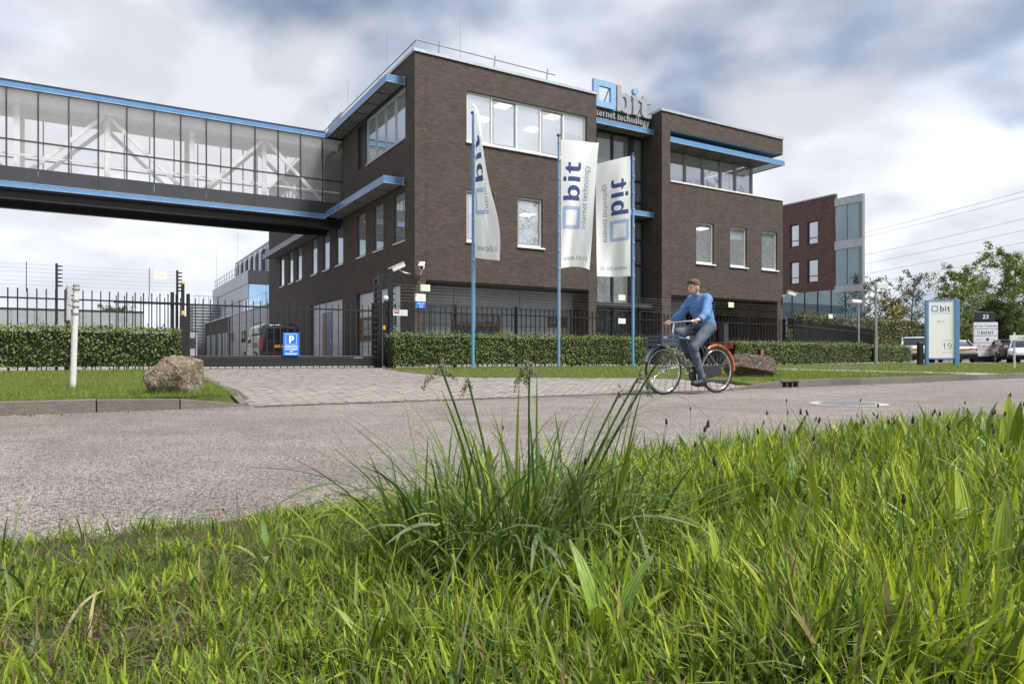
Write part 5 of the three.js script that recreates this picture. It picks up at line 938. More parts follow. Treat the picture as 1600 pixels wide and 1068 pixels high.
const stoneMap = (a, b, c, seed) => { const n1 = tileNoise(512, 130, seed), n2 = tileNoise(512, 34, seed + 1), n3 = tileNoise(512, 9, seed + 2), n4 = tileNoise(512, 17, seed + 3); return dataTex(512, (i, j) => { const k = 0.55 + 0.5 * n1(i, j) + 0.4 * n2(i, j), m = smooth(0.35, 0.7, n3(i, j)), l = smooth(0.66, 0.8, n4(i, j) * 0.7 + n2(i, j) * 0.3); const q = [0, 1, 2].map(z => mix(mix(a[z], b[z], m), c[z], l) * k); return lin(...q); }); };
const stoneA = new THREE.MeshStandardMaterial({ roughness: 0.95, map: scaled(stoneMap([0.36, 0.28, 0.19], [0.22, 0.165, 0.115], [0.48, 0.42, 0.33], 81), 0.5), bumpMap: scaled(bumpFine, 0.3), bumpScale: 0.02 });
const stoneB = new THREE.MeshStandardMaterial({ roughness: 0.95, map: scaled(stoneMap([0.13, 0.085, 0.065], [0.085, 0.06, 0.05], [0.30, 0.27, 0.23], 91), 0.5), bumpMap: scaled(bumpFine, 0.5), bumpScale: 0.02 });
boulder('pale lichen stained boulder on the left lawn beside the driveway', P(0.79, 0.12, 8.74), 0.48, 0.47, 0.46, 5, stoneA, 0.3);
boulder('rough dark brown boulder beside the road behind the cyclist', P(11.6, 0.13, 10.05), 0.92, 0.5, 0.75, 12, stoneB, -0.4);

// ------------------------------------------------------------------ high voltage lines
// each: [u, height, v] of its two ends
[[[153.0, 28.51, 106.7], [144.1, 31.53, 51.4]], [[156.6, 28.13, 109.2], [149.0, 31.49, 53.2]], [[160.2, 24.43, 111.7], [153.9, 28.29, 54.9]], [[163.8, 22.79, 114.2], [158.8, 26.83, 56.7]], [[167.4, 20.67, 116.8], [163.7, 25.16, 58.4]], [[171.0, 18.7, 119.3], [168.5, 23.1, 60.2]], [[178.8, 16.15, 119.2], [173.4, 20.52, 61.9]], [[184.9, 15.49, 120.3], [178.3, 18.72, 63.7]]].forEach(([[ua, ya, va], [ub, yb, vb]], i) => {
  const a = P(ua, ya, va), b = P(ub, yb, vb), pts = [];
  for (let k = 0; k <= 6; k++) { const s = k / 6, q = a.clone().lerp(b, s); q.y -= 1.2 * s * (1 - s); pts.push(q); }
  solo('power_line', tube(pts, 0.038, 5, 24), std([0.28, 0.29, 0.31], 0.7), ['topmost', 'second', 'third', 'fourth', 'fifth', 'sixth', 'seventh', 'lowest'][i] + ' of the eight power lines crossing the sky at the right', 'power line', 'high voltage lines');
});
// ------------------------------------------------------------------ vehicles
function loft(rings, cap = true) {                            // rings of [x,y,z], equal counts, closed
  const n = rings[0].length, pos = rings.flat(2), idx = [];
  for (let i = 0; i < rings.length - 1; i++) for (let k = 0; k < n; k++) { const a = i * n + k, b = i * n + (k + 1) % n, c = a + n, d = b + n; idx.push(a, b, d, a, d, c); }
  if (cap) for (const [o, f] of [[0, 1], [(rings.length - 1) * n, 0]]) for (let k = 1; k < n - 1; k++) idx.push(...(f ? [o, o + k + 1, o + k] : [o, o + k, o + k + 1]));
  const g = new THREE.BufferGeometry(); g.setAttribute('position', new THREE.Float32BufferAttribute(pos, 3)); g.setIndex(idx); g.computeVertexNormals(); return clean(g);
}
const carPaint = c => phys(c, 0.32, { clearcoat: 1, clearcoatRoughness: 0.06, metalness: 0.25 });
const carGlass = phys([0.02, 0.024, 0.028], 0.05, { clearcoat: 1 });
const tailRed = phys([0.42, 0.012, 0.012], 0.2, { clearcoat: 1 });
const lampClear = phys([0.7, 0.72, 0.74], 0.12, { clearcoat: 1 });
const plateYellow = canvasTex(200, 46, (x, w, h) => { x.fillStyle = '#e2a81e'; x.fillRect(0, 0, w, h); x.fillStyle = '#222'; x.font = 'bold 36px sans-serif'; x.textAlign = 'center'; x.fillText('TX-183-P', w / 2, 36); });
const plateMat = new THREE.MeshStandardMaterial({ map: plateYellow, roughness: 0.5 });
const wheelGeo = (() => {
  const ty = new THREE.TorusGeometry(0.255, 0.075, 12, 36); ty.scale(1, 1, 1.35); const tyre = clean(ty);
  const sp = []; for (let i = 0; i < 5; i++) { const b = bxl(-0.035, 0.035, 0.03, 0.2, -0.02, 0.02); b.rotateZ(i * Math.PI * 2 / 5); b.translate(0, 0, 0.06); sp.push(b); }
  const ring = new THREE.TorusGeometry(0.205, 0.022, 8, 32); ring.translate(0, 0, 0.07); const hub = new THREE.CylinderGeometry(0.05, 0.05, 0.05, 14); hub.rotateX(Math.PI / 2); hub.translate(0, 0, 0.06); const disc = new THREE.CylinderGeometry(0.19, 0.19, 0.02, 24); disc.rotateX(Math.PI / 2); disc.translate(0, 0, 0.01);
  return { tyre, rim: merge([...sp, ring, hub]), disc: clean(disc) };
})();
function car(name, label, c, turn, o) {
  const t = orient(name, label, o.cat ?? 'car', c, turn, o.group ?? 'cars on the parking lot'), { L = 4.4, W = 0.9, belt = 0.92, roof = 1.45, paint, hood = 0.9, rear = [-0.475], front = [0.255], trunk = 0.98, wb = 2.65 } = o;
  const ring = (x, y0, y1, w) => [[x, y0, -w * 0.88], [x, y0 + 0.12, -w * 0.985], [x, (y0 + y1) / 2, -w], [x, y1 - 0.1, -w * 0.985], [x, y1 - 0.015, -w * 0.9], [x, y1, -w * 0.7], [x, y1 + 0.012, 0], [x, y1, w * 0.7], [x, y1 - 0.015, w * 0.9], [x, y1 - 0.1, w * 0.985], [x, (y0 + y1) / 2, w], [x, y0 + 0.12, w * 0.985], [x, y0, w * 0.88]];
  const h = L / 2, st = [[-h, 0.42, trunk - 0.28, W * 0.84], [-h + 0.05, 0.3, trunk - 0.1, W * 0.92], [-h + 0.22, 0.24, trunk - 0.01, W * 0.98], [-h * 0.6, 0.2, trunk + 0.0, W], [-h * 0.3, 0.2, belt + 0.02, W], [0, 0.2, belt, W], [h * 0.35, 0.2, belt - 0.02, W], [h * 0.62, 0.21, hood, W * 0.985], [h - 0.25, 0.24, hood - 0.13, W * 0.94], [h - 0.06, 0.3, hood - 0.27, W * 0.84], [h, 0.36, hood - 0.38, W * 0.74]];
  const bd = own('body', loft(st.map(s => ring(...s))), paint, t);
  const xr = rear[0] * L, xf = front[0] * L, cab = (x, y, w) => [[x, belt - 0.05, -w], [x, y - 0.02, -w * (y > belt + 0.1 ? 0.84 : 1)], [x, y, -w * 0.7], [x, y + 0.01, 0], [x, y, w * 0.7], [x, y - 0.02, w * (y > belt + 0.1 ? 0.84 : 1)], [x, belt - 0.05, w]];
  const r1 = xr + (o.rearSlope ?? 0.55), f1 = xf - 0.8;
  own('cabin_glass', loft([cab(xr, belt, W * 0.86), cab(r1, roof - 0.045, W * 0.9), cab((r1 + f1) / 2, roof - 0.01, W * 0.92), cab(f1, roof - 0.04, W * 0.9), cab(xf, belt, W * 0.84)]), carGlass, t);
  const rf = (x, y, w) => [[x, y - 0.035, -w * 0.84], [x, y + 0.012, -w * 0.72], [x, y + 0.022, 0], [x, y + 0.012, w * 0.72], [x, y - 0.035, w * 0.84], [x, y - 0.06, 0]];
  own('roof', loft([rf(r1 - 0.06, roof - 0.06, W * 0.9), rf(r1 + 0.1, roof - 0.03, W * 0.915), rf((r1 + f1) / 2, roof, W * 0.935), rf(f1 - 0.05, roof - 0.025, W * 0.915), rf(f1 + 0.06, roof - 0.07, W * 0.9)]), paint, t);
  for (const z of [-1, 1]) {
    const pil = (x0, y0, x1, y1, w) => bar(new THREE.Vector3(x0, y0, z * W * 0.87), new THREE.Vector3(x1, y1, z * W * 0.775), 0.03, w);
    own('pillar', [pil(xf, belt - 0.02, f1, roof - 0.05, 0.07), pil(xr, belt - 0.02, r1, roof - 0.05, o.cPillar ?? 0.16), pil((xf + xr) / 2, belt - 0.02, (r1 + f1) / 2, roof - 0.03, 0.07)], paint, t);
    own('sill', bxl(-h * 0.55, h * 0.55, 0.19, 0.27, z * W * 0.93, z * W * 1.0), M.rubber, t);
    const mi = chamfer(0.1, 0.12, 0.2, 0.03); mi.translate(xf - 0.25, belt + 0.06, z * (W + 0.08)); own('mirror', mi, o.mirror ?? paint, t);
    own('door_handle', [bxl(0.1, 0.28, belt - 0.16, belt - 0.13, z * (W - 0.01), z * (W + 0.015))], paint, t);
    for (const x of [-wb / 2, wb / 2]) {
      const arch = new THREE.CylinderGeometry(0.37, 0.37, 0.06, 28); arch.rotateX(Math.PI / 2); arch.translate(x, 0.33, z * (W - 0.02)); own('wheel_arch', arch, M.rubber, t);
      const w = sub('wheel', t); w.position.set(x, 0.33, z * (W - 0.07)); w.rotation.y = z > 0 ? 0 : Math.PI; own('tyre', wheelGeo.tyre, M.rubber, w); own('rim', wheelGeo.rim, M.chrome, w); own('brake_disc', wheelGeo.disc, M.dark, w);
    }
    const tl = chamfer(o.tall ? 0.05 : 0.06, o.tall ? 0.42 : 0.13, o.tall ? 0.14 : 0.42, 0.01); tl.translate(-h + (o.tall ? 0.03 : 0.05), o.tall ? 0.95 : trunk - 0.2, z * (o.tall ? W * 0.88 : W * 0.68)); own('tail_light', tl, tailRed, t);
    const hl = chamfer(0.14, 0.12, 0.36, 0.02); hl.translate(h - 0.1, hood - 0.27, z * W * 0.66); own('headlight', hl, lampClear, t);
  }
  if (o.lightBar) own('light_bar', bxl(-h - 0.005, -h + 0.08, trunk - 0.22, trunk - 0.16, -W * 0.6, W * 0.6), tailRed, t);
  own('bumper', [loft([[-h - 0.04, 0.3, 0.55, W * 0.84], [-h + 0.1, 0.24, 0.58, W * 0.97], [-h + 0.4, 0.24, 0.5, W * 1.004]].map(([x, a, b, w]) => [[x, a, -w], [x, b, -w], [x, b, w], [x, a, w]]))], o.bumper ?? M.rubber, t);
  own('front_bumper', [loft([[h - 0.35, 0.24, 0.48, W * 0.95], [h - 0.06, 0.26, 0.5, W * 0.86], [h + 0.03, 0.3, 0.44, W * 0.72]].map(([x, a, b, w]) => [[x, a, -w], [x, b, -w], [x, b, w], [x, a, w]]))], o.bumper2 ?? M.rubber, t);
  const pl = new THREE.PlaneGeometry(0.52, 0.115); pl.rotateY(-Math.PI / 2); pl.translate(-h - 0.046, o.plateY ?? 0.72, 0); if (o.plateY) pl.translate(0.02, 0, 0); own('number_plate', pl, plateMat, t);
  return t;
}
// rear towards the viewer: local -x faces the viewer when the car is turned so
const silverPaint = carPaint([0.55, 0.56, 0.57]), darkPaint = carPaint([0.035, 0.037, 0.042]), whitePaint = carPaint([0.72, 0.73, 0.74]), blackPaint = carPaint([0.012, 0.012, 0.014]);
car('parked_car', 'silver saloon with a red light bar parked right of the numbered sign', P(47.0, 0.186, 24.0), 0.72, { paint: silverPaint, L: 4.8, W: 0.93, roof: 1.42, rear: [-0.4], rearSlope: 0.95, lightBar: true, bumper: M.rubber, trunk: 1.0, plateY: 0.74 });
car('parked_car', 'pale car mostly hidden behind the numbered white sign', P(43.4, 0.186, 24.2), 0.55, { paint: whitePaint, L: 4.6, W: 0.92, roof: 1.55, rearSlope: 0.4, trunk: 1.05, bumper: M.rubber, plateY: 0.78 });
car('parked_car', 'dark grey hatchback parked right of the company board', P(50.4, 0.186, 22.2), 0.62, { paint: darkPaint, L: 4.2, W: 0.9, roof: 1.46, rearSlope: 0.35, trunk: 1.04, plateY: 0.8 });
car('parked_car', 'white car cut by the right picture edge behind the low sign', P(47.2, 0.186, 19.75), 0.35 + Math.PI, { paint: whitePaint, L: 4.3, W: 0.9, roof: 1.5, rearSlope: 0.35, trunk: 1.0 });
{ // dark van in the yard seen from behind; its length runs along v
  const b = P(6.95, 0.186, 33.6), t = orient('parked_van', 'black small van with a yellow number plate parked behind the gate', 'van', b, Math.PI / 2), W = 0.9, h = 2.1;
  const ring = (x, y0, y1, w, wt) => [[x, y0, -w * 0.92], [x, y0 + 0.2, -w], [x, 1.05, -w], [x, y1 - 0.12, -wt], [x, y1, -wt * 0.8], [x, y1 + 0.02, 0], [x, y1, wt * 0.8], [x, y1 - 0.12, wt], [x, 1.05, w], [x, y0 + 0.2, w], [x, y0, w * 0.92]];
  own('body', loft([ring(-h, 0.34, 1.72, W * 0.96, W * 0.8), ring(-h + 0.06, 0.28, 1.78, W, W * 0.86), ring(-h + 0.5, 0.24, 1.82, W, W * 0.88), ring(0.3, 0.24, 1.82, W, W * 0.88), ring(0.6, 0.24, 1.74, W, W * 0.86), ring(1.25, 0.24, 1.16, W, W * 0.92), ring(1.75, 0.26, 1.0, W * 0.96, W * 0.86), ring(h, 0.34, 0.72, W * 0.85, W * 0.72)]), blackPaint, t);
  own('rear_window', bxl(-h - 0.012, -h + 0.02, 1.12, 1.6, -W * 0.68, W * 0.68), carGlass, t);
  own('door_gap', [bxl(-h - 0.004, -h + 0.01, 0.5, 1.7, -0.006, 0.006), bxl(-h - 0.004, -h + 0.01, 1.02, 1.03, -W * 0.8, W * 0.8)], M.rubber, t);
  for (const z of [-1, 1]) {
    own('tail_light', chamfer(0.1, 0.44, 0.12, 0.02).translate(-h + 0.03, 0.98, z * W * 0.93), tailRed, t);
    own('side_window', [bar(new THREE.Vector3(-1.9, 1.4, z * W * 0.945), new THREE.Vector3(0.5, 1.4, z * W * 0.945), 0.02, 0.46).rotateX(0)], carGlass, t);
    const mi = chamfer(0.14, 0.2, 0.16, 0.04); mi.translate(1.0, 1.12, z * (W + 0.12)); own('mirror', mi, M.rubber, t);
    for (const x of [-1.3, 1.35]) { const w = sub('wheel', t); w.position.set(x, 0.31, z * (W - 0.06)); w.rotation.y = z > 0 ? 0 : Math.PI; own('tyre', wheelGeo.tyre, M.rubber, w); own('rim', wheelGeo.rim, M.chrome, w); own('brake_disc', wheelGeo.disc, M.dark, w); }
  }
  own('bumper', chamfer(0.16, 0.3, W * 1.9, 0.04).translate(-h - 0.02, 0.45, 0), M.rubber, t);
  const pl = new THREE.PlaneGeometry(0.52, 0.12); pl.rotateY(-Math.PI / 2); pl.translate(-h - 0.035, 0.82, 0); own('number_plate', pl, plateMat, t); own('plate_recess', bxl(-h - 0.03, -h + 0.02, 0.72, 0.92, -0.34, 0.34), M.rubber, t);
  own('roof_bar', [rod(new THREE.Vector3(-1.7, 1.86, -0.7), new THREE.Vector3(0.2, 1.86, -0.7), 0.02), rod(new THREE.Vector3(-1.7, 1.86, 0.7), new THREE.Vector3(0.2, 1.86, 0.7), 0.02)], M.rubber, t);
}
// ------------------------------------------------------------------ bicycle and rider (local x = riding direction)
const RIDE = P(7.57, 0, 7.52);
const V3 = (x, y, z = 0) => new THREE.Vector3(x, y, z);
{
  const t = orient('bicycle', 'grey blue city bicycle with orange mudguards ridden along the kerb', 'bicycle', RIDE, Math.PI);
  const fr = phys([0.10, 0.15, 0.22], 0.3, { clearcoat: 0.8 }), org = phys([0.42, 0.085, 0.02], 0.35, { clearcoat: 0.5 });
  const BB = V3(-0.02, 0.29), HT = V3(0.36, 0.9), HB = V3(0.41, 0.66), ST = V3(-0.2, 0.86), RA = V3(-0.54, 0.35), FA = V3(0.54, 0.35);
  own('frame', [rod(HT, HB, 0.024, 0.024, 12), rod(HB.clone().lerp(HT, 0.2), BB, 0.022, 0.022, 10), rod(HT.clone().lerp(HB, 0.2), V3(-0.17, 0.76), 0.019, 0.019, 10), rod(BB, ST, 0.019, 0.019, 10), ...[-1, 1].flatMap(z => [rod(V3(-0.03, 0.29, z * 0.04), V3(-0.54, 0.35, z * 0.07), 0.01, 0.009), rod(V3(-0.18, 0.78, z * 0.02), V3(-0.54, 0.35, z * 0.07), 0.009, 0.008)])], fr, t);
  own('fork', [-1, 1].map(z => tube([HB.clone().setZ(z * 0.045), V3(0.47, 0.5, z * 0.05), V3(0.54, 0.35, z * 0.055)], 0.012, 8, 8)), fr, t);
  own('handlebar', [rod(HT, V3(0.33, 1.04), 0.016), tube([V3(0.1, 1.05, -0.3), V3(0.27, 1.06, -0.27), V3(0.36, 1.05, -0.1), V3(0.36, 1.05, 0.1), V3(0.27, 1.06, 0.27), V3(0.1, 1.05, 0.3)], 0.012, 8, 24)], M.chrome, t);
  for (const z of [-1, 1]) own('grip', rod(V3(0.1, 1.05, z * 0.3), V3(0.22, 1.06, z * 0.284), 0.018, 0.017, 10), M.rubber, t);
  own('seat_post', rod(ST, V3(-0.235, 0.95), 0.013), M.chrome, t);
  const sd = new THREE.SphereGeometry(1, 20, 12); sd.scale(0.15, 0.04, 0.1); sd.translate(-0.29, 0.97, 0); const nose = new THREE.SphereGeometry(1, 14, 10); nose.scale(0.13, 0.028, 0.03); nose.translate(-0.17, 0.965, 0); own('saddle', [sd, nose], M.rubber, t);
  for (const [c, n] of [[FA, 1], [RA, 0]]) {
    const w = sub('wheel', t); const ty = new THREE.TorusGeometry(0.33, 0.02, 10, 56); ty.translate(c.x, c.y, 0); own('tyre', ty, M.rubber, w); const ri = new THREE.TorusGeometry(0.305, 0.011, 6, 56); ri.scale(1, 1, 1.3); ri.translate(c.x, c.y, 0); own('rim', ri, M.chrome, w);
    const sp = []; for (let i = 0; i < 32; i++) { const a = i / 32 * Math.PI * 2, s = i % 2 ? 1 : -1; sp.push(rod(c.clone().add(V3(Math.cos(a + 0.5 * s) * 0.02, Math.sin(a + 0.5 * s) * 0.02, s * 0.03)), c.clone().add(V3(Math.cos(a) * 0.3, Math.sin(a) * 0.3, 0)), 0.0012, 0.0012, 4)); } own('spokes', sp, M.chrome, w);
    own('hub', rod(c.clone().setZ(-0.05), c.clone().setZ(0.05), 0.022, 0.022, 12), M.chrome, w);
    const a0 = n ? 0.35 : -0.1, a1 = n ? 2.6 : 2.75, arc = new THREE.TorusGeometry(0.365, 0.03, 6, 40, n ? 2.45 : 2.2); arc.rotateZ(n ? 0.35 : 1.0); arc.scale(1, 1, 0.9); arc.translate(c.x, c.y, 0); own('mudguard', arc, n ? fr : org, t);
  }
  const cg = new THREE.Shape(); cg.moveTo(-0.56, 0.28); cg.lineTo(0.02, 0.18); cg.absarc(-0.02, 0.29, 0.115, -1.2, 1.5, false); cg.lineTo(-0.55, 0.42); cg.closePath(); const cge = new THREE.ExtrudeGeometry(cg, { depth: 0.02, bevelEnabled: true, bevelSize: 0.006, bevelThickness: 0.006, bevelSegments: 1 }); cge.translate(0, 0, -0.075); own('chain_case', cge, M.rubber, t);
  own('crank', [rod(V3(-0.02, 0.29, -0.1), V3(-0.03, 0.125, -0.11), 0.012), rod(V3(-0.02, 0.29, 0.1), V3(-0.01, 0.455, 0.11), 0.012), rod(V3(-0.02, 0.29, -0.1), V3(-0.02, 0.29, 0.1), 0.02)], M.chrome, t);
  own('pedal', bxl(-0.08, 0.03, 0.11, 0.135, -0.2, -0.115), M.rubber, t); own('pedal', bxl(-0.06, 0.05, 0.445, 0.47, 0.115, 0.2), M.rubber, t);
  const rk = []; for (const z of [-0.06, 0, 0.06]) rk.push(rod(V3(-0.32, 0.76, z), V3(-0.82, 0.76, z), 0.007)); for (const z of [-0.065, 0.065]) rk.push(rod(V3(-0.78, 0.76, z), V3(-0.54, 0.35, z), 0.007), rod(V3(-0.5, 0.76, z), V3(-0.54, 0.35, z), 0.006)); own('luggage_rack', rk, M.rubber, t);
  own('tail_light', bxl(-0.85, -0.82, 0.68, 0.75, -0.04, 0.04), tailRed, t);
  const hl = new THREE.SphereGeometry(0.04, 14, 10); hl.translate(0.5, 0.82, 0); own('headlight', hl, M.chrome, t);
  // carrier with a crate in front
  const cr = []; for (let k = 0; k < 3; k++) { const y = 0.72 + k * 0.055; cr.push(bxl(0.44, 0.74, y, y + 0.03, -0.19, -0.18), bxl(0.44, 0.74, y, y + 0.03, 0.18, 0.19), bxl(0.43, 0.44, y, y + 0.03, -0.19, 0.19), bxl(0.74, 0.75, y, y + 0.03, -0.19, 0.19)); } cr.push(bxl(0.43, 0.75, 0.7, 0.715, -0.19, 0.19)); for (const x of [0.435, 0.745]) for (const z of [-0.185, 0.185]) cr.push(bxl(x - 0.01, x + 0.01, 0.7, 0.87, z - 0.01, z + 0.01));
  const crate = orient('bicycle_crate', 'grey slatted crate on the front carrier of the bicycle', 'crate', RIDE, Math.PI); own('crate_body', cr, worn([0.06, 0.075, 0.1], 0.6, 0.3), crate);
  own('front_carrier', [rod(V3(0.44, 0.69, -0.12), V3(0.73, 0.69, -0.12), 0.008), rod(V3(0.44, 0.69, 0.12), V3(0.73, 0.69, 0.12), 0.008), rod(V3(0.7, 0.69, -0.12), V3(0.54, 0.35, -0.06), 0.006), rod(V3(0.7, 0.69, 0.12), V3(0.54, 0.35, 0.06), 0.006), rod(V3(0.44, 0.69, -0.12), V3(0.41, 0.7, 0), 0.008)], M.rubber, t);
}
// distance fields for the rider
const cap = (a, b, ra, rb) => { const ax = a.x, ay = a.y, az = a.z, bx = b.x - ax, by = b.y - ay, bz = b.z - az, l2 = bx * bx + by * by + bz * bz || 1e-9; return (x, y, z) => { const px = x - ax, py = y - ay, pz = z - az, h = clamp((px * bx + py * by + pz * bz) / l2); const dx = px - bx * h, dy = py - by * h, dz = pz - bz * h; return Math.sqrt(dx * dx + dy * dy + dz * dz) - (ra + (rb - ra) * h); }; };
const ell = (c, rx, ry, rz) => (x, y, z) => { const a = (x - c.x) / rx, b = (y - c.y) / ry, d = (z - c.z) / rz, k = Math.sqrt(a * a + b * b + d * d); return (k - 1) * Math.min(rx, ry, rz); };
const blend = (fs, k) => (x, y, z) => { let r = 1e3; for (const f of fs) { const d = f(x, y, z), h = clamp(0.5 + 0.5 * (r - d) / k); r = r + (d - r) * h - k * h * (1 - h); } return r; };
function fieldMesh(f, c, half, cell) {
  const n = Math.ceil(half * 2 / cell) + 6, s = half * n / (n - 6), mc = new MarchingCubes(n, new THREE.MeshStandardMaterial(), false, false, 400000); mc.isolation = 0;
  for (let k = 0; k < n; k++) for (let j = 0; j < n; j++) for (let i = 0; i < n; i++) { const x = c.x + (i - n / 2) / (n / 2) * s, y = c.y + (j - n / 2) / (n / 2) * s, z = c.z + (k - n / 2) / (n / 2) * s; mc.field[k * n * n + j * n + i] = -f(x, y, z); }
  mc.update(); const g = new THREE.BufferGeometry(), p = mc.positionArray.slice(0, mc.count * 3), nn = mc.normalArray.slice(0, mc.count * 3);
  for (let i = 0; i < p.length; i += 3) { p[i] = p[i] * s + c.x; p[i + 1] = p[i + 1] * s + c.y; p[i + 2] = p[i + 2] * s + c.z; const l = Math.hypot(nn[i], nn[i + 1], nn[i + 2]) || 1; nn[i] /= l; nn[i + 1] /= l; nn[i + 2] /= l; }
  g.setAttribute('position', new THREE.BufferAttribute(p, 3)); g.setAttribute('normal', new THREE.BufferAttribute(nn, 3)); return clean(g);
}
{
  const t = orient('person', 'cyclist in a blue jacket and grey jeans riding to the left', 'person', RIDE, Math.PI);
  const J = { hip: V3(-0.32, 0.99), belly: V3(-0.27, 1.14), chest: V3(-0.19, 1.32), neck: V3(-0.13, 1.44), head: V3(-0.065, 1.575) };
  const side = z => ({ sh: V3(-0.165, 1.39, z * 0.175), el: V3(-0.02, 1.15, z * 0.27), wr: V3(0.12, 1.085, z * 0.29), hip: V3(-0.3, 0.99, z * 0.085), knee: z < 0 ? V3(0.06, 0.68, -0.1) : V3(0.13, 0.9, 0.11), an: z < 0 ? V3(-0.1, 0.225, -0.13) : V3(-0.1, 0.56, 0.13), toe: z < 0 ? V3(0.07, 0.165, -0.15) : V3(0.08, 0.51, 0.15), heel: z < 0 ? V3(-0.14, 0.18, -0.13) : V3(-0.14, 0.525, 0.13) });
  const Rt = side(-1), Lt = side(1);
  const bones = (grow) => [ell(V3(-0.2, 1.3, 0), 0.105 + grow, 0.17 + grow, 0.16 + grow), cap(J.hip, J.belly, 0.12 + grow, 0.115 + grow), cap(J.belly, J.chest, 0.115 + grow, 0.12 + grow), cap(J.chest, J.neck, 0.1 + grow, 0.055)];
  const limbs = (grow) => [Rt, Lt].flatMap(s => [cap(s.sh, s.el, 0.052 + grow, 0.042 + grow), cap(s.el, s.wr, 0.042 + grow, 0.03 + grow)]);
  const legs = (grow) => [Rt, Lt].flatMap(s => [cap(s.hip, s.knee, 0.085 + grow, 0.057 + grow), cap(s.knee, s.an, 0.056 + grow, 0.038 + grow)]);
  const skin = phys([0.52, 0.30, 0.21], 0.55, { sheen: 0.2 });
  // head with face, ears, nose
  const H = J.head, Hd = blend([ell(H.clone().add(V3(-0.01, 0.02)), 0.093, 0.1, 0.074), ell(H.clone().add(V3(0.022, -0.045)), 0.065, 0.068, 0.056), cap(H.clone().add(V3(0.083, 0.005)), H.clone().add(V3(0.108, -0.028)), 0.01, 0.014), cap(H.clone().add(V3(0.075, 0.022, 0.03)), H.clone().add(V3(0.075, 0.022, -0.03)), 0.012, 0.012), cap(H.clone().add(V3(0.078, -0.064, 0.016)), H.clone().add(V3(0.078, -0.064, -0.016)), 0.01, 0.01), ell(H.clone().add(V3(-0.005, -0.01, 0.075)), 0.022, 0.034, 0.01), ell(H.clone().add(V3(-0.005, -0.01, -0.075)), 0.022, 0.034, 0.01), cap(H.clone().add(V3(-0.02, -0.07)), J.neck.clone().add(V3(-0.01, -0.02)), 0.05, 0.056)], 0.02);
  const eyes = (x, y, z) => Math.min(Math.hypot(x - H.x - 0.086, y - H.y - 0.002, z - 0.03), Math.hypot(x - H.x - 0.086, y - H.y - 0.002, z + 0.03)) - 0.013;
  const head = fieldMesh((x, y, z) => Math.max(Hd(x, y, z), -eyes(x, y, z)), H.clone().add(V3(0, -0.03)), 0.17, 0.004);
  const hand = (s, z) => { const c = s.wr.clone().add(V3(0.045, -0.012, 0)), fs = [cap(s.wr.clone().lerp(s.el, 0.12), c, 0.028, 0.028), ell(c.clone().add(V3(0.01, 0.0, 0)), 0.045, 0.02, 0.036)]; for (let k = 0; k < 4; k++) { const b = V3(0.175 + k * 0.006 - 0.005, 1.075, z * (0.255 + k * 0.019 + 0.005)); const o = c.clone().add(V3(0.03, 0.004, z * (-0.028 + k * 0.018))), m = V3(o.x + 0.032, 1.06 - (k === 3 ? 0.004 : 0), o.z), e = V3(o.x + 0.026, 1.036, o.z), f = V3(o.x + 0.0, 1.033, o.z); fs.push(cap(o, m, 0.0095, 0.009), cap(m, e, 0.009, 0.0085), cap(e, f, 0.0085, 0.0075)); } fs.push(cap(c.clone().add(V3(-0.01, -0.005, -z * 0.028)), V3(c.x + 0.02, 1.035, c.z - z * 0.042), 0.012, 0.01), cap(V3(c.x + 0.02, 1.035, c.z - z * 0.042), V3(c.x + 0.045, 1.03, c.z - z * 0.03), 0.01, 0.008)); return fieldMesh(blend(fs, 0.008), c.clone().add(V3(0.0, -0.01, 0)), 0.1, 0.0035); };
  const bodyF = blend([...bones(-0.008), ...limbs(-0.004), ...legs(-0.006)], 0.03);
  own('body', [fieldMesh(bodyF, V3(-0.1, 0.84), 0.72, 0.014), head, hand(Rt, -1), hand(Lt, 1)], skin, t);
  const eyeW = [1, -1].map(z => { const g = new THREE.SphereGeometry(0.0105, 12, 8); g.translate(H.x + 0.079, H.y + 0.002, z * 0.03); return g; }); own('eyes', eyeW, std([0.45, 0.43, 0.4], 0.3), t); own('pupils', [1, -1].map(z => { const g = new THREE.SphereGeometry(0.006, 8, 6); g.translate(H.x + 0.086, H.y + 0.001, z * 0.03); return g; }), std([0.03, 0.02, 0.015], 0.2), t); own('lips', rod(V3(H.x + 0.0865, H.y - 0.062, -0.018), V3(H.x + 0.0865, H.y - 0.062, 0.018), 0.005, 0.005, 6), std([0.36, 0.13, 0.1], 0.6), t);
  // jacket: loose, with folds; open at neck, wrists and hem
  const wr = (x, y, z) => 0.017 * (fbm(x * 12, y * 18 + x * 9, z * 12, 3) - 0.5) * 2;
  const jk = blend([...bones(0.022), ...limbs(0.02), cap(V3(-0.17, 1.4, -0.14), V3(-0.17, 1.4, 0.14), 0.075, 0.075)], 0.045), collar = cap(V3(-0.125, 1.435), V3(-0.11, 1.465), 0.074, 0.07);
  own('jacket', fieldMesh((x, y, z) => { let d = Math.min(jk(x, y, z) + wr(x, y, z), collar(x, y, z)); d = Math.max(d, 0.955 - y + (x + 0.32) * 0.25); for (const s of [Rt, Lt]) { const a = s.wr.clone().sub(s.el).normalize(); d = Math.max(d, (Math.sign(z) === Math.sign(s.wr.z) && x > -0.05 ? ((x - s.wr.x) * a.x + (y - s.wr.y) * a.y + (z - s.wr.z) * a.z) : -1)); } return Math.max(d, y - 1.485); }, V3(-0.14, 1.2), 0.37, 0.008), (() => { const m = worn([0.12, 0.26, 0.54], 0.75, 0.35, 0.003); return m; })(), t);
  const tr = blend([cap(J.hip, V3(-0.3, 1.06), 0.132, 0.12), ...legs(0.016)], 0.04);
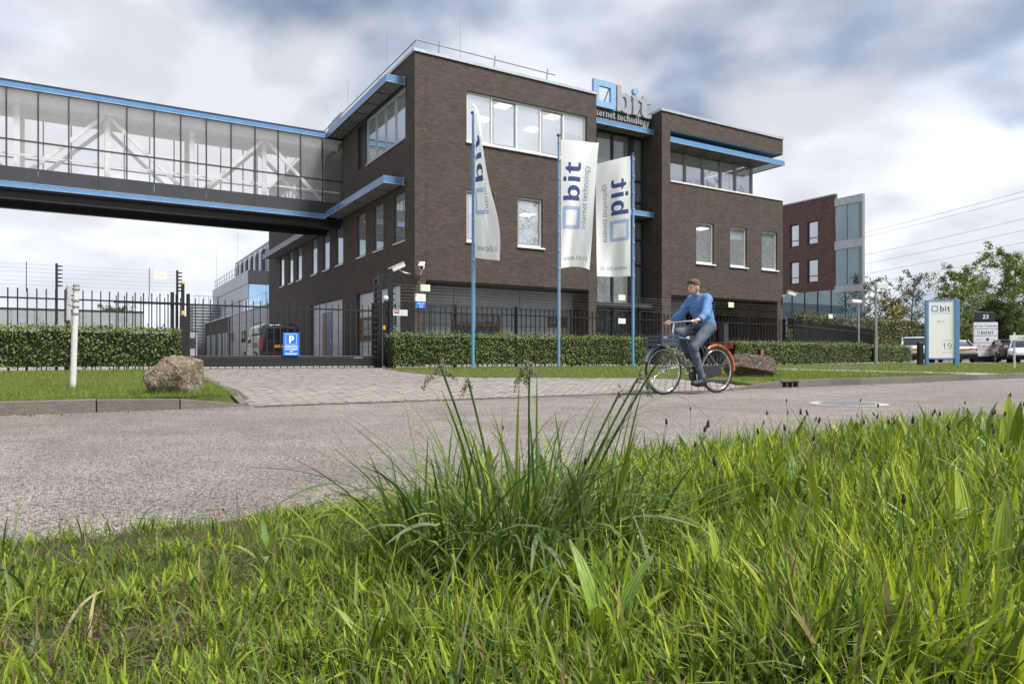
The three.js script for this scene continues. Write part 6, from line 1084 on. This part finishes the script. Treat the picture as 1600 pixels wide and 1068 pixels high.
  own('trousers', fieldMesh((x, y, z) => { let d = tr(x, y, z) + 0.8 * wr(x * 0.8, y * 0.8, z); for (const s of [Rt, Lt]) { const a = s.an.clone().sub(s.knee).normalize(); if (Math.sign(z) === Math.sign(s.an.z)) d = Math.max(d, (x - s.an.x) * a.x + (y - s.an.y) * a.y + (z - s.an.z) * a.z); } return Math.max(d, y - 1.07); }, V3(-0.1, 0.63), 0.48, 0.009), worn([0.10, 0.13, 0.17], 0.85, 0.3, 0.003), t);
  for (const s of [Rt, Lt]) { const c = s.toe.clone().lerp(s.heel, 0.5); own('shoe', fieldMesh(blend([cap(s.heel, s.toe, 0.042, 0.04), cap(s.heel, s.an, 0.045, 0.046), ell(s.toe.clone().add(V3(0.01, -0.005)), 0.06, 0.032, 0.046)], 0.03), c.clone().add(V3(0, 0.03)), 0.19, 0.007), worn([0.03, 0.03, 0.034], 0.6, 0.3), t); }
  // short dark hair
  own('hair', fieldMesh((x, y, z) => { const d = blend([ell(H.clone().add(V3(-0.018, 0.034)), 0.103, 0.1, 0.084), ell(H.clone().add(V3(0.055, 0.085)), 0.045, 0.03, 0.06)], 0.03)(x, y, z) + 0.012 * (fbm(x * 60, y * 25, z * 60, 2) - 0.5); return Math.max(d, -(y - (H.y + 0.012 + 0.52 * (x - H.x) * (x > H.x - 0.02 ? 1 : 0.35)))); }, H.clone().add(V3(0, 0.04)), 0.16, 0.005), std([0.085, 0.05, 0.028], 0.7), t);
}
// ------------------------------------------------------------------ roadside verge in front
const vergeY = (u, v) => 0.012 + 0.05 * (fbm(u * 1.7 + 4, v * 1.7, 2, 3) - 0.35) * smooth(2.42, 2.0, v) + 0.02 * (fbm(u * 9, v * 9, 5, 2) - 0.5);
struct('verge', sheet(-14, 26, -9, 2.42, 400, 120, vergeY), soil);
// blade geometries: unit length, curved, tapering
function bladeGeo(bend, width, segs = 4, droop = 0) {
  const p = [], idx = [];
  for (let i = 0; i <= segs; i++) {
    const s = i / segs, y = s * (1 - 0.35 * bend * s) - droop * s * s * s, x = bend * s * s * 0.75, w = width * 0.5 * (s < 0.25 ? 0.7 + 1.2 * s : 1) * (1 - Math.pow(s, 2.4)) + 0.0006;
    if (i === segs) p.push(x, y, 0); else p.push(x, y, -w, x, y, w);
  }
  for (let i = 0; i < segs - 1; i++) { const a = i * 2; idx.push(a, a + 1, a + 2, a + 1, a + 3, a + 2); }
  idx.push((segs - 1) * 2, (segs - 1) * 2 + 1, segs * 2);
  const g = new THREE.BufferGeometry(); g.setAttribute('position', new THREE.Float32BufferAttribute(p, 3)); g.setIndex(idx); g.computeVertexNormals();
  g.setAttribute('uv', new THREE.Float32BufferAttribute(new Float32Array(p.length / 3 * 2), 2)); return g;
}
const grassMat = new THREE.MeshPhysicalMaterial({ color: 0xffffff, roughness: 0.78, specularIntensity: 0.45, side: THREE.DoubleSide, transmission: 0.5, thickness: 0 });
const variants = [bladeGeo(0.15, 0.022), bladeGeo(0.45, 0.02), bladeGeo(0.8, 0.024, 5, 0.05), bladeGeo(1.1, 0.022, 5, 0.18), bladeGeo(0.3, 0.035), bladeGeo(0.65, 0.04, 5, 0.02)];
class Scatter {
  constructor() { this.l = variants.map(() => []); }
  add(k, u, y, v, len, wid, turn, tiltx, tiltz, col) { this.l[k].push([u, y, v, len, wid, turn, tiltx, tiltz, col]); }
  build(name, label, mat = grassMat) {
    const grp = new THREE.Group(); grp.name = numbered(name); grp.userData = { kind: 'stuff', label, category: 'grass' }; scene.add(grp);
    const m = new THREE.Matrix4(), q = new THREE.Quaternion(), e = new THREE.Euler(), s = new THREE.Vector3(), p = new THREE.Vector3(), c = new THREE.Color();
    this.l.forEach((l, k) => { if (!l.length) return; const im = fin(new THREE.InstancedMesh(variants[k], mat, l.length)); im.name = 'blades'; im.userData.kind = 'stuff'; l.forEach(([u, y, v, len, wid, turn, tx, tz, col], i) => { e.set(tx, turn, tz, 'YXZ'); q.setFromEuler(e); s.set(len, len, wid); p.set(u, y, -v); im.setMatrixAt(i, m.compose(p, q, s)); im.setColorAt(i, c.setRGB(...col)); }); grp.add(im); });
  }
}
const seen = (u, v, lim = 0.86) => { const Z = 0.5121 * u + 0.8589 * v, X = 0.8589 * u - 0.5121 * v; return Z > 0.42 && Math.abs(X) < lim * Z + 0.15 ? Z : 0; };
const lush = (u, v) => { const X = 0.8589 * u - 0.5121 * v, Z = 0.5121 * u + 0.8589 * v; return clamp(smooth(-0.5, 0.9, X + 0.35 * (fbm(u * 2, v * 2, 1, 2) - 0.5)) * 0.85 + 0.15); };   // taller towards the right, where nobody mows
function wedge(z0, z1, pw, lim = 0.84) { const Z = mix(z0, z1, Math.pow(R(), pw)), X = rr(-lim, lim) * Z; return [0.8589 * X + 0.5121 * Z, -0.5121 * X + 0.8589 * Z, Z, X]; }
const bald = (u, v) => smooth(0.62, 0.72, fbm(u * 2.6 + 31, v * 2.6 + 7, 12, 3)) * smooth(2.3, 1.6, v);   // worn spots of dead straw
const G = { deep: [0.07, 0.125, 0.014], mid: [0.205, 0.30, 0.021], bright: [0.38, 0.485, 0.026], lime: [0.53, 0.60, 0.03], blueish: [0.14, 0.22, 0.09], straw: [0.34, 0.27, 0.13], rust: [0.25, 0.13, 0.05] };
function grassColor(h) { const t = R(), n = R(); if (t < 0.055) return tint(G.straw, G.rust, n * 0.6, rr(0.6, 1.1)); if (t < 0.14) return tint(G.blueish, G.mid, n); return n < 0.5 ? tint(G.deep, G.mid, R()) : tint(G.mid, mix2(G.bright, G.lime, h), R()); }
const mix2 = (a, b, t) => [0, 1, 2].map(i => mix(a[i], b[i], t));
{
  const s = new Scatter(); R = mulberry(301);
  // clumped blades over the visible verge
  for (let n = 0; n < 34000; n++) {
    let u, v, Z; if (n % 12) { [u, v, Z] = wedge(0.5, 6.2, 1.35, 0.84); if (v > 2.46) continue; } else { u = rr(-3, 9); v = rr(-2, 2.46); Z = 0.5121 * u + 0.8589 * v; if (Math.hypot(u, v) < 0.6) continue; }
    const lu = lush(u, v), edge = smooth(2.5, 2.25, v), cl = fbm(u * 3.1, v * 3.1, 8, 3), moss = smooth(0.9, -0.1, u) * smooth(1.8, 2.3, v);
    if (moss > 0.5 && R() < 0.55) continue; if (cl < 0.42 && R() < 0.7) continue; if (R() < 0.8 * bald(u, v)) continue;
    const hgt = mix(0.045, 0.19, lu) * mix(0.65, 1.35, cl) * mix(0.5, 1, edge) * (1 - 0.35 * moss) * (Z < 0.95 ? 0.75 : 1) * (1 + 0.2 * smooth(0.55, 0.2, Math.hypot(u - 0.92, v - 1.5))), k = 4 + Math.floor(R() * 5), y = vergeY(u, v) - 0.006, wind = rr(-.5, .5);
    for (let i = 0; i < k; i++) { const h = hgt * rr(0.5, 1.4), va = Math.floor(R() * 6); s.add(va, u + rr(-.018, .018), y, v + rr(-.018, .018), h, mix(0.17, 0.34, lu) * rr(0.6, 1.5), rr(0, 6.283), rr(-.35, .35), rr(-.35, .35), grassColor(lu)); }
  }
  // fine short undergrowth, moss coloured at the worn edge
  for (let n = 0; n < 90000; n++) {
    const [u, v, Z] = wedge(0.5, 5, 1.2); if (v > 2.45 || R() < 0.65 * bald(u, v)) continue;
    const moss = smooth(1.0, -0.2, u) * smooth(1.75, 2.3, v) , y = vergeY(u, v) - 0.004;
    const col = R() < 0.10 + 0.3 * moss ? tint([0.17, 0.14, 0.05], [0.10, 0.075, 0.03], R()) : tint([0.09, 0.16, 0.018], [0.25, 0.35, 0.03], R());
    s.add(Math.floor(R() * 4), u, y, v, rr(0.03, 0.085) * (1 - 0.4 * moss), rr(0.05, 0.11), rr(0, 6.283), rr(-.6, .6), rr(-.6, .6), col);
  }
  // dead blades lying in the sward
  for (let n = 0; n < 26000; n++) { const [u, v] = wedge(0.5, 4.5, 1.1); if (v > 2.4 || R() > 0.25 + bald(u, v)) continue; const y = vergeY(u, v) + rr(0.0, 0.03); s.add(Math.floor(R() * 4), u, y, v, rr(0.06, 0.16), rr(0.05, 0.13), rr(0, 6.283), 0, rr(1.1, 1.7) * (R() < 0.5 ? 1 : -1), tint(G.straw, G.rust, R() * 0.7, rr(0.45, 0.95))); }
  // ragged fringe creeping over the asphalt edge
  for (let n = 0; n < 900; n++) { const u = rr(-1.5, 7.5), v = 2.36 + 0.14 * R() * fbm(u * 3, 1, 1, 3) * 2; if (fbm(u * 2.3, 5, 2, 3) < 0.45) continue; const lu = lush(u, v); for (let k = 0; k < 5; k++) s.add(Math.floor(R() * 6), u + rr(-.03, .03), 0.002, v + rr(-.02, .02), rr(0.04, 0.12) * (0.6 + 0.7 * lu), rr(0.1, 0.2), rr(0, 6.283), rr(-.6, .6), rr(-.6, .6), grassColor(lu)); }
  s.build('verge_grass', 'long uneven green grass on the verge in front of the road');
}
{ // mown grass of the lawns
  const s = new Scatter(); R = mulberry(401);
  const inPoly = (pts, u, v) => { let c = false; for (let i = 0, j = pts.length - 1; i < pts.length; j = i++) { const [a, b] = pts[i], [d, e] = pts[j]; if ((b > v) !== (e > v) && u < (d - a) * (v - b) / (e - b) + a) c = !c; } return c; };
  const put = (pts, n, u0, u1, v0, v1, sc) => { for (let i = 0; i < n; i++) { const u = rr(u0, u1), v = mix(v0, v1, Math.pow(R(), 1.5)); if (!inPoly(pts, u, v) || !seen(u, v, 0.8)) continue; const d = fbm(u * 0.9, v * 0.9, 6, 3), Z = seen(u, v, 0.8), tuft = fbm(u * 4, v * 4, 3, 2) > 0.62 ? 1.6 : 1; for (let k = 0; k < 3; k++) { const col = tint(tint([0.13, 0.20, 0.02], [0.27, 0.34, 0.04], R()), [0.26, 0.25, 0.09], smooth(0.5, 0.75, d) * R()); s.add(Math.floor(R() * 4), u + rr(-.03, .03), lawnY(v) - 0.004, v + rr(-.03, .03), rr(0.03, 0.075) * tuft * sc, rr(0.12, 0.2) * (Z > 14 ? 1.8 : 1), rr(0, 6.283), rr(-.5, .5), rr(-.5, .5), col); } } };
  put(LAWN_LEFT, 26000, -4, 2, 8.16, 20.5, 1); put(LAWN_RIGHT, 16000, 6, 18, 8.3, 20.5, 1.1); put(LAWN_FAR, 12000, 19.4, 44, 8.7, 20.6, 1.2);
  // longer fringe at kerbs, boulders and post
  const ring = (u, v, r, n, h) => { for (let i = 0; i < n; i++) { const a = rr(0, 6.283), q = r * rr(0.9, 1.15), x = u + Math.cos(a) * q, z = v + Math.sin(a) * q * 0.85; s.add(Math.floor(R() * 4), x, lawnY(z) - 0.004, z, rr(0.05, h), rr(0.1, 0.2), rr(0, 6.283), rr(-.4, .4), rr(-.4, .4), tint([0.07, 0.14, 0.02], [0.19, 0.28, 0.045], R())); } };
  ring(0.73, 8.72, 0.42, 700, 0.13); ring(11.95, 10.05, 0.6, 600, 0.15); ring(-0.27, 10.9, 0.1, 120, 0.12);
  for (let i = 0; i < 1800; i++) { const u = rr(-3, 1.2); s.add(Math.floor(R() * 4), u, 0.115, 8.15 + Math.abs(rr(0, .04)), rr(0.02, 0.06), 0.12, rr(0, 6.283), rr(-.5, .5), rr(-.5, .5), tint([0.07, 0.14, 0.02], [0.19, 0.26, 0.045], R())); }
  s.build('lawn_grass', 'short mown grass on the lawns across the road');
}
// ribbon along a curve: a single long leaf
function ribbon(pts, w, fold = 0.25, seg = 12, tw = 0) {
  const c = new THREE.CatmullRomCurve3(pts), p = [], idx = [], up = new THREE.Vector3(0, 1, 0);
  for (let i = 0; i <= seg; i++) {
    const s = i / seg, q = c.getPoint(s), d = c.getTangent(s); let side = d.clone().cross(up); if (side.lengthSq() < 1e-4) side.set(1, 0, 0); side.normalize().applyAxisAngle(d, tw * s + tw * 0.5); const n = side.clone().cross(d).normalize();
    const ww = w * 0.5 * Math.min(1, 0.55 + s * 2.2) * Math.pow(1 - Math.pow(s, 3), 0.8) + 0.0004, m = q.clone().addScaledVector(n, -ww * fold);
    for (const x of [q.clone().addScaledVector(side, -ww), m, q.clone().addScaledVector(side, ww)]) p.push(x.x, x.y, x.z);
  }
  for (let i = 0; i < seg; i++) { const a = i * 3; idx.push(a, a + 1, a + 3, a + 1, a + 4, a + 3, a + 1, a + 2, a + 4, a + 2, a + 5, a + 4); }
  const g = new THREE.BufferGeometry(); g.setAttribute('position', new THREE.Float32BufferAttribute(p, 3)); g.setIndex(idx); g.computeVertexNormals(); return clean(g);
}
const bladeMats = [[0.10, 0.19, 0.03], [0.19, 0.295, 0.03], [0.33, 0.43, 0.035], [0.22, 0.30, 0.14]].map(c => phys(c, 0.68, { specularIntensity: 0.6, transmission: 0.48, thickness: 0, map: scaled(noiseFine, 0.2) }));
const strawMat = phys([0.34, 0.27, 0.13], 0.7, { transmission: 0.3, thickness: 0 });
const RXw = new THREE.Vector3(0.8589, 0, 0.5121), RZw = new THREE.Vector3(-0.5121, 0, 0.8589);   // across and towards the road user's eye
{
  R = mulberry(77);
  const b = P(0.92, 0.02, 1.5), t = meta(orient('grass_tussock', 'tall dark green tussock of grass with seed heads before the road', 'grass', b, 0), null, null, null, 'thing');
  const loc = (x, y, z) => RXw.clone().multiplyScalar(x).addScaledVector(RZw, z).setY(y);
  const arch = (x0, z0, a, len, lean, droop) => { const d = loc(Math.cos(a), 0, Math.sin(a)), p0 = loc(x0, 0, z0), pts = []; for (let i = 0; i <= 6; i++) { const s = i / 6; pts.push(p0.clone().addScaledVector(d, len * lean * s * (0.5 + 0.6 * s)).setY(len * (s * (1.05 - 0.35 * lean) - droop * Math.pow(s, 2.6)))); } return pts; };
  const extra = [[], [], [], []];
  for (let i = 0; i < 900; i++) {
    const a = rr(0, 6.283), r = 0.23 * Math.pow(R(), 0.6), x0 = Math.cos(a) * r * 1.45, z0 = Math.sin(a) * r, a2 = a + rr(-1.6, 1.6), len = rr(0.24, 0.55) * (i % 6 === 0 ? 1.15 : 1);
    const g = ribbon(arch(x0, z0, a2, len * (i < 220 ? 1 : 0.82), R() < 0.75 ? rr(0.08, 0.6) : rr(0.4, 0.9), rr(0.05, 0.75)), rr(0.003, 0.0085), 0.3, i < 220 ? 10 : 6, rr(-.5, .5)), k = R() < 0.45 ? 0 : R() < 0.5 ? 1 : R() < 0.65 ? 2 : 3;
    if (i < 220) own('blade', g, bladeMats[k], t); else extra[k].push(g);
  }
  extra.forEach((l, k) => { own('short_blades', l, bladeMats[k], t).userData.kind = 'stuff'; });
  // broad bent leaves
  [[-0.16, 0.05, 2.9, 0.5, 0.5, 0.1, 3], [-0.05, 0.1, 3.4, 0.44, 0.7, 0.5, 3], [0.1, 0.08, 0.5, 0.44, 0.7, 0.45, 3], [0.05, 0.12, 1.7, 0.42, 0.6, 0.6, 3], [-0.12, 0.1, 2.2, 0.42, 0.6, 0.5, 3], [0.04, 0.0, 0.3, 0.5, 0.3, 0.05, 2], [0.0, 0.14, 1.2, 0.46, 0.7, 0.8, 3], [-0.2, 0.02, 3.1, 0.55, 0.8, 0.3, 1]].forEach(([x, z, a, l, le, dr, m]) => own('leaf', ribbon(arch(x, z, a, l, le, dr), 0.0175, 0.2, 14, rr(-.4, .4)), bladeMats[m], t));
  // flowering stems with clustered heads
  const headMat = [phys([0.24, 0.21, 0.14], 0.8, { transmission: 0.2, thickness: 0 }), phys([0.19, 0.17, 0.15], 0.8), phys([0.17, 0.22, 0.09], 0.8)];
  const stem = (x0, z0, x1, y1, z1, bx, heads, mat = 0) => {
    const pts = [loc(x0, 0, z0), loc(mix(x0, x1, 0.3) , y1 * 0.4, mix(z0, z1, 0.3)), loc(mix(x0, x1, 0.68), y1 * 0.75, mix(z0, z1, 0.7)), loc(x1, y1, z1)];
    const st = own('stem', tube(pts, 0.0029, 6, 20), bladeMats[mat], t);
    own('leaf', ribbon([pts[1], pts[1].clone().lerp(pts[2], 0.5).add(loc(bx * 0.02, 0.05, 0.01)), pts[2].clone().add(loc(bx * 0.1, 0.03, 0.02)), pts[2].clone().add(loc(bx * 0.2, -0.04, 0.03))], 0.008, 0.25, 10), bladeMats[3], st);
    heads.forEach(([dx, dy, n, tiltA]) => {
      const c = pts[3].clone().add(loc(dx * 0.62, dy * 0.7, rr(-.008, .008))), lv = []; const ax = loc(Math.sin(tiltA), -Math.cos(tiltA), 0.1).normalize();
      for (let i = 0; i < n; i++) { const g = new THREE.OctahedronGeometry(1, 0); const w = rr(0.0016, 0.0026); g.scale(w, rr(0.004, 0.007), w); g.rotateZ(rr(-.9, .9)); g.rotateX(rr(-.7, .7)); const q = c.clone().addScaledVector(ax, rr(-0.014, 0.016)).add(rv().multiplyScalar(0.006)); g.translate(q.x, q.y, q.z); lv.push(g); }
      lv.push(rod(pts[3].clone().add(loc(0, Math.min(0, dy * 0.7) * 0.5, 0)), c, 0.0012, 0.001, 4));
      own('seed_head', lv, headMat[Math.floor(R() * 3)], st);
    });
  };
  stem(-0.06, 0, -0.20, 0.50, 0.0, -1, [[0.0, 0.01, 26, -0.4], [-0.035, -0.02, 22, -0.7], [0.03, -0.012, 24, 0.7], [-0.065, -0.05, 20, -0.5], [0.045, -0.03, 16, 0.9]]);
  stem(-0.04, 0.03, -0.13, 0.465, 0.02, -1, [[0.0, 0.0, 20, 0.5], [-0.02, -0.02, 18, -0.3]]);
  stem(0.02, 0.0, 0.02, 0.50, 0.05, 1, [[0.0, 0.0, 30, 0.1], [-0.02, 0.012, 26, -0.5], [-0.035, -0.025, 26, -0.6], [0.012, 0.005, 24, 0.3], [-0.05, -0.05, 22, -0.5], [-0.01, -0.04, 20, -0.2]]);
  stem(0.1, 0.02, 0.35, 0.545, 0.06, 1, [[0.02, 0.0, 30, 0.9], [0.05, -0.01, 30, 1.0], [0.08, -0.03, 26, 0.8], [0.0, -0.02, 20, -0.5], [0.03, -0.03, 18, 0.4], [0.1, -0.06, 20, 0.5]]);
  stem(0.09, 0.0, 0.30, 0.49, 0.02, 1, [[0.0, 0.0, 26, 0.3], [0.02, -0.03, 26, 0.4], [0.03, -0.06, 22, 0.2], [-0.01, -0.02, 16, -0.4]], 1);
  stem(0.08, 0.0, 0.25, 0.44, 0.0, 1, [[0.0, 0.0, 14, 0.3]], 1);
}
// ribwort plantain: rosettes of ribbed lance-shaped leaves, dark heads on wiry stalks
const ribTex = (() => { return dataTex(64, (i, j) => { const r = 0.5 + 0.5 * Math.cos(i / 64 * Math.PI * 2 * 5); return [r, r, r]; }, false, 64); })();
const plantMats = [[0.24, 0.37, 0.025], [0.34, 0.47, 0.03], [0.18, 0.3, 0.025], [0.42, 0.52, 0.04]].map(c => phys(c, 0.42, { transmission: 0.5, thickness: 0, bumpMap: ribTex, bumpScale: 0.0012 }));
function lanceLeaf(len, wid, lean, curl) {
  const seg = 10, m = 4, p = [], uv = [], idx = [];
  for (let i = 0; i <= seg; i++) {
    const s = i / seg, w = wid * 0.5 * (s < 0.22 ? 0.22 + 0.1 * s : 1) * Math.pow(Math.sin(Math.PI * clamp(0.09 + 0.91 * s)), 0.85) + 0.0008, ww = s < 0.22 ? Math.max(w, 0.003) : w, a = lean + curl * s * s, x = len * (s * Math.sin(lean) + curl * 0.42 * s * s * Math.cos(lean)), y = len * (s * Math.cos(lean) - curl * 0.5 * s * s * s * Math.sin(lean + 0.6));
    for (let k = 0; k <= m; k++) { const q = k / m * 2 - 1; p.push(x - Math.abs(q) * ww * 0.35 * Math.cos(a) * 1, y + Math.abs(q) * ww * 0.35 * Math.sin(a) + 0.0015 * Math.sin(s * 23 + q * 4), q * ww); uv.push(k / m, s); }
  }
  for (let i = 0; i < seg; i++) for (let k = 0; k < m; k++) { const a = i * (m + 1) + k, b = a + m + 1; idx.push(a, a + 1, b, a + 1, b + 1, b); }
  const g = new THREE.BufferGeometry(); g.setAttribute('position', new THREE.Float32BufferAttribute(p, 3)); g.setAttribute('uv', new THREE.Float32BufferAttribute(uv, 2)); g.setIndex(idx); g.computeVertexNormals(); return clean(g);
}
R = mulberry(501);
const lanceGeos = [[0.2, 0.026, 0.25, 0.2], [0.24, 0.03, 0.45, 0.35], [0.18, 0.024, 0.7, 0.5], [0.26, 0.028, 0.15, 0.3], [0.2, 0.032, 0.9, 0.6], [0.15, 0.022, 0.4, 0.25]].map(a => lanceLeaf(...a));
const seedGeo = (() => { const g = new THREE.CylinderGeometry(0.0028, 0.0048, 0.02, 8, 4); const p = g.attributes.position; for (let i = 0; i < p.count; i++) { const y = p.getY(i) / 0.01, k = Math.sqrt(Math.max(0.15, 1 - 0.75 * y * y)); p.setX(i, p.getX(i) * k * (1 + 0.25 * Math.sin(i * 2.3))); p.setZ(i, p.getZ(i) * k * (1 + 0.25 * Math.cos(i * 3.1))); } g.computeVertexNormals(); return clean(g); })();
const seedMat = std([0.035, 0.025, 0.018], 0.8), stalkMat = phys([0.14, 0.17, 0.06], 0.6);
function plantain(label, u, v, n, sc, stalks, group) {
  const y = vergeY(u, v) - 0.005, t = orient('plantain', label, 'plant', P(u, y, v), rr(0, 6.28), group);
  for (let i = 0; i < n; i++) { const m = own('leaf', lanceGeos[Math.floor(R() * 6)], plantMats[Math.floor(R() * 4)], t); m.rotation.y = i * 2.4 + rr(-.4, .4); const k = sc * rr(0.7, 1.2); m.scale.set(k, k, k * rr(0.85, 1.25)); m.position.set(rr(-.012, .012), 0, rr(-.012, .012)); m.rotation.z = rr(-.15, .15); }
  for (let i = 0; i < stalks; i++) {
    const h = rr(0.19, 0.37) * Math.max(0.9, sc * 0.8), dx = rr(-.09, .09), dz = rr(-.09, .09), top = V3(dx, h, dz), st = own('stalk', tube([V3(0, 0, 0), V3(dx * 0.25, h * 0.45, dz * 0.25), V3(dx * 0.7, h * 0.8, dz * 0.7), top], 0.0011, 5, 12), stalkMat, t);
    const hd = own('flower_head', seedGeo, seedMat, st); hd.position.copy(top); hd.rotation.set(dz * 2 + rr(-.2, .2), 0, -dx * 2 + rr(-.2, .2)); hd.scale.setScalar(rr(0.8, 1.35));
  }
}
{
  const main = [[0.76, 0.97, 9, 0.85, 0, 'bold upright ribwort plant low in the middle foreground'], [3.25, 1.42, 16, 1.45, 4, 'large broad ribwort clump at the right picture edge'], [0.37, 1.86, 8, 0.6, 0, 'small broad leaved weed at the road edge left of the tussock'], [0.62, 1.67, 7, 0.7, 0, 'pale leaved ribwort in the short grass left of the tussock'], [1.43, 1.1, 12, 0.8, 1, 'leafy ribwort rosette right of the tussock'], [0.42, 1.2, 6, 0.6, 0, 'grey leaved ribwort low in the foreground left of the tussock'], [1.25, 0.8, 9, 0.72, 0, 'dense ribwort rosette low at the right foreground']];
  for (const [u, v, n, sc, st, l] of main) plantain(l, u, v, n, sc, st);
  const spots = []; let guard = 0;
  while (spots.length < 95 && guard++ < 6000) { const u = rr(0.4, 6.6), v = rr(0.0, 2.36), Z = seen(u, v, 0.78), X = 0.8589 * u - 0.5121 * v; if (!Z || Z < 1.35 || X < -0.1 * Z || (Math.hypot(u - 0.92, v - 1.5) < 0.3) || lush(u, v) < R() * 0.9) continue; if (spots.some(q => Math.hypot(q[0] - u, q[1] - v) < 0.11)) continue; spots.push([u, v]); }
  for (const [u, v] of spots) plantain('bright green ribwort plantain among the tall verge grass', u, v, 6 + Math.floor(R() * 6), rr(0.75, 1.1), v > 1.3 ? (R() < 0.45 ? 1 + Math.floor(R() * 2) : 0) : R() < 0.2 ? 1 : 0, 'ribwort plants in the verge');
  // seed stalks along the road edge
}
// bent pale grass leaves scattered in the sward
{
  R = mulberry(601);
  const s = [];
  for (let i = 0; i < 900; i++) { const [u, v, Z] = wedge(0.95, 4, 1.2, 0.76); if (v > 2.38) continue; const lu = lush(u, v), a = rr(0, 6.28), near = smooth(0.9, 1.7, Z), l = rr(0.14, 0.34) * (0.45 + 0.6 * lu) * mix(0.7, 1, near), p0 = P(u, vergeY(u, v), v), d = V3(Math.cos(a), 0, Math.sin(a)), le = rr(0.2, 0.8), dr = rr(0, 0.7), pts = []; for (let k = 0; k <= 5; k++) { const q = k / 5; pts.push(p0.clone().addScaledVector(d, l * le * q * (0.4 + 0.7 * q)).add(V3(0, l * (q - dr * Math.pow(q, 2.8)), 0))); } s.push([ribbon(pts, rr(0.003, 0.0075) * mix(0.7, 1.15, near), 0.22, 9, rr(-.6, .6)), R() < 0.06 ? 4 : Math.floor(R() * 4)]); }
  const grp = new THREE.Group(); grp.name = 'bent_grass'; grp.userData = { kind: 'stuff', label: 'long bent grass leaves arching over the verge', category: 'grass' }; scene.add(grp);
  for (let k = 0; k < 5; k++) { const m = own('blades', s.filter(q => q[1] === k).map(q => q[0]), k < 4 ? bladeMats[k] : strawMat, grp); m.userData.kind = 'stuff'; }
}
// grit and small dead leaves swept to the road edges
{
  R = mulberry(701); const n = 2600, g = new THREE.OctahedronGeometry(0.006, 0), im = fin(new THREE.InstancedMesh(clean(g), std([1, 1, 1], 0.95), n)), m = new THREE.Matrix4(), q = new THREE.Quaternion(), c = new THREE.Color(); im.name = 'road_litter'; im.userData = { kind: 'stuff', label: 'grit and dead leaf scraps along the road edges', category: 'litter' };
  for (let i = 0; i < n; i++) { const u = rr(-4, 16), near = R() < 0.55, v = near ? 2.42 + Math.abs(rr(0, .5)) * R() : kerbV(u) - 0.03 - 0.35 * R() * R(); q.setFromEuler(new THREE.Euler(rr(0, 6), rr(0, 6), rr(0, 6))); const k = rr(0.4, 1.5), leaf = R() < 0.3; im.setMatrixAt(i, m.compose(P(u, 0.004, v), q, new THREE.Vector3(k * (leaf ? 2.4 : 1), k * 0.5, k * (leaf ? 1.5 : 1)))); im.setColorAt(i, leaf ? c.setRGB(0.18, 0.12, 0.06) : c.setRGB(...(w => [w, w * 0.96, w * 0.9])(rr(0.1, 0.4)))); }
  scene.add(im);
}
renderer.render(scene, camera);
